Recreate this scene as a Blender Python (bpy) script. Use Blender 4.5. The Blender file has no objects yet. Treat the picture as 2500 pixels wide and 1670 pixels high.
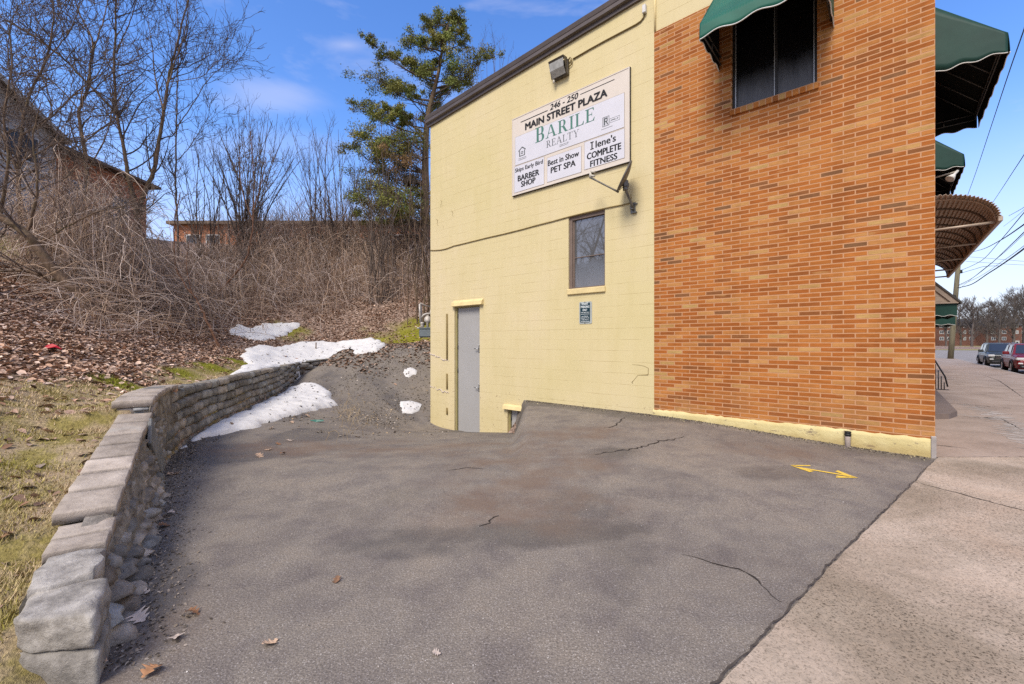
import bpy, math, random
import numpy as np
from mathutils import Vector, Matrix

# ------------------------------------------------------------------ camera, sky, sun, exposure
SC = bpy.context.scene
COL = SC.collection
F = 1051.0            # focal length of the photograph in its own pixels (2500 wide)
CAMH = 1.6
HOR = 835.0           # the horizon's row

cam_data = bpy.data.cameras.new("camera")
cam_data.sensor_width = 36.0
cam_data.lens = F / 2500.0 * 36.0
cam_data.clip_start = 0.05
cam_data.clip_end = 5000.0
camera = bpy.data.objects.new("camera", cam_data)
camera.location = (0, 0, CAMH)
camera.rotation_euler = (math.radians(90), 0, 0)
COL.objects.link(camera)
SC.camera = camera

SUN_TO = Vector((-0.36, -0.62, 0.80)).normalized()      # direction towards the sun
SUN_EL = math.asin(SUN_TO.z)
SUN_ROT = math.atan2(SUN_TO.x, SUN_TO.y)
EXPOSURE = 1.20

world = bpy.data.worlds.new("World")
SC.world = world
world.use_nodes = True
wn = world.node_tree
for nd in list(wn.nodes):
    wn.nodes.remove(nd)
w_out = wn.nodes.new("ShaderNodeOutputWorld")
w_bg = wn.nodes.new("ShaderNodeBackground")
w_sky = wn.nodes.new("ShaderNodeTexSky")
w_sky.sky_type = 'NISHITA'
w_sky.sun_disc = False
w_sky.sun_elevation = SUN_EL
w_sky.sun_rotation = SUN_ROT
w_sky.air_density = 1.0
w_sky.dust_density = 0.6
w_sky.ozone_density = 1.6
w_hsv = wn.nodes.new("ShaderNodeHueSaturation")
w_hsv.inputs["Saturation"].default_value = 1.28
w_hsv.inputs["Hue"].default_value = 0.512
w_hsv.inputs["Value"].default_value = 1.30
wn.links.new(w_sky.outputs[0], w_hsv.inputs["Color"])
# wisps of thin cloud: noise over the sky direction, denser low down
w_tc = wn.nodes.new("ShaderNodeTexCoord")
w_map = wn.nodes.new("ShaderNodeMapping")
w_map.inputs["Scale"].default_value = (2.2, 2.2, 7.0)
w_map.inputs["Location"].default_value = (0.35, 0.1, 0.2)
wn.links.new(w_tc.outputs["Generated"], w_map.inputs["Vector"])
w_noise = wn.nodes.new("ShaderNodeTexNoise")
w_noise.inputs["Scale"].default_value = 1.5
w_noise.inputs["Detail"].default_value = 6.0
w_noise.inputs["Roughness"].default_value = 0.55
w_noise.inputs["Distortion"].default_value = 0.4
wn.links.new(w_map.outputs[0], w_noise.inputs["Vector"])
w_ramp = wn.nodes.new("ShaderNodeValToRGB")
w_ramp.color_ramp.elements[0].position = 0.56
w_ramp.color_ramp.elements[0].color = (0, 0, 0, 1)
w_ramp.color_ramp.elements[1].position = 0.86
w_ramp.color_ramp.elements[1].color = (0.7, 0.7, 0.7, 1)
wn.links.new(w_noise.outputs["Fac"], w_ramp.inputs["Fac"])
w_sep = wn.nodes.new("ShaderNodeSeparateXYZ")
wn.links.new(w_tc.outputs["Generated"], w_sep.inputs[0])
w_low = wn.nodes.new("ShaderNodeMapRange")          # pale haze towards the horizon
w_low.interpolation_type = 'SMOOTHSTEP'
w_low.inputs["From Min"].default_value = 0.42
w_low.inputs["From Max"].default_value = 0.0
w_low.inputs["To Min"].default_value = 0.0
w_low.inputs["To Max"].default_value = 0.85
wn.links.new(w_sep.outputs["Z"], w_low.inputs["Value"])
w_max = wn.nodes.new("ShaderNodeMath")
w_max.operation = 'ADD'
w_max.use_clamp = True
wn.links.new(w_ramp.outputs[0], w_max.inputs[0])
wn.links.new(w_low.outputs[0], w_max.inputs[1])
# two faint wisps in front of the camera, placed by direction in the sky
w_last = w_max.outputs[0]
for (wx, wz, sxx, szz, ww) in ((-0.385, 0.69, 0.085, 0.030, 0.42), (-0.55, 0.575, 0.15, 0.050, 0.36), (-0.62, 0.45, 0.30, 0.05, 0.18)):
    m_d = wn.nodes.new("ShaderNodeVectorMath"); m_d.operation = 'DIVIDE'
    w_cy = wn.nodes.new("ShaderNodeCombineXYZ")
    for k in range(3): wn.links.new(w_sep.outputs["Y"], w_cy.inputs[k])
    wn.links.new(w_tc.outputs["Generated"], m_d.inputs[0]); wn.links.new(w_cy.outputs[0], m_d.inputs[1])
    m_p = wn.nodes.new("ShaderNodeMapping"); m_p.vector_type = 'POINT'
    m_p.inputs["Location"].default_value = (-wx / sxx, 0, -wz / szz); m_p.inputs["Scale"].default_value = (1 / sxx, 0.0, 1 / szz)
    wn.links.new(m_d.outputs[0], m_p.inputs["Vector"])
    m_l = wn.nodes.new("ShaderNodeVectorMath"); m_l.operation = 'LENGTH'
    wn.links.new(m_p.outputs[0], m_l.inputs[0])
    m_n = wn.nodes.new("ShaderNodeMath"); m_n.operation = 'MULTIPLY_ADD'          # noise frays the edge
    wn.links.new(w_noise.outputs["Fac"], m_n.inputs[0]); m_n.inputs[1].default_value = 2.4; wn.links.new(m_l.outputs["Value"], m_n.inputs[2])
    m_r = wn.nodes.new("ShaderNodeMapRange"); m_r.interpolation_type = 'SMOOTHERSTEP'
    m_r.inputs["From Min"].default_value = 2.35; m_r.inputs["From Max"].default_value = 0.9; m_r.inputs["To Min"].default_value = 0.0; m_r.inputs["To Max"].default_value = ww
    wn.links.new(m_n.outputs[0], m_r.inputs["Value"])
    m_y = wn.nodes.new("ShaderNodeMath"); m_y.operation = 'GREATER_THAN'; m_y.inputs[1].default_value = 0.2
    wn.links.new(w_sep.outputs["Y"], m_y.inputs[0])
    m_m = wn.nodes.new("ShaderNodeMath"); m_m.operation = 'MULTIPLY_ADD'
    wn.links.new(m_r.outputs[0], m_m.inputs[0]); wn.links.new(m_y.outputs[0], m_m.inputs[1]); wn.links.new(w_last, m_m.inputs[2])
    w_last = m_m.outputs[0]
# unseen pale veil added behind the camera to make the sky's light less blue
w_added_veil = wn.nodes.new("ShaderNodeMapRange"); w_added_veil.interpolation_type = 'SMOOTHSTEP'
w_added_veil.inputs["From Min"].default_value = 0.40; w_added_veil.inputs["From Max"].default_value = -0.25; w_added_veil.inputs["To Min"].default_value = 0.0; w_added_veil.inputs["To Max"].default_value = 0.80
wn.links.new(w_sep.outputs["Y"], w_added_veil.inputs["Value"])
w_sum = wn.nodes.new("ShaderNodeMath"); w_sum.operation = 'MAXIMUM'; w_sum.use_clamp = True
wn.links.new(w_last, w_sum.inputs[0]); wn.links.new(w_added_veil.outputs[0], w_sum.inputs[1])
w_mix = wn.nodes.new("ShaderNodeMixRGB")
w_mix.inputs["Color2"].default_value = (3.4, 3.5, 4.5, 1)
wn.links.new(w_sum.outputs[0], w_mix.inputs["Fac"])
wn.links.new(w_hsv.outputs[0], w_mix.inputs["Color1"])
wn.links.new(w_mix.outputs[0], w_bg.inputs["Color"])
w_bg.inputs["Strength"].default_value = 0.10
wn.links.new(w_bg.outputs[0], w_out.inputs["Surface"])

sun_data = bpy.data.lights.new("sun", 'SUN')
sun_data.energy = 1.7
sun_data.angle = math.radians(24.0)
sun_data.color = (1.0, 0.92, 0.80)
sun = bpy.data.objects.new("sun", sun_data)
sun.rotation_euler = (-SUN_TO).to_track_quat('-Z', 'Y').to_euler()
sun.location = (-20, -20, 30)
COL.objects.link(sun)

SC.view_settings.view_transform = 'Standard'
SC.view_settings.look = 'None'
SC.view_settings.gamma = 1.0
SC.view_settings.use_curve_mapping = False
SC.view_settings.exposure = EXPOSURE
SC.render.engine = 'CYCLES'
SC.cycles.max_bounces = 6
SC.cycles.diffuse_bounces = 3
SC.cycles.glossy_bounces = 3
SC.cycles.transmission_bounces = 4
SC.cycles.transparent_max_bounces = 6
SC.cycles.use_denoising = False

# ------------------------------------------------------------------ frames of the place
TH = math.atan2(1051.0, 1200.0)                  # the side wall runs off to the left at this bearing
D1 = np.array([-1200.0, 1051.0]) / math.hypot(1200.0, 1051.0)   # along the side wall, away from the street
D2 = np.array([-D1[0] * 0 + 1051.0, 1200.0]) / math.hypot(1200.0, 1051.0)   # along the street, away from the camera
C0 = np.array([5.84, 5.942])                     # street corner of the building
WROT = math.atan2(D1[1] * -1, -D1[0])            # rotation of the side-wall frame (x right, y into the wall)
FROT = math.atan2(D2[1], D2[0])                  # rotation of the street-front frame
LWALL = 11.10


def px(u, v, Y):
    return Vector(((u - 1250.0) / F * Y, Y, CAMH - (v - HOR) / F * Y))


def wall_t(u, q=0.0):
    """position along the side wall (0 at the corner, negative to the left) seen at column u, q metres in front of the wall"""
    r = (u - 1250.0) / F
    cx = C0[0] - D2[0] * q
    cy = C0[1] - D2[1] * q
    s = (cx - r * cy) / (r * D1[1] - D1[0])
    return -s


def wall_z(u, v, q=0.0):
    t = wall_t(u, q)
    Y = C0[1] - D2[1] * q - t * D1[1]
    return CAMH - (v - HOR) / F * Y


def W(t, y=0.0, z=0.0):
    """side-wall frame to world: t right, y into the wall"""
    p = C0 - D1 * t + D2 * y
    return Vector((p[0], p[1], z))


def AB(a, b, z=0.0):
    """street frame to world: a along the street, b towards the road"""
    p = D2 * a - D1 * b
    return Vector((p[0], p[1], z))


def ab_of(X, Y):
    return X * D2[0] + Y * D2[1], -(X * D1[0] + Y * D1[1])


A0, B0 = ab_of(*C0)          # the corner in street coordinates


# ------------------------------------------------------------------ object helpers
def tag(o, label=None, cat=None, group=None, kind=None):
    if label: o["label"] = label
    if cat: o["category"] = cat
    if group: o["group"] = group
    if kind: o["kind"] = kind
    return o


def thing(name, label, cat, loc=(0, 0, 0), rotz=0.0, group=None):
    o = bpy.data.objects.new(name, None)
    o.empty_display_size = 0.2
    o.location = loc
    o.rotation_euler = (0, 0, rotz)
    COL.objects.link(o)
    return tag(o, label, cat, group)


def fast_mesh(name, V, polys, smooth=False, col=None, layer="Col"):
    """V (n,3); polys: list of int arrays (m,k); col: per-vertex (n,3|4)"""
    me = bpy.data.meshes.new(name)
    V = np.asarray(V, dtype=np.float32).reshape(-1, 3)
    polys = [np.asarray(p, dtype=np.int32) for p in polys if len(p)]
    loops = np.concatenate([p.ravel() for p in polys]) if polys else np.zeros(0, np.int32)
    tot = np.concatenate([np.full(len(p), p.shape[1], np.int32) for p in polys]) if polys else np.zeros(0, np.int32)
    start = np.concatenate([[0], np.cumsum(tot)[:-1]]).astype(np.int32) if len(tot) else tot
    me.vertices.add(len(V))
    me.vertices.foreach_set("co", V.ravel())
    me.loops.add(len(loops))
    me.loops.foreach_set("vertex_index", loops)
    me.polygons.add(len(tot))
    me.polygons.foreach_set("loop_start", start)
    me.polygons.foreach_set("loop_total", tot)
    if smooth:
        me.polygons.foreach_set("use_smooth", np.ones(len(tot), bool))
    if col is not None:
        at = me.color_attributes.new(layer, 'FLOAT_COLOR', 'POINT')
        c = np.ones((len(V), 4), np.float32)
        col = np.asarray(col, np.float32)
        c[:, :col.shape[1]] = col
        at.data.foreach_set("color", c.ravel())
    me.update(calc_edges=True)
    me.validate()
    return me


def link(name, me, mats, parent=None):
    o = bpy.data.objects.new(name, me)
    for m in (mats if isinstance(mats, (list, tuple)) else [mats]):
        me.materials.append(m)
    COL.objects.link(o)
    if parent is not None:
        o.parent = parent
    return o


def arc_pts(n, r=1.0, a0=0.0, a1=2 * math.pi):
    return [(r * math.cos(a0 + (a1 - a0) * i / n), r * math.sin(a0 + (a1 - a0) * i / n)) for i in range(n)]


def frame_of(d):
    d = Vector(d).normalized()
    up = Vector((0, 0, 1)) if abs(d.z) < 0.93 else Vector((1, 0, 0))
    x = d.cross(up).normalized()
    return x, x.cross(d).normalized(), d


class MB:
    """collects shapes and links them as ONE mesh"""
    def __init__(self):
        self.v, self.f, self.s = [], [], []

    def add(self, vs, fs, smooth=False):
        o = len(self.v)
        self.v += [tuple(p) for p in vs]
        self.f += [tuple(i + o for i in q) for q in fs]
        self.s += [smooth] * len(fs)
        return self

    def box(self, x0, x1, y0, y1, z0, z1, M=None, bev=0.0):
        if bev > 0:
            return self.bbox(x0, x1, y0, y1, z0, z1, bev, M)
        vs = [Vector(p) for p in ((x0, y0, z0), (x1, y0, z0), (x1, y1, z0), (x0, y1, z0),
                                  (x0, y0, z1), (x1, y0, z1), (x1, y1, z1), (x0, y1, z1))]
        if M is not None: vs = [M @ p for p in vs]
        return self.add(vs, [(0, 3, 2, 1), (4, 5, 6, 7), (0, 1, 5, 4), (1, 2, 6, 5), (2, 3, 7, 6), (3, 0, 4, 7)])

    def bbox(self, x0, x1, y0, y1, z0, z1, b, M=None):
        """box with chamfered edges"""
        b = min(b, (x1 - x0) * .45, (y1 - y0) * .45, (z1 - z0) * .45)
        P = []
        idx = {}
        X, Y, Z = (x0, x1), (y0, y1), (z0, z1)
        for i in (0, 1):
            for j in (0, 1):
                for k in (0, 1):
                    sx, sy, sz = (1 - 2 * i) * b, (1 - 2 * j) * b, (1 - 2 * k) * b
                    for ax in range(3):
                        p = [X[i] + sx, Y[j] + sy, Z[k] + sz]
                        p[ax] = (X[i], Y[j], Z[k])[ax]
                        idx[(i, j, k, ax)] = len(P)
                        P.append(Vector(p))
        fs = []
        for ax in range(3):
            for e in (0, 1):
                o = [a for a in range(3) if a != ax]
                cyc = [(0, 0), (1, 0), (1, 1), (0, 1)]
                q = []
                for (m, n) in cyc:
                    c = [0, 0, 0]
                    c[ax] = e; c[o[0]] = m; c[o[1]] = n
                    q.append(idx[(c[0], c[1], c[2], ax)])
                if (e == 0) == (ax != 1): q = q[::-1]
                fs.append(tuple(q))
        for ax in range(3):                      # edge chamfers run along axis ax
            o = [a for a in range(3) if a != ax]
            for m in (0, 1):
                for n in (0, 1):
                    c0 = [0, 0, 0]; c1 = [0, 0, 0]
                    c0[o[0]] = c1[o[0]] = m
                    c0[o[1]] = c1[o[1]] = n
                    c0[ax], c1[ax] = 0, 1
                    fs.append((idx[(*c0, o[0])], idx[(*c0, o[1])], idx[(*c1, o[1])], idx[(*c1, o[0])]))
        for i in (0, 1):
            for j in (0, 1):
                for k in (0, 1):
                    fs.append((idx[(i, j, k, 0)], idx[(i, j, k, 1)], idx[(i, j, k, 2)]))
        if M is not None: P = [M @ p for p in P]
        return self.add(P, fs)

    def prism(self, pts, M, h):
        """outline pts (x,y) in frame M, extruded h along the frame's z"""
        n = len(pts)
        vs = [M @ Vector((x, y, 0)) for x, y in pts] + [M @ Vector((x, y, h)) for x, y in pts]
        fs = [tuple(range(n))[::-1], tuple(range(n, 2 * n))] + [(i, (i + 1) % n, n + (i + 1) % n, n + i) for i in range(n)]
        return self.add(vs, fs)

    def quad(self, *ps):
        return self.add(ps, [tuple(range(len(ps)))])

    def tube(self, pts, r, n=8, cap=True):
        """tube through pts; r a number or one per point"""
        pts = [Vector(p) for p in pts]
        rs = r if isinstance(r, (list, tuple)) else [r] * len(pts)
        vs, fs = [], []
        px_ = None
        for i, p in enumerate(pts):
            d = (pts[min(i + 1, len(pts) - 1)] - pts[max(i - 1, 0)])
            if d.length < 1e-9: d = Vector((0, 0, 1))
            d.normalize()
            if px_ is None:
                x, y, _ = frame_of(d)
            else:
                x = (px_ - d * px_.dot(d))
                x = x.normalized() if x.length > 1e-6 else frame_of(d)[0]
                y = x.cross(d) * -1
            px_ = x
            y = d.cross(x)
            for k in range(n):
                a = 2 * math.pi * k / n
                vs.append(p + (x * math.cos(a) + y * math.sin(a)) * rs[i])
        m = len(pts)
        for i in range(m - 1):
            for k in range(n):
                fs.append((i * n + k, i * n + (k + 1) % n, (i + 1) * n + (k + 1) % n, (i + 1) * n + k))
        self.add(vs, fs, True)
        if cap:
            o = len(self.v) - len(vs)
            self.f += [tuple(o + k for k in range(n))[::-1], tuple(o + (m - 1) * n + k for k in range(n))]
            self.s += [False, False]
        return self

    def lathe(self, prof, n=16, M=None):
        """profile [(r,z)...] turned about z"""
        vs, fs = [], []
        for r, z in prof:
            for k in range(n):
                a = 2 * math.pi * k / n
                vs.append(Vector((r * math.cos(a), r * math.sin(a), z)))
        if M is not None: vs = [M @ p for p in vs]
        for i in range(len(prof) - 1):
            for k in range(n):
                fs.append((i * n + k, i * n + (k + 1) % n, (i + 1) * n + (k + 1) % n, (i + 1) * n + k))
        self.add(vs, fs, True)
        o = len(self.v) - len(vs)
        m = len(prof)
        self.f += [tuple(o + k for k in range(n))[::-1], tuple(o + (m - 1) * n + k for k in range(n))]
        self.s += [False, False]
        return self

    def build(self, name, mat, parent=None, off=None):
        me = bpy.data.meshes.new(name)
        vs = self.v if off is None else [(p[0] - off[0], p[1] - off[1], p[2] - off[2]) for p in self.v]
        me.from_pydata(vs, [], self.f)
        me.polygons.foreach_set("use_smooth", self.s)
        me.update()
        return link(name, me, mat, parent)


def poly_tubes(polys, sides=3):
    """many tapered tubes at once; polys: list of (pts (n,3), radii (n,)); returns V, quads"""
    Vs, Qs, base = [], [], 0
    ang = np.arange(sides) * (2 * math.pi / sides)
    ca, sa = np.cos(ang), np.sin(ang)
    by_n = {}
    for p, r in polys:
        by_n.setdefault(len(p), []).append((p, r))
    for n, lst in by_n.items():
        P = np.array([p for p, _ in lst], float)           # (m,n,3)
        R = np.array([r for _, r in lst], float)
        T = np.empty_like(P)
        T[:, 1:-1] = P[:, 2:] - P[:, :-2]
        T[:, 0] = P[:, 1] - P[:, 0]
        T[:, -1] = P[:, -1] - P[:, -2]
        T /= np.maximum(np.linalg.norm(T, axis=2, keepdims=True), 1e-9)
        ref = np.zeros_like(T[:, :1])
        mean = np.abs(T.mean(axis=1))
        ax = np.argmin(mean, axis=1)
        ref[np.arange(len(P)), 0, ax] = 1.0
        X = np.cross(T, np.broadcast_to(ref, T.shape))
        X /= np.maximum(np.linalg.norm(X, axis=2, keepdims=True), 1e-9)
        Y = np.cross(T, X)
        ring = P[:, :, None, :] + R[:, :, None, None] * (X[:, :, None, :] * ca[None, None, :, None] + Y[:, :, None, :] * sa[None, None, :, None])
        m = len(P)
        Vs.append(ring.reshape(-1, 3))
        i0 = (np.arange(m)[:, None, None] * n + np.arange(n - 1)[None, :, None]) * sides
        k = np.arange(sides)[None, None, :]
        k2 = (k + 1) % sides
        q = np.stack([i0 + k, i0 + k2, i0 + sides + k2, i0 + sides + k], axis=-1).reshape(-1, 4) + base
        Qs.append(q)
        base += m * n * sides
    return np.concatenate(Vs), np.concatenate(Qs)


# ------------------------------------------------------------------ material helpers
MATS = {}


class MT:
    """a procedural material under construction"""
    def __init__(self, name, rough=0.8, spec=0.3, metal=0.0, color=(0.5, 0.5, 0.5)):
        self.m = bpy.data.materials.new(name)
        self.m.use_nodes = True
        self.t = self.m.node_tree
        self.b = self.t.nodes["Principled BSDF"]
        self.b.inputs["Roughness"].default_value = rough
        self.b.inputs["Specular IOR Level"].default_value = spec
        self.b.inputs["Metallic"].default_value = metal
        self.b.inputs["Base Color"].default_value = (*color, 1)
        self.m.diffuse_color = (*color, 1)
        self._co = None
        MATS[name] = self.m

    def n(self, typ, **ins):
        nd = self.t.nodes.new("ShaderNode" + typ)
        for k, v in ins.items():
            k = k.replace("_", " ")
            if k in nd.inputs: self.set(nd.inputs[k], v)
        return nd

    def set(self, sock, v):
        if isinstance(v, bpy.types.NodeSocket):
            self.t.links.new(v, sock)
        elif isinstance(v, bpy.types.Node):
            self.t.links.new(v.outputs[0], sock)
        else:
            if isinstance(v, (tuple, list)) and len(v) == 3 and sock.type == 'RGBA':
                v = (*v, 1)
            sock.default_value = v

    @property
    def co(self):
        if self._co is None:
            self._co = self.n("TexCoord").outputs["Object"]
        return self._co

    def pos(self):
        return self.n("NewGeometry").outputs["Position"]

    def noise(self, scale, detail=4, rough=0.55, vec=None, dist=0.0):
        nd = self.n("TexNoise", Scale=scale, Detail=detail, Roughness=rough, Distortion=dist)
        self.set(nd.inputs["Vector"], vec if vec is not None else self.co)
        return nd.outputs["Fac"]

    def vor(self, scale, vec=None, feature='F1', out="Distance", rnd=1.0):
        nd = self.n("TexVoronoi", Scale=scale, Randomness=rnd)
        nd.feature = feature
        self.set(nd.inputs["Vector"], vec if vec is not None else self.co)
        return nd.outputs[out]

    def ramp(self, fac, *stops, const=False):
        nd = self.t.nodes.new("ShaderNodeValToRGB")
        cr = nd.color_ramp
        if const: cr.interpolation = 'CONSTANT'
        while len(cr.elements) < len(stops): cr.elements.new(0.5)
        for e, (p, c) in zip(cr.elements, stops):
            e.position = p
            e.color = (c, c, c, 1) if not isinstance(c, (tuple, list)) else (*c, 1)
        self.set(nd.inputs["Fac"], fac)
        return nd.outputs["Color"]

    def mix(self, fac, a, b, mode='MIX'):
        nd = self.t.nodes.new("ShaderNodeMixRGB")
        nd.blend_type = mode
        self.set(nd.inputs["Fac"], fac)
        self.set(nd.inputs["Color1"], a)
        self.set(nd.inputs["Color2"], b)
        return nd.outputs["Color"]

    def math(self, op, a, b=0.0, clamp=False):
        nd = self.t.nodes.new("ShaderNodeMath")
        nd.operation = op
        nd.use_clamp = clamp
        self.set(nd.inputs[0], a)
        self.set(nd.inputs[1], b)
        return nd.outputs[0]

    def mapv(self, scale=(1, 1, 1), loc=(0, 0, 0), rot=(0, 0, 0), vec=None):
        nd = self.n("Mapping")
        nd.inputs["Scale"].default_value = scale
        nd.inputs["Location"].default_value = loc
        nd.inputs["Rotation"].default_value = rot
        self.set(nd.inputs["Vector"], vec if vec is not None else self.co)
        return nd.outputs[0]

    def sep(self, vec=None):
        nd = self.n("SeparateXYZ")
        self.set(nd.inputs[0], vec if vec is not None else self.co)
        return nd.outputs

    def comb(self, x, y, z=0.0):
        nd = self.n("CombineXYZ")
        self.set(nd.inputs[0], x); self.set(nd.inputs[1], y); self.set(nd.inputs[2], z)
        return nd.outputs[0]

    def attr(self, name):
        nd = self.n("Attribute")
        nd.attribute_name = name
        return nd

    def color(self, c):
        self.set(self.b.inputs["Base Color"], c)
        return self

    def rough(self, c):
        self.set(self.b.inputs["Roughness"], c)
        return self

    def bump(self, h, strength=0.5, dist=0.01):
        nd = self.n("Bump", Strength=strength, Distance=dist, Height=h)
        self.t.links.new(nd.outputs[0], self.b.inputs["Normal"])
        return self


def plain(name, color, rough=0.6, spec=0.3, metal=0.0, var=0.12, scale=6.0):
    """one colour, gently mottled"""
    m = MT(name, rough, spec, metal, color)
    f = m.noise(scale, 5, 0.6)
    m.color(m.ramp(f, (0.3, tuple(c * (1 - var) for c in color)), (0.7, tuple(min(1, c * (1 + var)) for c in color))))
    return m.m


rng = np.random.default_rng(7)


def smooth01(x):
    x = np.clip(x, 0, 1)
    return x * x * (3 - 2 * x)


# value noise in the plane, for terrain
_perm = np.random.default_rng(3).random((256, 256))


def vnoise(x, y, s):
    x = np.asarray(x, float) * s
    y = np.asarray(y, float) * s
    xi = np.floor(x).astype(int); yi = np.floor(y).astype(int)
    fx = x - xi; fy = y - yi
    fx = fx * fx * (3 - 2 * fx); fy = fy * fy * (3 - 2 * fy)
    g = lambda a, b: _perm[a & 255, b & 255]
    return ((g(xi, yi) * (1 - fx) + g(xi + 1, yi) * fx) * (1 - fy) + (g(xi, yi + 1) * (1 - fx) + g(xi + 1, yi + 1) * fx) * fy) * 2 - 1


def fbm(x, y, s, o=4):
    return sum(vnoise(x + 17.3 * k, y - 9.1 * k, s * 2 ** k) * 0.5 ** k for k in range(o))
# ------------------------------------------------------------------ the lie of the land
LOT_EDGE = np.array([(3.0, -5.5), (-0.6, 0.0), (-2.01, 2.03), (-2.42, 2.56), (-3.58, 4.19), (-4.75, 5.94), (-5.30, 7.0),
                     (-5.75, 8.2), (-6.35, 10.5), (-7.1, 13.5), (-7.35, 15.0), (-6.7, 16.8), (-5.2, 17.8), (-3.8, 18.2),
                     (-1.0, 18.0), (3.0, 20.0), (12.0, 30.0), (20.0, 45.0)])
_SEG = np.diff(LOT_EDGE, axis=0)
_SL = np.hypot(_SEG[:, 0], _SEG[:, 1])
_CUM = np.concatenate([[0], np.cumsum(_SL)])


def edge_dist(X, Y):
    """signed distance from the lot's left/back edge (+ on the hill side) and the arc length of the nearest point"""
    X = np.asarray(X, float); Y = np.asarray(Y, float)
    best = np.full(X.shape, 1e9); arc = np.zeros(X.shape); sgn = np.ones(X.shape)
    for i in range(len(_SEG)):
        dx, dy = X - LOT_EDGE[i, 0], Y - LOT_EDGE[i, 1]
        k = np.clip((dx * _SEG[i, 0] + dy * _SEG[i, 1]) / _SL[i] ** 2, 0, 1)
        d = np.hypot(dx - k * _SEG[i, 0], dy - k * _SEG[i, 1])
        cr = _SEG[i, 0] * dy - _SEG[i, 1] * dx
        m = d < best - 1e-9
        best = np.where(m, d, best)
        arc = np.where(m, _CUM[i] + k * _SL[i], arc)
        sgn = np.where(m, np.where(cr > 0, 1.0, -1.0), sgn)
    return best * sgn, arc


def edge_pt(arc, off=0.0):
    i = int(np.clip(np.searchsorted(_CUM, arc, side='right') - 1, 0, len(_SEG) - 1))
    k = (arc - _CUM[i]) / _SL[i]
    p = LOT_EDGE[i] + _SEG[i] * k
    nrm = np.array([-_SEG[i, 1], _SEG[i, 0]]) / _SL[i]
    if abs(k - 0.5) > 0.35:                              # soften the corners
        j = i + (1 if k > 0.5 else -1)
        if 0 <= j < len(_SEG):
            n2 = np.array([-_SEG[j, 1], _SEG[j, 0]]) / _SL[j]
            wt = (abs(k - 0.5) - 0.35) / 0.15 * 0.5
            nrm = nrm * (1 - wt) + n2 * wt
            nrm /= np.hypot(*nrm)
    return p + nrm * off, nrm


ARC0 = _CUM[2]                       # where the retaining wall begins (near end)
ARC_BEND = _CUM[5] + 0.35
ARC_END = _CUM[11] + 0.3
# height of the wall's top along its length, in steps at the near part
TOPS = [(0.0, .33), (1.17, .33), (1.18, .46), (1.85, .56), (1.86, .56), (2.75, .74), (3.35, .80), (3.36, .97), (4.9, .97), (5.6, .93),
        (6.9, .84), (9.5, .86), (12.5, .86), (14.5, .92), (17.0, 1.1)]


def wall_top(arc):
    x = np.asarray(arc, float) - ARC0
    return np.interp(x, [a for a, _ in TOPS], [b for _, b in TOPS])


def lot_z(X, Y):
    X = np.asarray(X, float); Y = np.asarray(Y, float)
    a, b = ab_of(X, Y)
    s = B0 - b
    q = A0 - a
    z = 0.155 * smooth01(s / 4.0) * np.exp(-np.maximum(q, 0) / 2.2) * smooth01((Y - 3.0) / 3.0)
    fy = np.clip((Y - 5.2) / 7.1, 0, 1) ** 1.25 * (1 - smooth01((Y - 12.9) / 4.6))
    xb = 0.0172 * Y + 0.05 * vnoise(X + 3, Y, 1.9) + 0.025 * vnoise(X, Y + 5, 6.0)
    fx = smooth01((xb + 0.15 - X) / 0.30) * smooth01((X + 6.4) / 4.4)
    z = z * (1 - fx * fy) - 0.97 * fx * fy
    z = z + 1.45 * smooth01((Y - 12.6) / 6.2) * smooth01((-b - 9.3) / 2.0) * smooth01((X + 9.0) / 2.5)
    z = z + 0.002 * vnoise(X, Y, 0.7) * smooth01((Y - 2) / 3) * smooth01(q / 1.0)
    return z


_HC = np.array([(-2.9, 2.2, .24), (-3.1, 3.0, .34), (-3.9, 3.7, .48), (-5.2, 5.0, .88), (-5.9, 6.8, .92), (-6.6, 9, .82), (-7.2, 12, .85),
                (-8.0, 15, .95), (-2.9, 1.4, .15), (-4.2, 1.5, .35), (-3.6, 3.02, .5), (-4.9, 4.14, .88), (-5.5, 4.57, 1.02), (-9.5, 8, 1.75),
                (-13.7, 11.5, 3.08), (-17.8, 15, 4.67), (-22.6, 19, 6.6), (-9.0, 10, 1.46), (-12.2, 13.5, 2.3), (-15.4, 17, 3.8),
                (-19, 21, 5.9), (-21.7, 24, 7.4), (-9.2, 14.5, 1.15), (-10.8, 17.5, 2.2), (-12.7, 20.5, 3.84), (-14.8, 24, 6.05),
                (-16.7, 27, 7.6), (-7.2, 19, 1.75), (-8.2, 21.5, 3.1), (-9.3, 24.5, 5.2), (-10.7, 28, 7.6), (-3.8, 19.3, 1.9),
                (-4.3, 21.5, 3.1), (-4.9, 24.5, 5.3), (-5.6, 28.5, 7.8), (-5.2, 17.8, 1.38), (-6.7, 16.8, .95), (-3.8, 18.2, 1.45),
                (-24, 30, 8.4), (-14, 35, 8.6), (-4, 36, 8.7), (-30, 26, 8.0), (-40, 20, 8.0), (-45, 45, 9.0), (-15, 60, 9.0), (10, 45, 8.7),
                (-8, 2, 1.1), (-14, 4, 2.0), (-22, 8, 4.2), (-35, 5, 6.0), (-8, -3, .6), (-20, -8, 2.5), (-40, -12, 4), (-3, -1, .05),
                (2, 26, 5), (4, 32, 7.5)])


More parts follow.
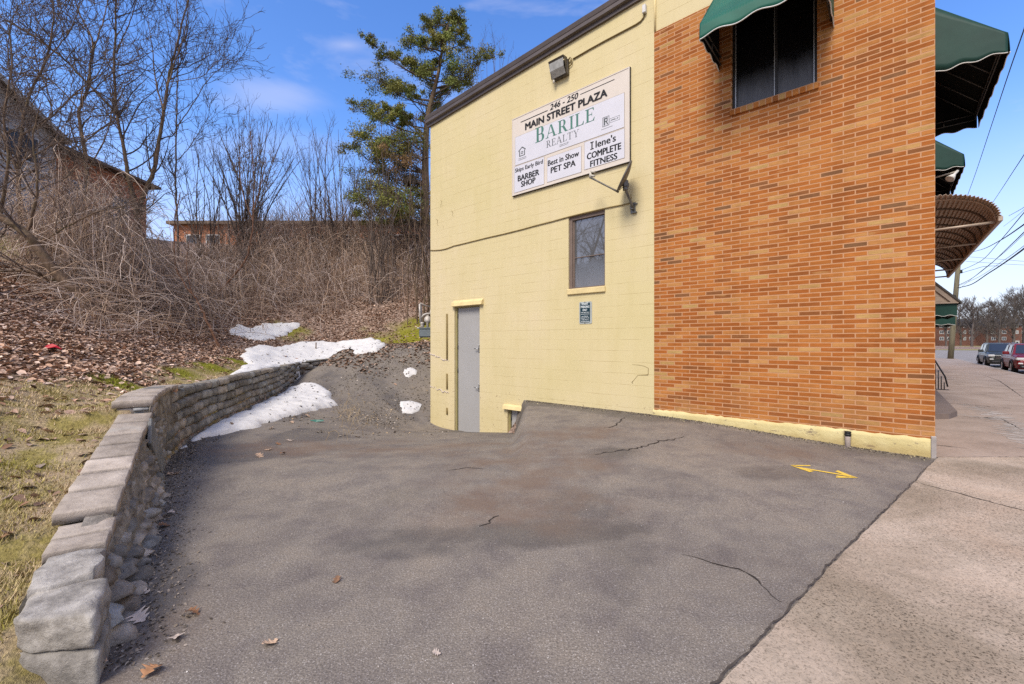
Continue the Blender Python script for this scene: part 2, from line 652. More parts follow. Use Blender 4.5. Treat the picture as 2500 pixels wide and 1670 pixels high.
def _tps_fit(C, lam=0.02):
    n = len(C)
    d = np.hypot(C[:, None, 0] - C[None, :, 0], C[:, None, 1] - C[None, :, 1])
    K = np.where(d > 0, d * d * np.log(np.maximum(d, 1e-9)), 0) + lam * np.eye(n)
    P = np.column_stack([np.ones(n), C[:, :2]])
    A = np.block([[K, P], [P.T, np.zeros((3, 3))]])
    return np.linalg.solve(A, np.concatenate([C[:, 2], np.zeros(3)]))


_HW = _tps_fit(_HC)


def hill_z(X, Y):
    X = np.asarray(X, float); Y = np.asarray(Y, float)
    sh = X.shape
    x = np.clip(X.ravel(), -45, 20); y = np.clip(Y.ravel(), -12, 60)
    z = _HW[-3] + _HW[-2] * x + _HW[-1] * y
    for i in range(len(_HC)):
        r2 = (x - _HC[i, 0]) ** 2 + (y - _HC[i, 1]) ** 2
        z += _HW[i] * np.where(r2 > 0, 0.5 * r2 * np.log(np.maximum(r2, 1e-12)), 0)
    z = np.clip(z.reshape(sh), -0.2, 9.4)
    d, arc = edge_dist(X, Y)
    top = wall_top(arc) - 0.10
    on = smooth01((arc - ARC0 + 0.4) / 0.4) * (1 - smooth01((arc - ARC_END + 1.2) / 1.2))
    near = (1 - smooth01((d - 0.45) / 0.9)) * on
    z = z * (1 - near) + top * near
    z = z * (1 - 0.8 * (1 - smooth01((arc - ARC0 - 0.04) / 0.25)) * (1 - smooth01((d - 0.15) / 0.55)) * smooth01((Y - 0.5) / 0.6))
    z = z + 0.05 * fbm(X, Y, 0.9, 3) * smooth01((d - 0.5) / 1.5) + 0.10 * vnoise(X, Y, 0.35) * smooth01((d - 2) / 3)
    a, b = ab_of(X, Y)
    z = z * (1 - smooth01((a - 9.2) / 2.0) * smooth01((b + 12.5) / 2.2))
    return z


def ground_z(X, Y):
    """top of whatever ground is visible there"""
    d, arc = edge_dist(X, Y)
    L = lot_z(X, Y)
    H = hill_z(X, Y)
    return np.where(d > 0.0, np.maximum(H, np.where(arc > ARC_END - 1.0, L * 0 + H, H)), L)


def cast(u, v, y0=1.6, y1=60.0):
    """where the line of sight (u, v) meets the ground"""
    Y = np.arange(y0, y1, 0.04)
    X = (u - 1250.0) / F * Y
    Z = CAMH - (v - HOR) / F * Y
    g = ground_z(X, Y)
    k = np.nonzero(Z <= g)[0]
    i = int(k[0]) if len(k) else len(Y) - 1
    return Vector((X[i], Y[i], float(g[i])))


def gz(x, y):
    return float(ground_z(np.array([x]), np.array([y]))[0])


def lines(*spans):
    """grid coordinates: spans (from, to, step)"""
    out = []
    for a, b, s in spans:
        out += list(np.arange(a, b - 1e-6, s))
    out.append(spans[-1][1])
    return np.array(out)


def grid_mesh(name, xs, ys, zf, keep=None, col=None, smooth=True):
    X, Y = np.meshgrid(xs, ys)
    Z = zf(X, Y)
    V = np.stack([X, Y, Z], -1).reshape(-1, 3)
    nx, ny = len(xs), len(ys)
    i = (np.arange(ny - 1)[:, None] * nx + np.arange(nx - 1)[None, :])
    q = np.stack([i, i + 1, i + nx + 1, i + nx], -1)
    if keep is not None:
        m = keep((X[:-1, :-1] + X[1:, 1:]) / 2, (Y[:-1, :-1] + Y[1:, 1:]) / 2)
        q = q[m]
    q = q.reshape(-1, 4)
    c = col(X.ravel(), Y.ravel()) if col is not None else None
    used = np.zeros(len(V), bool); used[q.ravel()] = True
    re = np.cumsum(used) - 1
    return fast_mesh(name, V[used], [re[q]], smooth, c[used] if c is not None else None)


def poly_sd(X, Y, poly):
    """signed distance to a polygon, + inside"""
    P = np.asarray(poly, float)
    X = np.asarray(X, float); Y = np.asarray(Y, float)
    best = np.full(X.shape, 1e9); ins = np.zeros(X.shape, bool)
    for i in range(len(P)):
        x0, y0 = P[i]; x1, y1 = P[(i + 1) % len(P)]
        ex, ey = x1 - x0, y1 - y0
        k = np.clip(((X - x0) * ex + (Y - y0) * ey) / max(ex * ex + ey * ey, 1e-12), 0, 1)
        best = np.minimum(best, np.hypot(X - x0 - k * ex, Y - y0 - k * ey))
        c = ((y0 > Y) != (y1 > Y))
        with np.errstate(divide='ignore', invalid='ignore'):
            xi = (x1 - x0) * (Y - y0) / (y1 - y0 if y1 != y0 else 1e-12) + x0
        ins ^= c & (X < xi)
    return np.where(ins, best, -best)


GRASS_POLY = [(-1.4, 1.0), (-1.8, -4), (-14, -3), (-8.2, 4.6), (-6.35, 5.35), (-6.25, 6.4), (-7.2, 8.6), (-7.7, 11), (-8.6, 13.6),
              (-8.6, 14.6), (-7.3, 14.6), (-6.4, 10.5), (-5.6, 8), (-4.7, 5.9), (-2.0, 2.0)]
LAWN_POLY = [(-17.2, 14.0), (-16.0, 18.5), (-20.5, 24.0), (-30, 34), (-60, 40), (-60, 8)]
MOSS_SPOTS = [(-4.4, 19.2, 1.7), (-5.6, 19.0, 1.2), (-7.2, 9.3, .55), (-7.6, 11.0, .6), (-8.1, 13.2, .8), (-6.4, 7.0, .5), (-9.8, 18.6, .9)]


def cover(X, Y):
    """R grass, G moss, B upper lawn"""
    n = fbm(X, Y, 1.3, 3) * 0.28
    g = smooth01((poly_sd(X, Y, GRASS_POLY) + 0.15 + n) / 0.5)
    l = smooth01((poly_sd(X, Y, LAWN_POLY) + 0.6 + n * 3) / 1.6)
    ms = np.zeros_like(g)
    for x, y, r in MOSS_SPOTS:
        ms = np.maximum(ms, smooth01(1.25 - np.hypot(X - x, Y - y) / r + n * 1.8))
    return np.stack([g, ms, l], -1)
# ------------------------------------------------------------------ materials
def asphalt_mat():
    m = MT("asphalt", 0.88, 0.25)
    p = m.pos()
    agg = m.vor(210, p, out="Color")
    aggv = m.n("SeparateColor"); m.set(aggv.inputs[0], agg)
    grain = m.noise(85, 4, 0.75, p)
    base = m.ramp(grain, (0.29, (0.095, 0.081, 0.068)), (0.5, (0.208, 0.179, 0.149)), (0.72, (0.335, 0.292, 0.246)))
    stone = m.ramp(aggv.outputs[0], (0.93, (0, 0, 0)), (0.96, (1, 1, 1)))
    base = m.mix(m.math('MULTIPLY', stone, 0.7), base, (0.46, 0.42, 0.38))
    big = m.noise(0.55, 5, 0.6, p, 0.6)
    tint = m.ramp(big, (0.34, (0.83, 0.82, 0.83)), (0.5, (0.97, 0.97, 0.97)), (0.64, (1.07, 1.05, 1.02)))
    base = m.mix(1.0, base, tint, 'MULTIPLY')
    mid = m.noise(2.6, 4, 0.65, p, 0.3)
    base = m.mix(1.0, base, m.ramp(mid, (0.33, (0.78, 0.77, 0.8)), (0.55, (1.03, 1.02, 1.0)), (0.7, (1.1, 1.07, 1.02))), 'MULTIPLY')
    mask = m.attr("Col").outputs["Color"]
    s = m.n("SeparateColor"); m.set(s.inputs[0], mask)
    edge = m.noise(5.0, 5, 0.7, p)
    damp = m.math('MULTIPLY', s.outputs[0], m.ramp(edge, (0.2, 0.6), (0.6, 1.0)))
    damp = m.ramp(damp, (0.22, 0.0), (0.50, 1.0))
    base = m.mix(m.math('MULTIPLY', damp, 0.50), base, (0.06, 0.055, 0.053))
    brown = m.math('MULTIPLY', s.outputs[1], m.ramp(m.noise(1.6, 5, 0.6, p), (0.38, 0.0), (0.62, 1.0)))
    base = m.mix(m.math('MULTIPLY', brown, 0.72), base, (0.175, 0.120, 0.085))
    gravel = m.math('MULTIPLY', s.outputs[2], m.ramp(m.noise(3.0, 5, 0.7, p), (0.4, 0.0), (0.6, 1.0)))
    base = m.mix(m.math('MULTIPLY', gravel, 0.75), base, m.ramp(aggv.outputs[1], (0.2, (0.07, 0.06, 0.05)), (0.9, (0.32, 0.27, 0.21))))
    m.color(base)
    m.rough(m.ramp(damp, (0, 0.9), (1, 0.62)))
    m.bump(m.math('ADD', grain, m.vor(95, p)), 0.55, 0.006)
    return m.m


def sidewalk_mat(name, c0, c1, c2, agg):
    m = MT(name, 0.9, 0.2)
    p = m.pos()
    n = m.noise(1.1, 5, 0.6, p)
    base = m.ramp(n, (0.3, c0), (0.5, c1), (0.72, c2))
    fine = m.noise(26, 4, 0.75, p)
    base = m.mix(1.0, base, m.ramp(fine, (0.3, (0.8, 0.8, 0.8)), (0.6, (1.08, 1.06, 1.05))), 'MULTIPLY')
    if agg:
        sp = m.noise(70, 3, 0.6, m.mapv((1.0, 1.0, 1.0), vec=p), 0.8)
        pit = m.ramp(sp, (0.37, (0.30, 0.29, 0.27)), (0.47, (1, 1, 1)), (0.62, (1, 1, 1)), (0.7, (1.18, 1.14, 1.1)))
        worn = m.ramp(m.noise(0.8, 4, 0.6, p), (0.38, 0.55), (0.55, 1.0))
        base = m.mix(worn, base, m.mix(1.0, base, pit, 'MULTIPLY'))
        m.bump(sp, 0.5, 0.006)
    else:
        m.bump(fine, 0.3, 0.004)
    if agg:
        st = m.ramp(m.noise(0.55, 5, 0.65, p, 0.5), (0.40, (0.74, 0.74, 0.71)), (0.52, (1, 1, 1)), (0.66, (1.06, 1.02, 0.99)))
        base = m.mix(1.0, base, st, 'MULTIPLY')
    m.color(base)
    return m.m


def ground_mat():
    m = MT("hillside_soil", 0.95, 0.1)
    p = m.pos()
    mask = m.attr("Col").outputs["Color"]
    s = m.n("SeparateColor"); m.set(s.inputs[0], mask)
    v = m.vor(16, p, out="Color")
    vs = m.n("SeparateColor"); m.set(vs.inputs[0], v)
    n1 = m.noise(9, 5, 0.7, p)
    leaf = m.ramp(vs.outputs[0], (0.0, (0.10, 0.068, 0.050)), (0.35, (0.22, 0.145, 0.105)), (0.6, (0.32, 0.22, 0.165)), (0.85, (0.42, 0.30, 0.23)), (1.0, (0.50, 0.38, 0.30)))
    leaf = m.mix(1.0, leaf, m.ramp(n1, (0.3, (0.5, 0.5, 0.5)), (0.62, (1.1, 1.1, 1.1))), 'MULTIPLY')
    g2 = m.noise(2.2, 5, 0.65, p)
    fine = m.noise(45, 4, 0.8, p)
    grass = m.ramp(g2, (0.30, (0.24, 0.185, 0.075)), (0.42, (0.31, 0.255, 0.09)), (0.53, (0.41, 0.32, 0.19)), (0.66, (0.49, 0.365, 0.26)))
    grass = m.mix(1.0, grass, m.ramp(fine, (0.28, (0.45, 0.45, 0.42)), (0.6, (1.15, 1.13, 1.05))), 'MULTIPLY')
    moss = m.ramp(n1, (0.3, (0.16, 0.15, 0.02)), (0.6, (0.29, 0.27, 0.035)), (0.8, (0.37, 0.33, 0.07)))
    moss = m.mix(1.0, moss, m.ramp(fine, (0.3, (0.5, 0.5, 0.45)), (0.6, (1.1, 1.1, 1.0))), 'MULTIPLY')
    lawn = m.ramp(g2, (0.35, (0.21, 0.20, 0.055)), (0.65, (0.31, 0.26, 0.12)))
    c = m.mix(s.outputs[2], leaf, lawn)
    c = m.mix(s.outputs[0], c, grass)
    c = m.mix(s.outputs[1], c, moss)
    m.color(c)
    m.bump(m.math('ADD', n1, m.math('MULTIPLY', fine, 0.5)), 0.9, 0.04)
    return m.m


def brick_mat(name, axis='x', roman=True, tint=(1, 1, 1), bw=0.287, bh=0.0722, mort=0.0098, mort_c=(0.50, 0.265, 0.135), dark=False):
    m = MT(name, 0.85, 0.2)
    s = m.sep()
    h = s[0] if axis == 'x' else s[1]
    vec = m.comb(h, s[2], 0.0)
    bt = m.n("TexBrick", Scale=1.0, Mortar_Size=mort, Mortar_Smooth=0.25, Bias=0.0, Brick_Width=bw, Row_Height=bh)
    bt.offset = 0.5; bt.offset_frequency = 2; bt.squash = 1.0
    m.set(bt.inputs["Vector"], vec)
    bt.inputs["Color1"].default_value = (0, 0, 0, 1)
    bt.inputs["Color2"].default_value = (1, 1, 1, 1)
    bt.inputs["Mortar"].default_value = (0.5, 0.5, 0.5, 1)
    if dark:
        base = m.ramp(bt.outputs["Color"], (0.0, tuple(c * t for c, t in zip((0.10, 0.035, 0.022), tint))),
                      (0.6, tuple(c * t for c, t in zip((0.20, 0.075, 0.045), tint))), (1.0, tuple(c * t for c, t in zip((0.27, 0.11, 0.07), tint))))
    else:
        base = m.ramp(bt.outputs["Color"], (0.0, (0.19, 0.095, 0.042)), (0.06, (0.29, 0.095, 0.022)), (0.25, (0.355, 0.108, 0.021)), (0.55, (0.41, 0.140, 0.029)),
                      (0.80, (0.45, 0.180, 0.047)), (0.93, (0.48, 0.235, 0.077)), (1.0, (0.45, 0.28, 0.10)))
        # wire-cut streaks along each brick and patches of paler kiln loads
        gr = m.noise(1.0, 4, 0.7, m.comb(m.math('MULTIPLY', h, 7.0), m.math('MULTIPLY', s[2], 150.0), 0.0))
        base = m.mix(1.0, base, m.ramp(gr, (0.3, (0.70, 0.66, 0.62)), (0.62, (1.14, 1.15, 1.16))), 'MULTIPLY')
        row = m.noise(1.0, 3, 0.6, m.comb(m.math('MULTIPLY', h, 0.9), m.math('MULTIPLY', s[2], 5.0), 3.0))
        base = m.mix(1.0, base, m.ramp(row, (0.3, (0.84, 0.80, 0.76)), (0.55, (1.0, 1.0, 1.0)), (0.75, (1.12, 1.16, 1.22))), 'MULTIPLY')
        odd = m.noise(1.0, 2, 0.5, m.comb(m.math('MULTIPLY', h, 2.0), m.math('MULTIPLY', s[2], 12.0), 7.0))
        base = m.mix(m.math('MULTIPLY', m.ramp(odd, (0.64, 0.0), (0.72, 1.0)), 0.35), base, (0.56, 0.34, 0.13))
    if not dark:
        wash = m.noise(1.0, 5, 0.6, m.comb(m.math('MULTIPLY', h, 2.6), m.math('MULTIPLY', s[2], 0.45), 5.0))
        base = m.mix(1.0, base, m.ramp(wash, (0.32, (0.84, 0.83, 0.82)), (0.5, (1, 1, 1)), (0.68, (1.06, 1.07, 1.09))), 'MULTIPLY')
        grime = m.math('MULTIPLY', m.ramp(s[2], (0.25, 1.0), (0.95, 0.0)), m.ramp(m.noise(2.2, 5, 0.7), (0.42, 0.0), (0.68, 0.55)))
        base = m.mix(grime, base, (0.17, 0.10, 0.055))
    c = m.mix(bt.outputs["Fac"], base, mort_c)
    m.color(c)
    m.bump(m.math('SUBTRACT', 1.0, bt.outputs["Fac"]), 0.6, 0.006)
    return m.m


def block_mat():
    m = MT("yellow_block", 0.75, 0.3)
    s = m.sep()
    wob = m.math('MULTIPLY', m.math('SUBTRACT', m.noise(1.4, 3, 0.5), 0.5), 0.018)
    vec = m.comb(s[0], m.math('ADD', s[2], wob), 0.0)
    bt = m.n("TexBrick", Scale=1.0, Mortar_Size=0.0045, Mortar_Smooth=0.4, Bias=0.0, Brick_Width=0.47, Row_Height=0.236)
    bt.offset = 0.5
    m.set(bt.inputs["Vector"], vec)
    n = m.noise(0.8, 5, 0.6)
    base = m.ramp(n, (0.3, (0.605, 0.510, 0.275)), (0.52, (0.632, 0.533, 0.300)), (0.75, (0.648, 0.543, 0.33)))
    blotch = m.noise(0.25, 3, 0.5)
    base = m.mix(1.0, base, m.ramp(blotch, (0.35, (0.97, 0.97, 0.90)), (0.65, (1.03, 1.02, 1.06))), 'MULTIPLY')
    # joints that show only in stretches
    show = m.ramp(m.noise(1.0, 4, 0.65, m.comb(m.math('MULTIPLY', s[0], 1.6), m.math('MULTIPLY', s[2], 4.0), 1.0)), (0.45, 0.06), (0.58, 1.0))
    sv = m.sep(vec)
    fz = m.math('FRACT', m.math('DIVIDE', sv[1], 0.236))
    horiz = m.ramp(m.math('ABSOLUTE', m.math('SUBTRACT', fz, 0.5)), (0.475, 0.10), (0.485, 1.0))
    j = m.math('MULTIPLY', bt.outputs["Fac"], m.math('MULTIPLY', show, horiz))
    base = m.mix(m.math('MULTIPLY', j, 0.62), base, (0.33, 0.235, 0.085))
    # grime and chips low down, where paint lifts
    low = m.ramp(s[2], (0.16, 1.0), (0.40, 0.0))
    chip = m.math('MULTIPLY', m.ramp(m.noise(9, 6, 0.75), (0.60, 0.0), (0.64, 1.0)), low)
    base = m.mix(m.math('MULTIPLY', chip, 0.8), base, (0.22, 0.15, 0.085))
    chip2 = m.ramp(m.noise(5.0, 5, 0.7, m.mapv((1, 1, 0.55), (4, 2, 9))), (0.725, 0.0), (0.74, 1.0))
    base = m.mix(m.math('MULTIPLY', chip2, 0.55), base, (0.36, 0.25, 0.10))
    streak = m.noise(1.0, 4, 0.6, m.comb(m.math('MULTIPLY', s[0], 6.0), m.math('MULTIPLY', s[2], 0.5), 0.0))
    base = m.mix(1.0, base, m.ramp(streak, (0.36, (0.975, 0.97, 0.95)), (0.55, (1, 1, 1))), 'MULTIPLY')
    m.color(base)
    m.bump(m.math('SUBTRACT', m.math('MULTIPLY', m.noise(30, 4, 0.7), 0.25), bt.outputs["Fac"]), 0.28, 0.008)
    return m.m


def strip_mat():
    m = MT("yellow_footing", 0.85, 0.2)
    s = m.sep()
    base = m.ramp(m.noise(2.5, 5, 0.65), (0.3, (0.55, 0.45, 0.20)), (0.7, (0.68, 0.58, 0.30)))
    chip = m.ramp(m.noise(6.5, 7, 0.75, m.mapv((0.6, 1, 1.4))), (0.60, 0.0), (0.63, 1.0))
    base = m.mix(m.math('MULTIPLY', chip, 0.85), base, (0.26, 0.20, 0.13))
    g = m.ramp(m.math('ADD', s[2], m.math('MULTIPLY', m.noise(5, 4), 0.12)), (0.10, 1.0), (0.22, 0.0))
    base = m.mix(m.math('MULTIPLY', g, 0.5), base, (0.33, 0.22, 0.08))
    m.color(base)
    m.bump(m.noise(18, 5, 0.7), 0.5, 0.02)
    return m.m


def stone_mat(name, c0, c1, c2, moss=0.0, scale=7.0):
    m = MT(name, 0.92, 0.15)
    p = m.pos()
    att = m.attr("Col").outputs["Color"]
    n = m.noise(scale, 6, 0.7, p)
    base = m.ramp(n, (0.28, c0), (0.5, c1), (0.74, c2))
    base = m.mix(1.0, base, att, 'MULTIPLY')
    lich = m.ramp(m.noise(3.2, 5, 0.7, p, 0.5), (0.62, 0.0), (0.70, 1.0))
    base = m.mix(m.math('MULTIPLY', lich, 0.45), base, (0.42, 0.39, 0.34))
    if moss:
        g = m.ramp(m.noise(2.1, 5, 0.7, p), (0.55, 0.0), (0.70, moss))
        base = m.mix(g, base, (0.13, 0.105, 0.03))
    m.color(base)
    m.bump(m.math('ADD', n, m.math('MULTIPLY', m.noise(scale * 7, 5, 0.8, p), 0.8)), 0.9, 0.014)
    return m.m


def snow_mat():
    m = MT("old_snow", 0.8, 0.3)
    p = m.pos()
    n = m.noise(14, 5, 0.7, p)
    base = m.ramp(n, (0.3, (0.61, 0.585, 0.55)), (0.6, (0.70, 0.675, 0.64)))
    dirt = m.ramp(m.noise(22, 6, 0.8, p), (0.64, 0.0), (0.70, 1.0))
    base = m.mix(m.math('MULTIPLY', dirt, 0.5), base, (0.30, 0.26, 0.22))
    dirt2 = m.ramp(m.noise(1.3, 4, 0.6, p), (0.55, 0.0), (0.75, 1.0))
    base = m.mix(m.math('MULTIPLY', dirt2, 0.22), base, (0.50, 0.46, 0.43))
    m.color(base)
    m.bump(m.math('ADD', n, m.noise(40, 4, 0.7, p)), 0.35, 0.022)
    return m.m


def bark_mat(name, c0, c1, scale=14, moss=0.0):
    m = MT(name, 0.95, 0.1)
    p = m.pos()
    n = m.noise(scale, 5, 0.7, m.mapv((1, 1, 0.35), vec=p))
    base = m.ramp(n, (0.3, c0), (0.7, c1))
    if moss:
        base = m.mix(m.ramp(m.noise(1.5, 4, 0.6, p), (0.5, 0.0), (0.65, moss)), base, (0.10, 0.10, 0.045))
    m.color(base)
    m.bump(n, 0.7, 0.02)
    return m.m


def attr_mat(name, rough=0.85, spec=0.2, noise_scale=0.0, trans=0.0):
    m = MT(name, rough, spec)
    c = m.attr("Col").outputs["Color"]
    if noise_scale:
        c = m.mix(1.0, c, m.ramp(m.noise(noise_scale, 4, 0.7, m.pos()), (0.3, (0.7, 0.7, 0.7)), (0.65, (1.15, 1.15, 1.15))), 'MULTIPLY')
    m.color(c)
    return m.m


def cloth_mat(name, c):
    m = MT(name, 0.55, 0.3)
    n = m.noise(2.5, 4, 0.6)
    f = m.noise(0.9, 3, 0.5)
    base = m.ramp(n, (0.3, tuple(k * 0.85 for k in c)), (0.7, tuple(k * 1.12 for k in c)))
    m.color(base)
    m.bump(f, 0.25, 0.08)
    return m.m


def glass_dirty(name, c, streak=0.5, rough=0.12):
    m = MT(name, rough, 0.5, 0.0, c)
    s = m.sep()
    st = m.noise(1.0, 5, 0.75, m.comb(m.math('MULTIPLY', s[0], 34.0), m.math('MULTIPLY', s[2], 2.2), 0.0))
    h = m.math('ADD', s[2], m.math('MULTIPLY', m.noise(1.2, 3, 0.5, m.comb(m.math('MULTIPLY', s[0], 2.4), 0.0, 0.0)), 0.45))
    low = m.ramp(m.math('ADD', m.math('MULTIPLY', h, 1.0), m.math('MULTIPLY', st, 0.28)), (0.38, 1.0), (0.95, 0.0))
    k = m.math('MULTIPLY', low, m.ramp(st, (0.3, 0.25), (0.7, 1.0)))
    m.color(m.mix(m.math('MULTIPLY', k, streak), c, (0.30, 0.30, 0.31)))
    m.rough(m.ramp(k, (0, rough), (1, 0.7)))
    return m.m


def wood_pole_mat():
    m = MT("pole_wood", 0.9, 0.1)
    n = m.noise(1.0, 5, 0.7, m.mapv((30, 30, 0.8)))
    m.color(m.ramp(n, (0.3, (0.10, 0.085, 0.05)), (0.7, (0.27, 0.235, 0.155))))
    m.bump(n, 0.6, 0.01)
    return m.m


def siding_mat(name, c0, c1, pitch=0.12):
    m = MT(name, 0.8, 0.2)
    z = m.sep()[2]
    fz = m.math('FRACT', m.math('DIVIDE', z, pitch))
    m.color(m.mix(m.ramp(fz, (0.0, 0.75), (0.10, 0.0)), m.ramp(m.noise(2, 4), (0.3, c0), (0.7, c1)), tuple(c * 0.35 for c in c0)))
    m.bump(fz, 0.5, 0.02)
    return m.m


asphalt_mat(); ground_mat(); block_mat(); strip_mat(); snow_mat(); wood_pole_mat()
sidewalk_mat("sidewalk_aggregate", (0.345, 0.270, 0.200), (0.425, 0.340, 0.258), (0.50, 0.410, 0.32), True)
sidewalk_mat("sidewalk_concrete", (0.265, 0.205, 0.16), (0.335, 0.262, 0.208), (0.39, 0.315, 0.258), False)
sidewalk_mat("sidewalk_patch", (0.30, 0.26, 0.23), (0.36, 0.32, 0.28), (0.42, 0.37, 0.33), False)
sidewalk_mat("road_asphalt", (0.21, 0.19, 0.172), (0.26, 0.236, 0.215), (0.30, 0.275, 0.25), False)
brick_mat("roman_brick"); brick_mat("roman_brick_front", 'y')
brick_mat("house_brick", 'y', dark=True, bw=0.2, bh=0.075, mort_c=(0.40, 0.24, 0.15), tint=(3.3, 3.1, 2.4))
brick_mat("long_building_brick", 'x', dark=True, bw=0.2, bh=0.075, mort_c=(0.30, 0.17, 0.11), tint=(2.3, 2.3, 1.8))
brick_mat("apartment_brick", 'x', dark=True, bw=0.2, bh=0.075, mort_c=(0.16, 0.10, 0.08), tint=(0.9, 1.0, 1.1))
brick_mat("sill_brick", 'x', bw=0.095, bh=0.30)
stone_mat("wall_stone", (0.10, 0.089, 0.075), (0.25, 0.226, 0.192), (0.41, 0.375, 0.325), 0.22)
stone_mat("wall_rubble", (0.10, 0.090, 0.078), (0.27, 0.246, 0.215), (0.47, 0.435, 0.385), 0.12, 6.0)
stone_mat("coping_stone", (0.23, 0.19, 0.152), (0.39, 0.328, 0.268), (0.53, 0.455, 0.38), 0.0, 4.0)
stone_mat("slate_slab", (0.12, 0.12, 0.115), (0.21, 0.21, 0.20), (0.30, 0.29, 0.27), 0.0)
bark_mat("bark_brown", (0.075, 0.050, 0.034), (0.235, 0.160, 0.108), 14, 0.35)
bark_mat("bark_grey", (0.085, 0.062, 0.050), (0.20, 0.155, 0.125), 10)
bark_mat("bark_red", (0.10, 0.050, 0.030), (0.25, 0.135, 0.085), 10)
bark_mat("bark_dark", (0.055, 0.040, 0.031), (0.14, 0.105, 0.082), 12)
bark_mat("bark_far", (0.085, 0.07, 0.062), (0.155, 0.13, 0.115), 3)
attr_mat("leaf", 0.8, 0.2, 20)
attr_mat("blade", 0.85, 0.15)
attr_mat("needles", 0.7, 0.25)
attr_mat("twig", 0.9, 0.1)
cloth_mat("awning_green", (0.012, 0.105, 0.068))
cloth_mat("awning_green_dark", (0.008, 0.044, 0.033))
plain("awning_lining", (0.010, 0.011, 0.010), 0.9, 0.1)
plain("piping_white", (0.66, 0.66, 0.62), 0.6)
plain("awning_bar", (0.085, 0.082, 0.078), 0.5, 0.4, 0.3)
plain("fascia_bronze", (0.115, 0.092, 0.080), 0.42, 0.4, 0.35, 0.18, 2.0)
plain("roof_dark", (0.06, 0.055, 0.05), 0.9)
plain("lintel_yellow", (0.68, 0.54, 0.27), 0.7, 0.3)
plain("door_grey", (0.36, 0.35, 0.335), 0.5, 0.4, 0.0, 0.04, 1.2)
plain("door_frame_olive", (0.30, 0.255, 0.11), 0.7)
plain("steel", (0.40, 0.40, 0.40), 0.35, 0.5, 0.8)
plain("hinge_dark", (0.05, 0.045, 0.04), 0.5)
plain("window_brown", (0.17, 0.125, 0.10), 0.6)
plain("window_bronze", (0.045, 0.042, 0.04), 0.4, 0.4, 0.4)
plain("aluminium", (0.42, 0.42, 0.41), 0.4, 0.5, 0.5)
glass_dirty("glass_black", (0.006, 0.006, 0.007), 0.55, 0.25)
glass_dirty("glass_grey", (0.24, 0.24, 0.24), 0.5, 0.025)
MATS["glass_grey"].node_tree.nodes["Principled BSDF"].inputs["Metallic"].default_value = 0.65
plain("glass_store", (0.02, 0.025, 0.03), 0.08, 0.5, 0.0, 0.05)
plain("sign_cream", (0.63, 0.56, 0.48), 0.6, 0.3, 0.0, 0.05, 1.5)
plain("sign_white", (0.61, 0.60, 0.635), 0.5, 0.3, 0.0, 0.04, 1.5)
plain("sign_edge", (0.32, 0.26, 0.19), 0.6)
plain("ink_black", (0.012, 0.012, 0.013), 0.6)
plain("ink_green", (0.075, 0.19, 0.145), 0.6)
plain("ink_grey", (0.10, 0.11, 0.11), 0.6)
plain("tenant_blue", (0.008, 0.035, 0.050), 0.4)
plain("tenant_white", (0.66, 0.70, 0.68), 0.5)
plain("sign_metal", (0.42, 0.44, 0.40), 0.5, 0.4, 0.2)
plain("lamp_housing", (0.10, 0.085, 0.065), 0.45, 0.4, 0.4, 0.3)
m_ = MT("lamp_lens", 0.15, 0.5); m_.color(m_.ramp(m_.noise(9, 4), (0.3, (0.24, 0.23, 0.20)), (0.7, (0.38, 0.37, 0.33))))
plain("conduit_brown", (0.17, 0.115, 0.035), 0.6)
plain("cable_tan", (0.26, 0.19, 0.075), 0.7)
plain("box_white", (0.60, 0.58, 0.54), 0.5)
plain("dish_grey", (0.13, 0.118, 0.10), 0.5, 0.4, 0.2, 0.3)
plain("dish_mount", (0.15, 0.145, 0.13), 0.5, 0.4, 0.3, 0.4, 12)
plain("lnb_cream", (0.50, 0.46, 0.38), 0.5)
plain("meter_grey", (0.15, 0.175, 0.18), 0.5, 0.4, 0.1)
plain("meter_pipe", (0.46, 0.42, 0.37), 0.5, 0.4, 0.1, 0.3, 10)
plain("pvc_white", (0.50, 0.42, 0.36), 0.5)
plain("cap_black", (0.015, 0.015, 0.014), 0.5)
plain("corner_metal", (0.42, 0.38, 0.35), 0.45, 0.4, 0.3, 0.2)
m_ = MT("paint_yellow", 0.7, 0.3); m_.color(m_.mix(m_.ramp(m_.noise(22, 5, 0.7, m_.pos()), (0.54, 0.0), (0.72, 1.0)), (0.72, 0.49, 0.07), (0.25, 0.19, 0.11)))
plain("crack_dark", (0.045, 0.037, 0.032), 0.95, 0.1, 0, 0.3, 30)
plain("seam_dirt", (0.075, 0.062, 0.052), 0.95, 0.1, 0, 0.4, 20)
plain("canopy_hoop", (0.15, 0.115, 0.09), 0.5, 0.4, 0.1)
plain("canopy_bronze", (0.44, 0.345, 0.27), 0.5, 0.4, 0.15, 0.12, 3)
plain("canopy_frame", (0.42, 0.34, 0.27), 0.5, 0.4, 0.15)
siding_mat("siding_tan", (0.34, 0.265, 0.205), (0.40, 0.32, 0.25), 0.2)
siding_mat("siding_grey", (0.40, 0.375, 0.36), (0.48, 0.45, 0.43), 0.13)
plain("trim_tan", (0.30, 0.235, 0.185), 0.6)
plain("trim_white", (0.55, 0.54, 0.52), 0.6)
plain("trim_brown", (0.15, 0.105, 0.075), 0.7)
m_ = MT("shingle", 0.95, 0.1); m_.color(m_.ramp(m_.noise(9, 5, 0.7), (0.3, (0.06, 0.05, 0.045)), (0.7, (0.14, 0.12, 0.105))))
plain("glass_house", (0.035, 0.042, 0.05), 0.1, 0.5, 0.0, 0.2)
plain("foundation_block", (0.48, 0.455, 0.45), 0.85)
plain("iron_black", (0.012, 0.012, 0.013), 0.5)
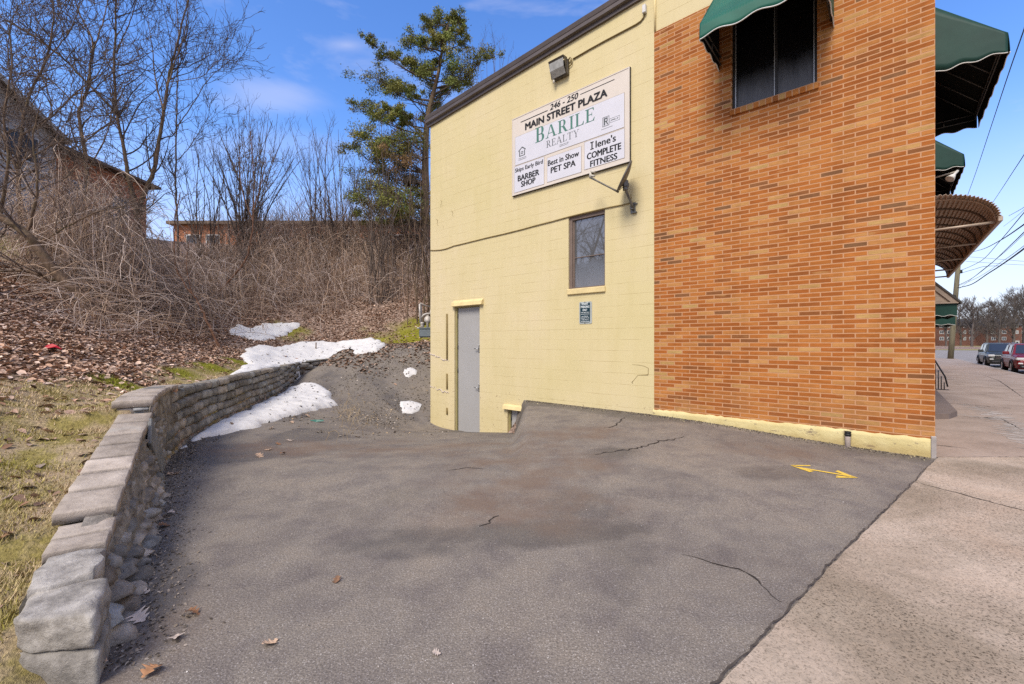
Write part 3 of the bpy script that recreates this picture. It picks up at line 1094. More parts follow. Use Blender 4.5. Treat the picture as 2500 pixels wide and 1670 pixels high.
plain("wire_black", (0.02, 0.02, 0.022), 0.7)
plain("rust_red_plastic", (0.42, 0.015, 0.02), 0.5)
plain("jade_plastic", (0.01, 0.12, 0.09), 0.4)
plain("entry_step", (0.17, 0.13, 0.11), 0.9)


def car_paint(name, c):
    m = MT(name, 0.42, 0.4, 0.15, c)
    m.b.inputs["Coat Weight"].default_value = 0.25
    m.b.inputs["Coat Roughness"].default_value = 0.08
    d = m.noise(2.0, 4, 0.6)
    m.color(m.ramp(d, (0.3, tuple(k * 0.9 for k in c)), (0.7, tuple(k * 1.1 for k in c))))
    return m.m


car_paint("paint_red", (0.16, 0.008, 0.014)); car_paint("paint_dark_green", (0.040, 0.045, 0.040))
plain("car_glass", (0.02, 0.03, 0.05), 0.04, 0.6, 0.0, 0.1)
plain("tyre", (0.012, 0.012, 0.012), 0.9)
plain("rim", (0.35, 0.35, 0.36), 0.3, 0.5, 0.8)
plain("chrome", (0.60, 0.60, 0.60), 0.15, 0.5, 0.9)
plain("car_black", (0.015, 0.015, 0.016), 0.5)
plain("headlamp", (0.62, 0.62, 0.60), 0.1, 0.6, 0.2)
plain("plate", (0.45, 0.50, 0.55), 0.5)
# ------------------------------------------------------------------ ground, lot, pavement, road
def ground_all(X, Y):
    d, arc = edge_dist(X, Y)
    L = lot_z(X, Y) - 0.3
    H = hill_z(X, Y)
    k = smooth01((d + 0.05) / 0.2)
    return L * (1 - k) + H * k


def far_fade(X, Y):
    z = ground_all(X, Y)
    return z


gx = lines((-3000, -400, 650), (-400, -120, 70), (-120, -46, 12), (-46, -20, 1.5), (-20, -9.0, .35), (-9.0, -1.8, .11), (-1.8, 2.2, .5), (2.2, 20, 3.0),
           (20, 80, 15), (80, 400, 80), (400, 3000, 650))
gy = lines((-600, -60, 180), (-60, -8, 8), (-8, 1.0, .5), (1.0, 9.0, .11), (9.0, 20.0, .16), (20, 32, .4), (32, 62, 2.0), (62, 150, 15), (150, 600, 90), (600, 4000, 680))
o = link("ground", grid_mesh("ground", gx, gy, ground_all, None, cover), MATS["hillside_soil"])
tag(o, "leaf-strewn wooded hillside rising behind the lot", "hillside", kind="structure")


def lot_cover(X, Y):
    """R damp, G brown silt, B loose gravel"""
    a, b = ab_of(X, Y)
    q = A0 - a
    s = B0 - b
    d, arc = edge_dist(X, Y)
    n = fbm(X, Y, 0.8, 3)
    n2 = fbm(X + 40, Y, 0.45, 3)
    damp = smooth01((0.40 + n * 0.36 + d) / 0.35) * smooth01((Y - 1.4) / 0.5) * 0.85          # foot of the stone wall
    damp = np.maximum(damp, 0.85 * smooth01(1.2 - np.hypot((X + 4.2) / 1.5, (Y - 6.4) / 1.1) + n * 0.6))
    damp = np.maximum(damp, 0.8 * smooth01(1.2 - np.hypot((X + 3.9) / 0.9, (Y - 8.1) / 1.6) + n * 0.6))
    damp = np.maximum(damp, 0.62 * smooth01((0.55 - np.abs(q - 0.25) + n * 0.35) / 0.6) * smooth01((s + 0.3) / 0.5))
    kk = np.clip((Y - 7.3) / 7.7, 0, 1)
    damp = np.maximum(damp, 0.75 * smooth01(1.15 - np.abs(X + 5.0 + 1.25 * kk) / 0.75 + n * 0.5) * smooth01((Y - 6.8) / .6) * (1 - smooth01((Y - 14.5) / 1.5)))
    for x, y, rx, ry, w in ((1.6, 6.1, 1.0, .45, .62), (.55, 4.2, .35, .9, .42), (.0, 3.6, 1.3, .25, .6), (-.9, 3.35, .9, .22, .5), (3.2, 5.2, .7, .4, .5),
                            (.9, 3.3, .35, .6, .4), (-1.0, 5.3, 1.6, .5, .45), (.75, 2.6, .3, .5, .35), (-2.4, 2.2, .35, .5, .6)):
        damp = np.maximum(damp, w * smooth01(1.25 - np.hypot((X - x) / rx, (Y - y) / ry) + n * 0.7))
    brown = np.zeros_like(X)
    for x, y, rx, ry in ((-.2, 4.4, 1.5, .8), (1.4, 7.4, 2.2, .7), (-2.2, 7.0, 1.8, .9), (.6, 5.6, 1.6, .7), (3.2, 6.3, 1.4, .6), (-2.3, 2.3, .7, .6)):
        brown = np.maximum(brown, smooth01(1.3 - np.hypot((X - x) / rx, (Y - y) / ry) + n2 * 0.8))
    grav = np.zeros_like(X)
    for x, y, rx, ry in ((-4.6, 9.6, 1.2, 1.8), (-4.0, 12.5, 2.0, 2.0), (-.35, 5.2, .9, .5), (.15, 6.0, .35, .3), (-3.4, 16.5, 3.0, 2.0), (-1.2, 4.6, .6, .6)):
        grav = np.maximum(grav, smooth01(1.3 - np.hypot((X - x) / rx, (Y - y) / ry) + n * 0.8))
    grav = np.maximum(grav, smooth01((Y - 12.4 + n) / 1.5) * smooth01((-X - 2.0) / 1.0))
    return np.stack([damp, brown, grav], -1)


def lot_keep(X, Y):
    d, arc = edge_dist(X, Y)
    a, b = ab_of(X, Y)
    inside_wall = (a > A0 + 0.14) & (b > B0 - LWALL + 0.14)
    return (d < 0.16) & ~inside_wall & (b < 0.75)


lx = lines((-8.4, -0.6, .12), (-0.6, 1.3, .05), (1.3, 6.4, .12))
ly = lines((-4.0, 1.0, .5), (1.0, 20.0, .11))
o = link("parking_lot", grid_mesh("parking_lot", lx, ly, lot_z, lot_keep, lot_cover), MATS["asphalt"])
tag(o, "worn grey-brown asphalt of the small parking lot", "parking lot", kind="structure")


# pavement: the asphalt ends along a slightly skewed, ragged line
def flat_poly(name, pts, z, mat, thick=0.0):
    mb = MB()
    n = len(pts)
    if thick:
        mb.prism([(p[0], p[1]) for p in pts], Matrix.Translation((0, 0, z - thick)), thick)
    else:
        mb.add([(p[0], p[1], z) for p in pts], [tuple(range(n))])
    return mb.build(name, mat)


E0 = Vector((0.97, 2.014)); E1 = Vector((C0[0] + 0.02, C0[1] - 0.02))
edir = (E1 - E0).normalized()
epts = []
L_ = (E1 - E0).length
rr = random.Random(5)
k = -6.0
while k < L_:
    p = E0 + edir * k
    nrm = Vector((-edir.y, edir.x))
    epts.append(p + nrm * (0.012 * float(vnoise(k, 0.3, 1.1)) + 0.005 * float(vnoise(k, 9.1, 9.0))))
    k += 0.04
epts.append(E1)
curb_b = 4.77
near_poly = [tuple(p) for p in epts] + [(AB(B0 and (A0 + 0.0), B0).x, AB(A0, B0).y)]
yj = C0[1] - 0.012
xj = 7.1
# far edge of the near slab: the line across the pavement at the building's corner
cx_far = 0
bb = AB(A0, B0)
far_r = Vector((14.4, yj))
near_poly = [tuple(p) for p in epts] + [(far_r.x, yj)] + [tuple(AB(-10, curb_b)[:2])]
# clip the far right corner to the kerb line
ak = None
for a_ in np.arange(0, 30, 0.01):
    if AB(a_, curb_b).y >= yj:
        ak = a_; break
near_poly = [tuple(p) for p in epts] + [tuple(AB(ak, curb_b)[:2]), tuple(AB(-10, curb_b)[:2])]
flat = flat_poly("sidewalk", near_poly, 0.014, MATS["sidewalk_aggregate"], 0.2)
tag(flat, "pinkish exposed-aggregate pavement beside the lot", "sidewalk", kind="structure")
far_poly = [tuple(AB(A0, B0)[:2]), tuple(AB(ak, curb_b)[:2]), tuple(AB(60, curb_b)[:2]), tuple(AB(62, -2)[:2]), tuple(AB(60, B0 - 1.5)[:2]), tuple(AB(A0 + 1, B0 - 1.5)[:2]), tuple(AB(A0 + 1, B0)[:2])]
far = flat_poly("sidewalk", far_poly, 0.010, MATS["sidewalk_concrete"], 0.2)
tag(far, "brown concrete pavement running along the shopfronts", "sidewalk", kind="structure")

road = flat_poly("road", [tuple(AB(*p)[:2]) for p in ((-60, 4.6), (61, 4.6), (61, -8), (66, -80), (128, -80), (128, 60), (128, 17.0), (-60, 17.0))], -0.12, MATS["road_asphalt"])
tag(road, "grey street beyond the pavement", "road", kind="structure")
kerb = MB()
Mk = Matrix.Rotation(FROT, 4, 'Z')
kerb.box(-12, 60, -curb_b - 0.16, -curb_b + 0.0, -0.3, 0.018, Mk, 0.02)
o = kerb.build("kerb", MATS["sidewalk_patch"]); tag(o, "concrete kerb along the street", "kerb", kind="structure")
lawn = flat_poly("lawn", [tuple(AB(*p)[:2]) for p in ((128, -200), (1500, -1500), (2500, 600), (1200, 2000), (128, 700), (-60, 500), (-60, 17.0), (128, 17.0))], -0.10, MATS["hillside_soil"])
at = lawn.data.color_attributes.new("Col", 'FLOAT_COLOR', 'POINT')
for d_ in at.data: d_.color = (0, 0, 1, 1)
tag(lawn, "straw-coloured lawn across the street", "lawn", kind="structure")


# ------------------------------------------------------------------ seams, cracks and paint on the flat
def ribbon(mb, pts, w, z_off, rnd, zf=None):
    """a ragged flat strip laid on the ground along pts (x, y)"""
    P = []
    for i in range(len(pts) - 1):
        a, b = Vector(pts[i][:2]), Vector(pts[i + 1][:2])
        n = max(2, int((b - a).length / 0.05))
        for k in range(n):
            P.append(a.lerp(b, k / n))
    P.append(Vector(pts[-1][:2]))
    vs = []
    m = len(P)
    for i, p in enumerate(P):
        d = P[min(i + 1, m - 1)] - P[max(i - 1, 0)]
        nr = Vector((-d.y, d.x)).normalized() if d.length > 0 else Vector((0, 1))
        jit = nr * rnd.uniform(-1, 1) * w * 0.8
        ww = w * rnd.uniform(0.35, 1.35) * min(1.0, 0.25 + 3.0 * min(i, m - 1 - i) / m)
        for sg in (-1, 1):
            q = p + jit + nr * ww * sg * 0.5
            z = (zf(q.x, q.y) if zf else 0.0) + z_off
            vs.append((q.x, q.y, z))
    mb.add(vs, [(2 * i, 2 * i + 1, 2 * i + 3, 2 * i + 2) for i in range(m - 1)])


lzf = lambda x, y: float(lot_z(np.array([x]), np.array([y]))[0])
rr = random.Random(11)
ck = MB()


def uv2d(u, v):
    p = cast(u, v)
    return (p.x, p.y)


for uv, w in (([(1665, 1358), (1717, 1370), (1760, 1382), (1804, 1394), (1851, 1426), (1885, 1456), (1910, 1479)], 0.014),
              ([(1452, 1112), (1500, 1104), (1547, 1097), (1580, 1088), (1610, 1078), (1640, 1074), (1669, 1066)], 0.035),
              ([(1171, 1287), (1195, 1277), (1198, 1272), (1217, 1263)], 0.016),
              ([(1476, 1046), (1500, 1040), (1512, 1030), (1524, 1019)], 0.03),
              ([(1090, 1150), (1140, 1143), (1185, 1146)], 0.012)):
    ribbon(ck, [uv2d(*p) for p in uv], w, 0.004, rr, lzf)
tag(ck.build("asphalt_cracks", MATS["crack_dark"]), "dark branching cracks in the lot", "cracks", kind="structure")
se = MB()
ribbon(se, [tuple(p - Vector((-edir.y, edir.x)) * -0.012) for p in epts[::2]], 0.012, 0.0165, rr)
ribbon(se, [(2.0 + 0.0, 2.0)] and [tuple(cast(2232, 1182)[:2]), tuple(cast(2350, 1213)[:2]), tuple(cast(2500, 1252)[:2]), tuple(cast(2700, 1300)[:2])], 0.018, 0.017, rr)
ribbon(se, [(C0[0], yj + 0.01), (14.3, yj + 0.01)], 0.02, 0.0165, rr)
for uvs in ([(2281, 981), (2400, 992), (2500, 998)], [(2283, 1010), (2380, 1020), (2445, 1023), (2500, 1052)], [(2300, 935), (2400, 945), (2500, 952)],
            [(2340, 984), (2500, 1002)], [(2398, 915), (2440, 930), (2500, 972)], [(2270, 1085), (2360, 1095)]):
    ribbon(se, [tuple(px(u, v, 1.59 * F / (v - HOR))[:2]) for u, v in uvs], 0.022, 0.014, rr)
tag(se.build("sidewalk_seams", MATS["seam_dirt"]), "dark joints and cracks in the pavement", "seams", kind="structure")
pt = MB()
ribbon(pt, [tuple(px(u, v, 1.59 * F / (v - HOR))[:2]) for u, v in ((2370, 988), (2420, 1010), (2455, 1030), (2490, 1062), (2540, 1100))], 0.28, 0.0125, rr)
ribbon(pt, [tuple(px(u, v, 1.59 * F / (v - HOR))[:2]) for u, v in ((2290, 1008), (2370, 1016), (2440, 1021))], 0.10, 0.0125, rr)
tag(pt.build("sidewalk_patch", MATS["sidewalk_patch"]), "pale mortar patching in the pavement", "patch", kind="structure")


# double-headed arrow
def ground_uv(u, v):
    p = cast(u, v)
    return Vector((p.x, p.y))


ar = MB()
tl, tr_ = ground_uv(1929, 1138), ground_uv(2096, 1168)
ax = (tr_ - tl); L = ax.length; ax.normalize(); nx_ = Vector((-ax.y, ax.x))
if nx_.y < 0: nx_ = -nx_


def apoly(*pts):
    ps = [tl + ax * x + nx_ * y for x, y in pts]
    ar.add([(p.x, p.y, lzf(p.x, p.y) + 0.005) for p in ps], [tuple(range(len(ps)))])


def gpoly(*uv):
    ps = [ground_uv(u, v) for u, v in uv]
    ar.add([(p.x, p.y, lzf(p.x, p.y) + 0.005) for p in ps], [tuple(range(len(ps)))])


gpoly((1950, 1142.2), (2078, 1162.6), (2078, 1165.0), (1950, 1144.6))
gpoly((1929, 1138.0), (1978, 1138.4), (1979, 1141.2), (1945, 1140.8))
gpoly((1929, 1138.2), (1947, 1142.4), (1987, 1153.2), (1977, 1156.0), (1940, 1143.2))
gpoly((2096, 1168.0), (2079, 1163.6), (2046, 1151.0), (2039, 1152.4), (2066, 1163.0))
gpoly((2096, 1168.2), (2074, 1165.2), (2042, 1163.0), (2041, 1167.4), (2072, 1169.0))
tag(ar.build("painted_arrow", MATS["paint_yellow"]), "yellow double-headed arrow painted on the asphalt", "road marking", kind="structure")
# ------------------------------------------------------------------ the building
BL = thing("shop_building", "two-storey building of orange brick in front and yellow block behind", "building", W(0, 0, 0), WROT)
TB = -3.993            # where brick meets block
ROOF0, ROOF1 = 8.22, 8.55


def roof_z(t):
    return 8.24 + 0.047 * (t + LWALL)


def holed_wall(mb, t0, t1, z0, z1, holes, y=0.0, rev=0.12, top=None):
    """front sheet at y with rectangular holes (ta, tb, za, zb) and their reveals; top: function for a sloped upper edge"""
    ts = sorted({t0, t1, *[h[0] for h in holes], *[h[1] for h in holes]})
    zs = sorted({z0, z1, *[h[2] for h in holes], *[h[3] for h in holes]})
    ts = [t for t in ts if t0 <= t <= t1]
    zs = [z for z in zs if z0 <= z <= z1]
    for i in range(len(ts) - 1):
        for j in range(len(zs) - 1):
            tm, zm = (ts[i] + ts[i + 1]) / 2, (zs[j] + zs[j + 1]) / 2
            if any(h[0] < tm < h[1] and h[2] < zm < h[3] for h in holes): continue
            mb.quad((ts[i], y, zs[j]), (ts[i + 1], y, zs[j]), (ts[i + 1], y, zs[j + 1]), (ts[i], y, zs[j + 1]))
    if top:
        mb.quad((t0, y, z1), (t1, y, z1), (t1, y, top(t1)), (t0, y, top(t0)))
    for a, b, c, d in holes:
        mb.quad((a, y, c), (a, y, d), (a, y + rev, d), (a, y + rev, c))
        mb.quad((b, y, d), (b, y, c), (b, y + rev, c), (b, y + rev, d))
        mb.quad((a, y, d), (b, y, d), (b, y + rev, d), (a, y + rev, d))
        mb.quad((b, y, c), (a, y, c), (a, y + rev, c), (b, y + rev, c))


# openings
dt0, dt1 = wall_t(1109.5), wall_t(1171.0)
dz1 = (wall_z(1114, 750) + wall_z(1170, 745)) / 2
sd0 = wall_t(1239); sd1 = sd0 + 1.02
sdz = wall_z(1242, 998)
wt0, wt1 = wall_t(1388), wall_t(1477)
wz0, wz1 = wall_z(1389, 706), (wall_z(1388, 530) + wall_z(1477, 510)) / 2
bt0, bt1 = wall_t(1786, 0.01), wall_t(1995, 0.01)
bz0 = (wall_z(1786, 264) + wall_z(1995, 205)) / 2
bz1 = 7.55
BTOP = 7.76

mb = MB()
DEPTH = 34.0
holed_wall(mb, -LWALL, TB, -1.4, 8.1, [(dt0, dt1, -1.4, dz1), (sd0, sd1, -1.4, sdz), (wt0, wt1, wz0, wz1)], 0.0, 0.13, roof_z)
mb.quad((TB, 0, BTOP), (0, 0, BTOP), (0, 0, roof_z(0)), (TB, 0, roof_z(TB)))
# back wall and far wall
mb.quad((-LWALL, 0, -1.4), (-LWALL, 0, roof_z(-LWALL)), (-LWALL, DEPTH, roof_z(-LWALL)), (-LWALL, DEPTH, -1.4))
mb.quad((-LWALL, DEPTH, -1.4), (-LWALL, DEPTH, roof_z(-LWALL)), (0, DEPTH, roof_z(0)), (0, DEPTH, -1.4))
mb.build("block_wall", MATS["yellow_block"], BL)

mb = MB()
mb2 = MB()
yb = -0.012
holed_wall(mb, TB, 0.0, 0.245, BTOP, [(bt0, bt1, bz0, bz1)], yb, 0.16)
mb.quad((TB, yb, BTOP), (0, yb, BTOP), (0, 0.0, BTOP), (TB, 0.0, BTOP))
mb.quad((TB, 0, 0.245), (TB, yb, 0.245), (TB, yb, BTOP), (TB, 0, BTOP))
mb.build("brick_wall", MATS["roman_brick"], BL)
# street front (turns the corner), with shop windows under the canopies
front_holes = [(2.2, 5.6, 0.55, 2.75), (6.2, 7.3, 0.05, 2.75), (7.9, 12.0, 0.55, 2.75), (3.9, 7.6, 5.7, 7.4), (10.3, 14.0, 5.7, 7.4), (13.0, 18.0, 0.55, 2.75)]
ts = sorted({yb, DEPTH, *[h[0] for h in front_holes], *[h[1] for h in front_holes]})
zs = sorted({-0.3, BTOP, *[h[2] for h in front_holes], *[h[3] for h in front_holes]})
for i in range(len(ts) - 1):
    for j in range(len(zs) - 1):
        tm, zm = (ts[i] + ts[i + 1]) / 2, (zs[j] + zs[j + 1]) / 2
        if any(h[0] < tm < h[1] and h[2] < zm < h[3] for h in front_holes): continue
        mb2.quad((0, ts[i], zs[j]), (0, ts[i + 1], zs[j]), (0, ts[i + 1], zs[j + 1]), (0, ts[i], zs[j + 1]))
mb2.quad((0, 0.0, BTOP), (0, DEPTH, BTOP), (0, DEPTH, roof_z(0)), (0, 0.0, roof_z(0)))
mb2.build("brick_front", MATS["roman_brick_front"], BL)
for a, b, c, d in front_holes:
    f = MB()
    for (x0, x1, z0, z1) in ((a, a + .06, c, d), (b - .06, b, c, d), (a + .06, b - .06, c, c + .06), (a + .06, b - .06, d - .06, d), ((a + b) / 2 - .025, (a + b) / 2 + .025, c + .06, d - .06)):
        f.box(-0.11, -0.05, x0, x1, z0, z1)
    fo = f.build("shop_window", MATS["window_bronze"], BL)
    g = MB(); g.quad((-0.08, a, c), (-0.08, b, c), (-0.08, b, d), (-0.08, a, d))
    g.build("pane", MATS["glass_store"], fo)

# footing under the brick, its face rough
mb = MB()
n = 60
vs = []
r_ = random.Random(4)
for i in range(n + 1):
    t = TB - 0.02 + (0.0 - TB + 0.02 - 0.045) * i / n
    zt = 0.262 + r_.uniform(-0.012, 0.012)
    for (y, z) in ((-0.03 + r_.uniform(-.004, .004), -0.3), (-0.032 + r_.uniform(-.006, .006), 0.08), (-0.030 + r_.uniform(-.005, .005), 0.2), (-0.026, zt), (0.01, zt + 0.004)):
        vs.append((t, y, z))
mb.add(vs, [(5 * i + k, 5 * i + 5 + k, 5 * i + 6 + k, 5 * i + 1 + k) for i in range(n) for k in range(4)], True)
mb.build("footing", MATS["yellow_footing"], BL)
mb = MB()
mb.box(-0.043, 0.012, -0.038, 0.012, -0.05, 0.30, None, 0.006)
mb.build("corner_guard", MATS["corner_metal"], BL)

# roof edge: two stepped bronze courses and the deck behind them
mb = MB()
N = 26
prof = [(0.02, 0.0), (-0.055, 0.0), (-0.055, 0.075), (-0.085, 0.085), (-0.125, 0.10), (-0.125, 0.185), (-0.135, 0.19), (-0.16, 0.275), (-0.15, 0.29), (0.2, 0.31)]
vs = []
t_l = -LWALL - 0.10
for i in range(N + 1):
    t = t_l + (0.08 - t_l) * i / N
    w = r_.uniform(-.004, .004)
    for y, z in prof: vs.append((t, y, roof_z(t) - 0.02 + z + w))
m_ = len(prof)
fs = [(i * m_ + k, (i + 1) * m_ + k, (i + 1) * m_ + k + 1, i * m_ + k + 1) for i in range(N) for k in range(m_ - 1)]
fs += [tuple(range(m_)), tuple(N * m_ + k for k in range(m_))[::-1]]
mb.add(vs, fs)
# same edge along the back
vs2 = []
for (y, z) in prof: vs2.append((-LWALL + y, 0.12, roof_z(-LWALL) - 0.02 + z))
for (y, z) in prof: vs2.append((-LWALL + y, DEPTH, roof_z(-LWALL) - 0.02 + z))
mb.add(vs2, [(k, k + 1, m_ + k + 1, m_ + k) for k in range(m_ - 1)])
mb.build("roof_edge", MATS["fascia_bronze"], BL)
mb = MB()
mb.quad((-LWALL, 0.15, roof_z(-LWALL) + 0.28), (0.05, 0.15, roof_z(0) + 0.28), (0.05, DEPTH, roof_z(0) + 0.28), (-LWALL, DEPTH, roof_z(-LWALL) + 0.28))
mb.box(-0.0, 0.12, -0.02, DEPTH, roof_z(0), roof_z(0) + 0.29)
mb.build("roof", MATS["roof_dark"], BL)

# side door: grey leaf in a deep opening, lintel hood above, two handles
leaf = MB()
leaf.box(dt0 + 0.075, dt1 - 0.012, 0.085, 0.125, -1.38, dz1 - 0.03)
door = leaf.build("door", MATS["door_grey"], BL)
fr = MB()
fr.box(dt0, dt0 + 0.06, 0.05, 0.14, -1.4, dz1)
fr.box(dt1 - 0.010, dt1, 0.05, 0.14, -1.4, dz1 - 0.0)
fr.box(dt0 + 0.06, dt1 - 0.010, 0.05, 0.14, dz1 - 0.028, dz1)
fr.build("door_frame", MATS["door_frame_olive"], door)
for v in (853, 949):
    h = MB()
    ht = dt1 - 0.10
    hz = wall_z(1166, v)
    h.box(ht - 0.03, ht + 0.035, 0.068, 0.086, hz - 0.09, hz + 0.06, None, 0.006)
    h.tube([(ht, 0.07, hz + 0.02), (ht, 0.02, hz + 0.02)], 0.014, 8)
    h.tube([(ht + 0.01, 0.02, hz + 0.02), (ht - 0.13, 0.015, hz + 0.018)], 0.012, 8)
    h.lathe([(0.0, 0), (0.022, 0), (0.022, 0.014), (0, 0.014)], 10, Matrix.Translation((ht, 0.07, hz + 0.11)) @ Matrix.Rotation(math.pi / 2, 4, 'X'))
    h.build("handle", MATS["steel"], door)
for v in (771, 848, 905):
    h = MB()
    hz = wall_z(1114, v)
    h.tube([(dt0 + 0.072, 0.07, hz - 0.055), (dt0 + 0.072, 0.07, hz + 0.055)], 0.013, 8)
    h.build("hinge", MATS["hinge_dark"], door)
lt0, lt1 = wall_t(1103, 0.06), wall_t(1177, 0.06)
lz0 = wall_z(1140, 745.5, 0.06)
mb = MB()
mb.add([(lt0, 0, lz0 - .005), (lt1, 0, lz0 - .005), (lt1, 0, lz0 + 0.165), (lt0, 0, lz0 + 0.165), (lt0, -0.10, lz0), (lt1, -0.10, lz0), (lt1, -0.075, lz0 + 0.10), (lt0, -0.075, lz0 + 0.10)],
       [(4, 5, 6, 7), (7, 6, 2, 3), (0, 1, 5, 4), (0, 4, 7, 3), (5, 1, 2, 6)])
mb.build("door_hood", MATS["lintel_yellow"], BL)

# lower door, half lost behind the rise of the asphalt
leaf = MB()
leaf.box(sd0 + 0.075, sd1 - 0.01, 0.085, 0.125, -1.38, sdz - 0.02)
door2 = leaf.build("door", MATS["door_grey"], BL)
door2["label"] = "low grey basement door half hidden by asphalt"
fr = MB()
fr.box(sd0, sd0 + 0.06, 0.05, 0.14, -1.4, sdz); fr.box(sd1 - 0.010, sd1, 0.05, 0.14, -1.4, sdz); fr.box(sd0 + 0.06, sd1 - 0.010, 0.05, 0.14, sdz - 0.02, sdz)
fr.build("door_frame", MATS["door_frame_olive"], door2)
h = MB(); hz = wall_z(1244, 1022); h.tube([(sd0 + 0.072, 0.07, hz - 0.05), (sd0 + 0.072, 0.07, hz + 0.05)], 0.013, 8)
h.build("hinge", MATS["hinge_dark"], door2)
mb = MB()
s0, s1 = sd0 - 0.10, sd1 + 0.08
mb.add([(s0, 0, sdz - .005), (s1, 0, sdz - .005), (s1, 0, sdz + 0.12), (s0, 0, sdz + 0.12), (s0, -0.10, sdz), (s1, -0.10, sdz), (s1, -0.075, sdz + 0.085), (s0, -0.075, sdz + 0.085)],
       [(4, 5, 6, 7), (7, 6, 2, 3), (0, 1, 5, 4), (0, 4, 7, 3), (5, 1, 2, 6)])
mb.build("door_hood", MATS["lintel_yellow"], BL)

# painted-over drain beside the door: broken into three lengths
for v0, v1 in ((766, 878), (912, 950), (995, 1012)):
    mb = MB()
    tt = wall_t(1091.5)
    z1_, z0_ = wall_z(1091, v0), wall_z(1091, v1)
    mb.box(tt - 0.035, tt + 0.035, -0.02, 0.005, z0_, z1_, None, 0.008)
    mb.tube([(tt + 0.03, -0.022, z0_ + 0.01), (tt + 0.03, -0.022, z1_ - 0.01)], 0.016, 8)
    mb.build("drain_chase", MATS["conduit_brown"] if v0 < 0 else MATS["cable_tan"], BL)

# stair-step crack low in the block wall, and two torn courses by the back corner
def wl0(u, v, q=0.0):
    return (wall_t(u, q), -q, wall_z(u, v, q))


zc = lambda x, y: (1030 + x * .3827, 480 + y * .3827)
ck_ = MB()
ck_.tube([wl0(*zc(*p)) for p in ((1340, 1072), (1385, 1075), (1420, 1082), (1445, 1095), (1443, 1138), (1378, 1140), (1352, 1172), (1340, 1185), (1346, 1196))], [.002, .004, .004, .006, .009, .004, .004, .008, .002], 5)
ck_.build("wall_crack", MATS["conduit_brown"], BL)
for yy0 in (1003, 1208):
    rg = MB(); n_ = 26; pts = []
    for i in range(n_):
        x_ = 52 + 122 * i / (n_ - 1); y_ = yy0 + 40 * min(1, i / (n_ - 6)) + r_.uniform(-7, 7)
        pts.append(wl0(*zc(x_, y_)))
    rg.tube(pts, [r_.uniform(.006, .022) for _ in pts], 6); rg.build("torn_course", MATS["pvc_white"], BL)
for (x_, y_, s_c) in ((195, 110, 1.0), (98, 165, 1.2), (135, 195, .5), (125, 40, .9), (118, 60, .6)):
    p = wl0(*zc(x_, y_)); cm = MB(); cm.tube([(p[0] - .05 * s_c, 0, p[2] + .10 * s_c), (p[0] + .02, 0, p[2] + .05 * s_c), (p[0], 0, p[2] - .06 * s_c), (p[0] + .06 * s_c, 0, p[2] - .10 * s_c)], [.003 * s_c, .009 * s_c, .004 * s_c, .002], 5); cm.build("paint_chip", MATS["conduit_brown"], BL)

# upper side window in the block wall
fr = MB()
F_ = 0.055
y0, y1 = 0.035, 0.10
fr.box(wt0, wt0 + F_ * 1.5, y0, y1, wz0, wz1); fr.box(wt1 - F_ * .6, wt1, y0, y1, wz0, wz1)
fr.box(wt0 + F_ * 1.5, wt1 - F_ * .6, y0, y1, wz1 - F_ * 1.6, wz1); fr.box(wt0 + F_ * 1.5, wt1 - F_ * .6, y0, y1, wz0, wz0 + F_ * .5)
fr.box(wt0 + F_ * 1.5, wt0 + F_ * 2.2, y0 + .03, y1, wz0 + F_ * .5, wz1 - F_ * 1.6)
zmid = (wz0 + wz1) / 2 - 0.12
fr.box(wt0 + F_ * 2.2, wt1 - F_ * .6, y0 + 0.03, y1, zmid - 0.008, zmid + 0.008)
win = fr.build("side_window", MATS["window_brown"], BL)
g = MB(); g.quad((wt0 + F_ * 2.2, 0.085, 0), (wt1 - F_ * .6, 0.085, 0), (wt1 - F_ * .6, 0.085, wz1 - F_ * 1.6 - wz0 - F_ * .5), (wt0 + F_ * 2.2, 0.085, wz1 - F_ * 1.6 - wz0 - F_ * .5))
p_ = g.build("pane", MATS["glass_grey"], win); p_.location = (0, 0, wz0 + F_ * .5)
mb = MB(); mb.box(wt0 - 0.02, wt1 + 0.015, -0.045, 0.05, wz0 - 0.135, wz0 - 0.005, None, 0.012)
mb.build("window_sill", MATS["lintel_yellow"], win)

# brick window
fr = MB()
y0, y1 = 0.055, 0.115
fr.box(bt0, bt0 + 0.045, y0, y1, bz0, bz1); fr.box(bt1 - 0.035, bt1, y0, y1, bz0, bz1)
fr.box(bt0 + .045, bt1 - .035, y0, y1, bz0, bz0 + .03); fr.box(bt0 + .045, bt1 - .035, y0, y1, bz1 - .05, bz1)
bm = wall_t(1893)
fr.box(bm - 0.018, bm + 0.018, y0 + .012, y1, bz0 + .03, bz1 - .05)
win2 = fr.build("brick_window", MATS["window_bronze"], BL)
al = MB()
al.box(bt0 + .045, bt0 + .06, y0 - .006, y0 + .02, bz0 + .03, bz1 - .05); al.box(bt1 - .055, bt1 - .04, y0 - .006, y0 + .02, bz0 + .03, bz1 - .05)
al.box(bm - 0.03, bm - 0.0185, y0 + .004, y0 + .03, bz0 + .03, bz1 - .05)
al.build("window_trim", MATS["aluminium"], win2)
for (a, b) in ((bt0 + .06, bm - .03), (bm + .018, bt1 - .055)):
    g = MB(); g.quad((a, 0, 0), (b, 0, 0), (b, 0, bz1 - bz0 - .08), (a, 0, bz1 - bz0 - .08))
    p_ = g.build("pane", MATS["glass_black"], win2); p_.location = (0, 0.095, bz0 + .03)
mb = MB()
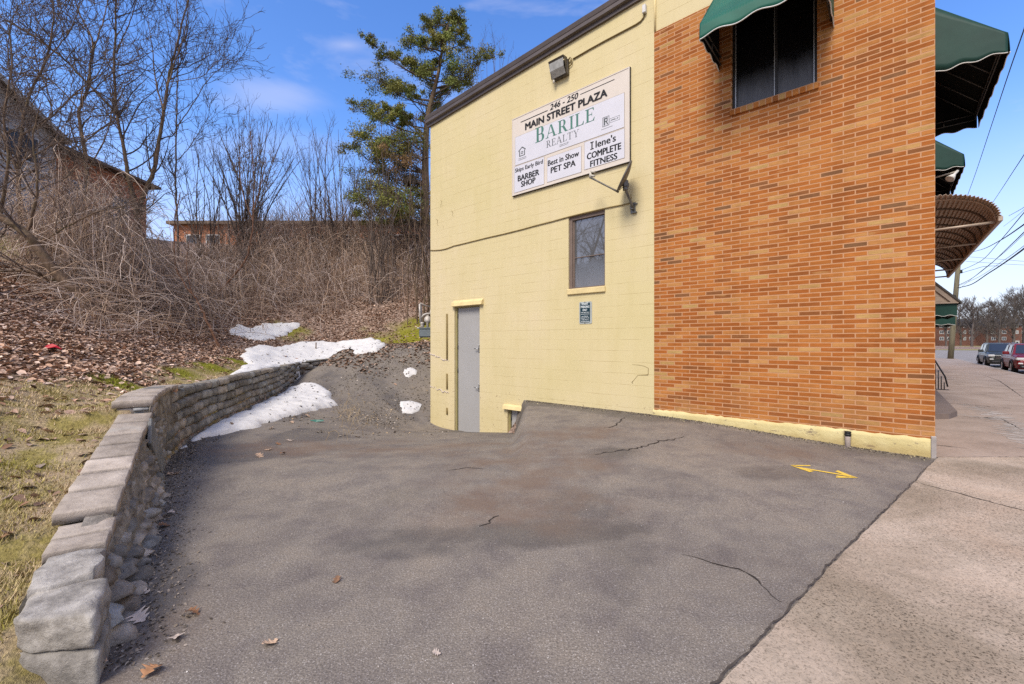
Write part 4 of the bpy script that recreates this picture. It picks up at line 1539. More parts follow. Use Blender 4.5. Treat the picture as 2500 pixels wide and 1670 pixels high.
mb.add([(bt0 - .02, -0.05, bz0 - .115), (bt1 + .02, -0.05, bz0 - .115), (bt1 + .02, -0.055, bz0 - .02), (bt0 - .02, -0.055, bz0 - .02),
        (bt0 - .02, 0.06, bz0 - .115), (bt1 + .02, 0.06, bz0 - .115), (bt1 + .02, 0.06, bz0 - .001), (bt0 - .02, 0.06, bz0 - .001)],
       [(0, 1, 2, 3), (3, 2, 6, 7), (1, 5, 6, 2), (0, 3, 7, 4), (0, 4, 5, 1)])
mb.build("window_sill", MATS["sill_brick"], win2)

# small pipe stub with a black cap against the footing
pp = W(wall_t(2070, 0.07), -0.085, 0)
pg = lzf(pp.x, pp.y)
st = thing("drain_stub", "short pale pipe stub with black cap at the foot of the brick wall", "pipe", (pp.x, pp.y, pg))
zt = CAMH - (1056 - HOR) / F * pp.y - pg
mb = MB(); mb.lathe([(0.036, -0.1), (0.036, zt - 0.03), (0.036, zt - 0.028)], 14); mb.build("pipe", MATS["pvc_white"], st)
mb = MB(); mb.lathe([(0.043, zt - 0.05), (0.045, zt - 0.02), (0.040, zt - 0.018), (0.040, zt - 0.004), (0.045, zt), (0.043, zt + 0.016), (0.0, zt + 0.02)], 14); mb.build("cap", MATS["cap_black"], st)

# ------------------------------------------------------------------ conduit, wall light, junction box
def wl(u, v, q=0.0):
    """a point on the side wall seen at (u, v), in the wall's own frame"""
    return Vector((wall_t(u, q), -q, wall_z(u, v, q)))


lt = wl(1369, 172, 0.05)
fl = thing("wall_light", "boxy floodlight with a clear lens mounted above the plaza sign", "light", W(lt.x, 0, lt.z), WROT)
mb = MB()
w2, h2 = 0.21, 0.165
mb.box(-w2, w2, -0.10, 0.0, -h2 - .02, h2 + .02, None, 0.02)
mb.add([(-w2, -0.10, h2 + .03), (w2, -0.10, h2 + .03), (w2, -0.10, -h2), (-w2, -0.10, -h2), (-w2 + .0, -0.235, h2 - .02), (w2, -0.235, h2 - .02), (w2, -0.125, -h2 - .01), (-w2, -0.125, -h2 - .01),
        (-w2, -0.26, h2 + .015), (w2, -0.26, h2 + .015)], [(8, 9, 1, 0), (4, 5, 9, 8), (3, 7, 6, 2), (0, 3, 7, 4, 8), (2, 1, 9, 5, 6)])
mb.build("housing", MATS["lamp_housing"], fl)
mb = MB()
x0 = w2 - 0.018
mb.add([(-x0, -0.238, h2 - .03), (x0, -0.238, h2 - .03), (x0, -0.215, -.04), (-x0, -0.215, -.04), (x0, -0.128, -h2 - .006), (-x0, -0.128, -h2 - .006)], [(0, 3, 2, 1), (3, 5, 4, 2)])
mb.build("lens", MATS["lamp_lens"], fl)
mb = MB(); mb.lathe([(0.0, -.05), (.022, -.045), (.026, 0), (.02, .03), (0, .035)], 10, Matrix.Translation((-w2 + .05, -.10, -h2 - .045))); mb.build("photocell", MATS["lnb_cream"], fl)
mb = MB()
mb.tube([(w2 - .02, -.05, h2 - .01), (w2 + .05, -.05, h2 + .03), (w2 + .09, -.04, h2 - .03), (w2 + .08, -.03, h2 - .13), (w2 + .0, -.03, h2 - .16)], 0.011, 6)
mb.tube([(w2 - .02, -.05, h2 - .03), (w2 + .04, -.05, h2 - .0), (w2 + .06, -.04, h2 - .05), (w2 + .03, -.03, h2 - .10)], 0.009, 6)
mb.build("lead", MATS["conduit_brown"], fl)

cd = [wl(1399, 144, .02), wl(1440, 120, .02), wl(1480, 98, .02), wl(1520, 77, .02), wl(1552, 60, .02), wl(1564, 52, .02), wl(1571, 43, .02), wl(1573.5, 32, .02)]
o0 = cd[0]
cdt = thing("conduit", "thin brown conduit running up from the floodlight to a small box", "conduit", W(o0.x, o0.y, o0.z), WROT)
mb = MB(); mb.tube([p - o0 for p in cd], 0.015, 8); mb.build("tube", MATS["conduit_brown"], cdt)
bx0, bx1 = wall_t(1568.5, .05), wall_t(1577, .05)
bz_0, bz_1 = wall_z(1572, 32, .05), wall_z(1572, 12, .05)
mb = MB(); mb.box(bx0 - o0.x, bx1 - o0.x, -0.075 - o0.y, -0.0 - o0.y, bz_0 - o0.z, bz_1 - o0.z, None, 0.008); mb.build("junction_box", MATS["box_white"], cdt)

cb = [(1050.5, 611), (1062, 611), (1076, 610), (1090, 607), (1108, 600), (1122, 597), (1150, 590), (1190, 580), (1230, 571), (1270, 561), (1310, 550), (1350, 540), (1389, 529), (1430, 519), (1478, 508), (1500, 503.5), (1520, 500), (1537, 496), (1541, 489)]
cw = [wl(u, v, .018) for u, v in cb]
o0 = cw[0]
mb = MB(); mb.tube([p - o0 for p in cw], 0.0125, 6)
o = mb.build("cable", MATS["cable_tan"]); o.location = W(o0.x, o0.y, o0.z); o.rotation_euler = (0, 0, WROT)
tag(o, "long tan cable sagging across the yellow wall to the satellite dish", "cable")
# expansion strip where block meets the upper course
tt = wall_t(1599, .02)
mb = MB(); mb.tube([(tt, -0.02, wall_z(1597, 76, .02)), (tt, -0.02, roof_z(TB) - 0.01)], 0.02, 8)
mb.build("downpipe", MATS["lintel_yellow"], BL)

# ------------------------------------------------------------------ satellite dish
br = wl(1546, 510, 0.0)
dloc = W(br.x, 0, br.z)
ds = thing("satellite_dish", "weathered satellite dish seen edge-on, on a bracket below the sign", "satellite dish", dloc)


def dpt(u, v, q):
    """point seen at (u,v) standing q metres off the side wall, relative to the bracket"""
    p = wl(u, v, q)
    return W(p.x, p.y, p.z) - dloc


mb = MB()
Mw = Matrix.Rotation(WROT, 4, 'Z')
mb.box(-0.055, 0.055, -0.012, 0.0, -0.10, 0.13, Mw, 0.004)
mb.box(-0.03, 0.03, -0.09, -0.012, -0.03, 0.06, Mw, 0.006)
mb.box(-0.05, 0.10, -0.03, -0.012, 0.075, 0.10, Mw); mb.box(-0.02, 0.09, -0.05, -0.012, -0.10, -0.075, Mw)
mb.build("wall_bracket", MATS["dish_mount"], ds)
mb = MB(); mb.tube([dpt(1545, 508, .06), dpt(1541, 496, .12), dpt(1536, 484, .20), dpt(1530, 470, .30), dpt(1527, 458, .34), dpt(1525, 450, .35)], 0.026, 10)
mb.build("mast", MATS["dish_mount"], ds)
cen = dpt(1522.5, 437, .40)
top, bot = dpt(1541, 393, .40), dpt(1506.5, 466, .40)
rad = (top - bot).length / 2
cen = (top + bot) / 2
view = (cen + dloc - Vector((0, 0, CAMH))).normalized()
updir = (top - bot).normalized()
nrm = updir.cross(view).normalized()
if nrm.x > 0: nrm = -nrm                      # the dish looks away to the left
nrm = (nrm + view * 0.03).normalized()
sidev = nrm.cross(updir).normalized()
Md = Matrix((( sidev.x, updir.x, nrm.x, cen.x), (sidev.y, updir.y, nrm.y, cen.y), (sidev.z, updir.z, nrm.z, cen.z), (0, 0, 0, 1)))
prof = [(0.0, -0.055)] + [(rad * k / 8, -0.055 + 0.055 * (k / 8) ** 2) for k in range(1, 9)] + [(rad + .006, 0.012), (rad + .012, 0.0), (rad + .006, -0.02)] + [(rad * k / 8, -0.075 + 0.055 * (k / 8) ** 2) for k in range(7, 0, -1)] + [(0.0, -0.075)]
mb = MB(); mb.lathe(prof, 40, Md); mb.build("reflector", MATS["dish_grey"], ds)
mb = MB()
for (u, v, q, r) in ((1524, 441, .36, .045), (1527, 449, .35, .05), (1531, 452, .34, .035), (1527, 458, .34, .045)):
    p = dpt(u, v, q); mb.box(p.x - r, p.x + r, p.y - r, p.y + r, p.z - r * 1.3, p.z + r * 1.3, None, 0.012)
mb.tube([dpt(1522, 440, .38), dpt(1530, 455, .34)], 0.04, 8)
mb.build("mount", MATS["dish_mount"], ds)
mb = MB(); mb.tube([dpt(1510, 469, .40), dpt(1495, 461, .42), dpt(1456, 441, .47), dpt(1441.5, 433, .49)], [0.022, 0.017, 0.017, 0.024], 8); mb.build("feed_arm", MATS["dish_grey"], ds)
mb = MB()
mb.tube([dpt(1441.5, 435, .49), dpt(1441.5, 421, .49)], [0.028, 0.024], 10)
mb.tube([dpt(1442, 428, .49), dpt(1452, 430.5, .475)], 0.022, 8)
mb.tube([dpt(1442, 419, .49), dpt(1453, 420, .475)], 0.024, 8)
mb.build("feed_horn", MATS["lnb_cream"], ds)
mb = MB(); mb.tube([dpt(1506, 466, .40), dpt(1513, 464, .38), dpt(1519, 458, .36), dpt(1528, 458, .34)], 0.007, 6)
mb.build("coax_lead", MATS["cable_tan"], ds)
mb = MB(); mb.tube([dpt(1540, 475, .20), dpt(1541.5, 484, .10), dpt(1538, 494, .04)], 0.007, 6); mb.build("coax_lead", MATS["cable_tan"], ds)

# ------------------------------------------------------------------ gas meter on the back wall
gp = px(1036, 800, 13.75)
gm = thing("gas_meter", "grey gas meter with pale pipes behind the yellow corner", "gas meter", gp)
s_ = 13.75 / F


def gpt(u, v, dy=0.0):
    return Vector(((u - 1036) * s_, dy, -(v - 800) * s_))


mb = MB(); mb.bbox(gpt(1025, 0).x, gpt(1056, 0).x, -0.14, 0.16, gpt(0, 824).z, gpt(0, 803).z, 0.04)
mb.bbox(gpt(1024, 0).x, gpt(1056, 0).x, -0.15, 0.17, gpt(0, 803).z, gpt(0, 800).z, 0.008); mb.build("meter_body", MATS["meter_grey"], gm)
mb = MB()
mb.tube([gpt(1027, 790), gpt(1025, 762), gpt(1024.5, 742)], 0.03, 8); mb.tube([gpt(1029.5, 786, .08), gpt(1028, 760, .08), gpt(1026, 741, .05)], 0.022, 8)
mb.tube([gpt(1026, 740), gpt(1036, 745, .15), gpt(1050, 748, .3)], 0.02, 8)
mb.tube([gpt(1030, 775), gpt(1034, 769), gpt(1042, 766), gpt(1054, 766)], 0.034, 8)
mb.tube([gpt(1049, 748, .3), gpt(1049, 765, .05)], 0.018, 8)
mb.build("pipes", MATS["meter_pipe"], gm)
mb = MB()
mb.lathe([(0.0, -.05), (.10, -.05), (.115, -.01), (.115, .01), (.08, .05), (0, .06)], 14, Matrix.Translation(gpt(1044, 780)) @ Matrix.Rotation(math.pi / 2, 4, 'X'))
mb.lathe([(.05, 0), (.065, .04), (.05, .1), (.07, .12), (.05, .16)], 12, Matrix.Translation(gpt(1031, 799)))
mb.tube([gpt(1044, 770), gpt(1044, 800)], 0.04, 8)
mb.lathe([(0, 0), (.05, .0), (.05, .05), (0, .05)], 10, Matrix.Translation(gpt(1022, 803)))
mb.build("regulator", MATS["meter_pipe"], gm)
# ------------------------------------------------------------------ lettering
def text_pieces(body, shear=0.0, bold=0.0):
    """flat outline of a line of text: verts (x,y), faces; normalised later"""
    cu = bpy.data.curves.new("lettering", 'FONT')
    cu.body = body
    cu.size = 1.0
    cu.shear = shear
    cu.offset = bold
    cu.resolution_u = 3
    cu.fill_mode = 'FRONT'
    ob = bpy.data.objects.new("lettering", cu)
    COL.objects.link(ob)
    dg = bpy.context.evaluated_depsgraph_get()
    dg.update()
    me = bpy.data.meshes.new_from_object(ob.evaluated_get(dg))
    vs = [(v.co.x, v.co.y) for v in me.vertices]
    fs = [tuple(p.vertices) for p in me.polygons]
    bpy.data.objects.remove(ob); bpy.data.curves.remove(cu); bpy.data.meshes.remove(me)
    return vs, fs


def fit(vs, x0, x1, z0, z1):
    ax = [v[0] for v in vs]; az = [v[1] for v in vs]
    kx = (x1 - x0) / (max(ax) - min(ax)); kz = (z1 - z0) / (max(az) - min(az))
    return [(x0 + (v[0] - min(ax)) * kx, z0 + (v[1] - min(az)) * kz) for v in vs]


def roman(ch, bold=1.0):
    """a serifed capital in a unit-high box, from bars and arcs: (verts, faces, advance)"""
    V, Fc = [], []
    T, t, sf = 0.155 * bold, 0.055 * bold, 0.10

    def quad(*p):
        o = len(V); V.extend(p); Fc.append(tuple(range(o, o + len(p))))

    def bar(x0, x1, y0, y1): quad((x0, y0), (x1, y0), (x1, y1), (x0, y1))

    def stem(x, w=T):
        bar(x, x + w, 0, 1)
        bar(x - sf, x, 0, t); bar(x + w, x + w + sf, 0, t); bar(x - sf, x, 1 - t, 1); bar(x + w, x + w + sf, 1 - t, 1)

    def bowl(x, y0, y1, w):
        cy, ry = (y0 + y1) / 2, (y1 - y0) / 2
        n = 14
        for i in range(n):
            a0, a1 = -math.pi / 2 + math.pi * i / n, -math.pi / 2 + math.pi * (i + 1) / n
            P = lambda a, k: (x + (w - k * (T * 1.05)) * math.cos(a), cy + (ry - k * t) * math.sin(a))
            quad(P(a0, 0), P(a1, 0), P(a1, 1), P(a0, 1))

    if ch == 'B':
        stem(sf); X = sf + T
        for y0, y1, w in ((0.5 - t / 2, 1.0, .20), (0.0, 0.5 + t / 2, .24)):
            bar(X, X + .16, y0, y0 + t); bar(X, X + .16, y1 - t, y1); bowl(X + .16, y0, y1, w)
        adv = X + .42
    elif ch == 'R':
        stem(sf); X = sf + T
        bar(X, X + .16, .46, .46 + t); bar(X, X + .16, 1 - t, 1); bowl(X + .16, .46, 1.0, .22)
        quad((X + .10, .46), (X + .10 + T * 1.1, .49), (X + .52, 0), (X + .52 - T * 1.1, 0)); bar(X + .50, X + .60, 0, t)
        adv = X + .58
    elif ch == 'A':
        quad((.46, 1), (.40, 1), (.10, 0), (.10 + t * 1.2, 0)); quad((.40, 1), (.40 + T * .9, 1), (.86, 0), (.86 - T * 1.05, 0))
        bar(.22, .66, .32, .32 + t); bar(.0, .26, 0, t); bar(.62, .96, 0, t)
        adv = .95
    elif ch == 'I':
        stem(sf); adv = sf * 2 + T
    elif ch == 'L':
        stem(sf); bar(sf + T, sf + T + .40, 0, t); quad((sf + T + .40, 0), (sf + T + .44, .27), (sf + T + .40, .27), (sf + T + .30, t))
        adv = sf + T + .44
    elif ch == 'E':
        stem(sf); X = sf + T
        bar(X, X + .40, 0, t); bar(X, X + .37, 1 - t, 1); bar(X, X + .24, .5, .5 + t)
        quad((X + .40, 0), (X + .45, .26), (X + .41, .26), (X + .30, t)); quad((X + .37, 1), (X + .28, 1 - t), (X + .36, .76), (X + .39, .76)); bar(X + .22, X + .255, .38, .66)
        adv = X + .44
    elif ch == 'T':
        bar(.34, .34 + T, 0, 1); bar(.34 - sf, .34 + T + sf, 0, t); bar(.04, .79, 1 - t, 1); bar(.0, .04, .76, 1); bar(.79, .83, .76, 1)
        adv = .83
    elif ch == 'Y':
        bar(.36, .36 + T, 0, .48); bar(.36 - sf, .36 + T + sf, 0, t); quad((.36, .44), (.36 + T, .44), (.22, 1), (.22 - T * 1.05, 1)); quad((.36 + T * .5, .46), (.36 + T, .48), (.78, 1), (.78 - t, 1))
        bar(-.02, .32, 1 - t, 1); bar(.63, .90, 1 - t, 1)
        adv = .88
    elif ch in 'GOUP':
        adv = 0.6
    return V, Fc, adv


def roman_line(word, first=1.0, bold=1.0, gap=0.10):
    V, Fc, x = [], [], 0.0
    for i, ch in enumerate(word):
        v, f, adv = roman(ch, bold)
        k = first if i == 0 else 1.0
        o = len(V)
        V += [(x + p[0] * k, p[1] * k - (k - 1.0) * 0.12 * 1.0) for p in v]
        Fc += [tuple(j + o for j in q) for q in f]
        x += adv * k + gap
    return V, Fc


# ------------------------------------------------------------------ the plaza sign
q_s = 0.055
st0, st1 = wall_t(1250, q_s), wall_t(1537, q_s)
sz1 = (wall_z(1250, 292, q_s) + wall_z(1537, 162, q_s)) / 2
sz0 = (wall_z(1250, 479, q_s) + wall_z(1537, 394, q_s)) / 2
SG = thing("plaza_sign", "large cream and white shop directory board on the yellow wall", "sign", W(st0, 0, sz0), WROT)
SW, SH = st1 - st0, sz1 - sz0


def sx(u): return wall_t(u, q_s) - st0
def sz(u, v): return wall_z(u, v, q_s) - sz0


mb = MB(); mb.box(0.012, SW - .012, -0.050, 0.0, 0.012, SH - .012); mb.build("board", MATS["sign_cream"], SG)
mb = MB()
for a in ((0, .022, 0, SH), (SW - .022, SW, 0, SH), (.022, SW - .022, 0, .022), (.022, SW - .022, SH - .022, SH)):
    mb.box(a[0], a[1], -0.058, -0.002, a[2], a[3])
mb.build("edging", MATS["sign_cream"], SG)
mb = MB(); mb.box(.0, SW, -0.046, -0.004, -0.010, -0.001); mb.box(SW + .001, SW + .010, -0.046, -0.004, -0.01, SH); mb.build("backing", MATS["hinge_dark"], SG)


def panel(name, x0, x1, z0, z1):
    p = MB(); p.box(x0, x1, -0.056, -0.051, z0, z1)
    e = p.build(name, MATS["sign_white"], SG)
    r = MB()
    k = .007
    for a in ((x0 - k, x0, z0 - k, z1 + k), (x1, x1 + k, z0 - k, z1 + k), (x0, x1, z0 - k, z0), (x0, x1, z1, z1 + k)):
        r.box(a[0], a[1], -0.055, -0.0512, a[2], a[3])
    r.build("panel_rim", MATS["sign_edge"], e)
    return e


main = panel("main_panel", sx(1258), sx(1524), sz(1258, 404.5), sz(1258, 336))
p1 = panel("tenant_panel", sx(1256), sx(1328), sz(1256, 471), sz(1256, 408))
p2 = panel("tenant_panel", sx(1336), sx(1419), sz(1336, 445), sz(1336, 386))
p3 = panel("tenant_panel", sx(1427), sx(1524.5), sz(1427, 414.5), sz(1427, 348))


FAT, N_CH = 0.042, 0


def putt(mb, body, shear, bold, u0, u1, v1, v0, y):
    """a line of sign lettering, its strokes thickened sideways"""
    global N_CH
    N_CH = len(body) if bold > 0.001 else 0
    put(mb, *text_pieces(body, shear, 0.0), u0, u1, v1, v0, y)
    N_CH = 0


def put(mb, vs, fs, u0, u1, v1, v0, y):
    fat = FAT * (sx(u1) - sx(u0)) / max(1.0, 0.55 * N_CH) if N_CH else 0.0
    P = fit(vs, sx(u0) + fat, sx(u1) - fat, sz(u0, v0), sz(u0, v1))
    for k_, (d_, e_z) in enumerate(((-1, 0), (0, 0), (1, 0), (0, .45), (0, -.45)) if fat else ((0, 0),)):
        mb.add([(p[0] + d_ * fat, y - 0.0003 * k_, p[1] + e_z * fat) for p in P], fs)


BOLD = 0.022
tx = MB(); y_t = -0.0525
putt(tx, "246 - 250", 0.18, BOLD * .6, 1342, 1411.7, 256, 270, y_t)
putt(tx, "MAIN STREET PLAZA", 0.0, BOLD, 1282, 1483, 302, 318, -0.0585)
tx.quad((sx(1271), y_t, sz(1271, 299.5)), (sx(1337), y_t, sz(1271, 299.5)), (sx(1337), y_t, sz(1271, 297.5)), (sx(1271), y_t, sz(1271, 297.5)))
zr = sz(1416.5, 230.6)
tx.quad((sx(1416.5), y_t, zr - .008), (sx(1500), y_t, zr - .008), (sx(1500), y_t, zr + .008), (sx(1416.5), y_t, zr + .008))
tx.build("header_lettering", MATS["ink_black"], SG)
tx = MB(); put(tx, *roman_line("BARILE", 1.22, 1.0), 1307, 1452, 314, 350, -0.0575); tx.build("lettering", MATS["ink_green"], main)
tx = MB(); put(tx, *roman_line("REALTY", 1.0, .8), 1334, 1414, 345, 361.5, -0.0575)
tx.build("lettering", MATS["ink_grey"], main)
tx = MB(); put(tx, *text_pieces("GROUP", 0, 0), 1366, 1388, 353.5, 359.5, -0.0575); tx.build("lettering", MATS["ink_grey"], main)
# equal-housing house and the boxed marks
ic = MB(); yi = -0.0575
hx0, hx1, hz0, hz1 = sx(1266), sx(1283.5), sz(1266, 384), sz(1266, 361)
hm, hw, hh = (hx0 + hx1) / 2, hx1 - hx0, hz1 - hz0


def irect(x0, x1, z0, z1): ic.quad((hx0 + x0 * hw, yi, hz0 + z0 * hh), (hx0 + x1 * hw, yi, hz0 + z0 * hh), (hx0 + x1 * hw, yi, hz0 + z1 * hh), (hx0 + x0 * hw, yi, hz0 + z1 * hh))


irect(.10, .22, 0, .58); irect(.78, .90, 0, .58); irect(.22, .78, 0, .09); irect(.34, .66, .40, .49); irect(.34, .66, .24, .33)
for sg in (0, 1):
    X = lambda x: hx0 + (x if sg == 0 else 1 - x) * hw
    ps = [(X(0), yi, hz0 + .52 * hh), (X(0), yi, hz0 + .66 * hh), (X(.5), yi, hz0 + hh), (X(.5), yi, hz0 + .86 * hh)]
    ic.quad(*(ps if sg else ps[::-1]))
for k_ in (0, 1):
    ic.quad((hx0, yi, hz0 - .05 - .035 * k_), (hx1 + .02, yi, hz0 - .05 - .035 * k_), (hx1 + .02, yi, hz0 - .04 - .035 * k_), (hx0, yi, hz0 - .04 - .035 * k_))
rx0, rx1, rz0, rz1 = sx(1471), sx(1487.5), sz(1471, 311), sz(1471, 288)


def rrect(x0, x1, z0, z1): ic.quad((x0, yi, z0), (x1, yi, z0), (x1, yi, z1), (x0, yi, z1))


ic.build("housing_emblem", MATS["ink_grey"], main); ic = MB()
k = .011
for a in ((rx0, rx0 + k, rz0, rz1), (rx1 - k, rx1, rz0, rz1), (rx0, rx1, rz0, rz0 + k), (rx0, rx1, rz1 - k, rz1)): rrect(*a)
rw, rh = rx1 - rx0, rz1 - rz0
for a in ((.18, .40, .12, .88), (.40, .72, .74, .88), (.62, .76, .5, .88), (.40, .72, .44, .56)): rrect(rx0 + a[0] * rw, rx0 + a[1] * rw, rz0 + a[2] * rh, rz0 + a[3] * rh)
ic.quad((rx0 + .5 * rw, yi, rz0 + .46 * rh), (rx0 + .66 * rw, yi, rz0 + .46 * rh), (rx0 + .86 * rw, yi, rz0 + .12 * rh), (rx0 + .68 * rw, yi, rz0 + .12 * rh))
mx0, mx1, mz0, mz1 = rx1 + .012, sx(1513), rz0 + .035, rz0 + .62 * rh
for a in ((mx0, mx0 + .006, mz0, mz1), (mx1 - .006, mx1, mz0, mz1), (mx0, mx1, mz0, mz0 + .006), (mx0, mx1, mz1 - .006, mz1)): rrect(*a)
v_, f_ = text_pieces("MLS", .35, BOLD)
P = fit(v_, mx0 + .02, mx1 - .02, mz0 + .035, mz1 - .03); ic.add([(p[0], yi, p[1]) for p in P], f_)
rrect(rx0 - .03, rx1 + .08, rz0 - .05, rz0 - .042)
ic.build("broker_emblem", MATS["ink_grey"], main)
for e, items in ((p1, (("Skips Early Bird", 1257.5, 1325.5, 412.5, 425, .008), ("BARBER", 1264, 1317, 430, 443.5, BOLD), ("SHOP", 1272, 1307.6, 443.5, 457, BOLD))),
                 (p2, (("Best in Show", 1337.5, 1414, 392.5, 406, .012), ("PET SPA", 1344.5, 1405.6, 409.5, 423.6, BOLD))),
                 (p3, (("lene's", 1454, 1504, 343.5, 361, .018), ("COMPLETE", 1432.7, 1517, 375.5, 390.6, BOLD), ("FITNESS", 1440.7, 1507.5, 393.5, 408, BOLD)))):
    tx = MB()
    for body, u0, u1, v1, v0, bo in items:
        putt(tx, body, 0.0, bo, u0, u1, v1, v0, -0.0575)
    if e is p3:      # the capital of this tenant's name carries serifs
        a, z0_, z1_ = sx(1444), sz(1444, 365), sz(1444, 347)
        tx.quad((a, -0.0590, z0_), (a + .030, -0.0590, z0_), (a + .030, -0.0590, z1_), (a, -0.0590, z1_))
        for zz in (z0_ - .004, z1_ - .018): tx.quad((a - .028, -0.0595, zz), (a + .058, -0.0595, zz), (a + .058, -0.0595, zz + .020), (a - .028, -0.0595, zz + .020))
    tx.build("lettering", MATS["ink_black"], e)

# ------------------------------------------------------------------ parking sign
q_p = 0.012
pt0, pt1 = wall_t(1414, q_p), wall_t(1444.8, q_p)
pz0, pz1 = wall_z(1414, 791, q_p), wall_z(1414, 737.5, q_p)
PS = thing("parking_sign", "small dark teal tenant parking sign below the side window", "sign", W(pt0, 0, pz0), WROT)
pw, ph = pt1 - pt0, pz1 - pz0


def rounded(x0, x1, z0, z1, r, n=4):
    out = []
    for cx, cz, a in ((x1 - r, z0 + r, -90), (x1 - r, z1 - r, 0), (x0 + r, z1 - r, 90), (x0 + r, z0 + r, 180)):
        for k in range(n + 1):
            an = math.radians(a + 90 * k / n)
            out.append((cx + r * math.cos(an), cz + r * math.sin(an)))
    return out


Mp = Matrix.Rotation(math.pi / 2, 4, 'X')
mb = MB(); mb.prism(rounded(0, pw, 0, ph, .03), Matrix.Translation((0, -.002, 0)) @ Mp, 0.008); mb.build("plate", MATS["sign_metal"], PS)
mb = MB(); mb.prism(rounded(.028, pw - .045, .028, ph - .024, .02), Matrix.Translation((0, -.0102, 0)) @ Mp, 0.002); mb.build("field", MATS["tenant_blue"], PS)
tx = MB(); yy = -0.0135
fx0, fx1 = .045, pw - .06
for body, a, b, c, d, bo in (("TENANT", .04, .86, .855, .955, .03), ("PARKING", 0, 1, .715, .82, .03), ("ONLY", .20, .76, .575, .675, .03), ("THIS AREA ONLY", 0, 1, .49, .535, .02),
                             ("UNAUTHORIZED", .08, .86, .315, .36, .02), ("VEHICLES WILL BE", .0, .95, .24, .285, .02), ("TOWED AWAY AT", .06, .9, .16, .205, .02), ("OWNERS EXPENSE", 0, 1, .075, .125, .02)):
    v_, f_ = text_pieces(body, 0, bo)
    P = fit(v_, fx0 + a * (fx1 - fx0), fx0 + b * (fx1 - fx0), c * ph, d * ph)
    tx.add([(p[0], yy, p[1]) for p in P], f_)
tx.quad((fx0, yy, .43 * ph), (fx1, yy, .43 * ph), (fx1, yy, .445 * ph), (fx0, yy, .445 * ph))
tx.build("lettering", MATS["tenant_white"], PS)
for z in (.02 * ph, .975 * ph):
    tx = MB(); tx.lathe([(0, 0), (.012, 0), (.010, .005), (0, .006)], 8, Matrix.Translation((pw * .46, -.0105, z)) @ Mp)
    tx.build("bolt", MATS["hinge_dark"], PS)
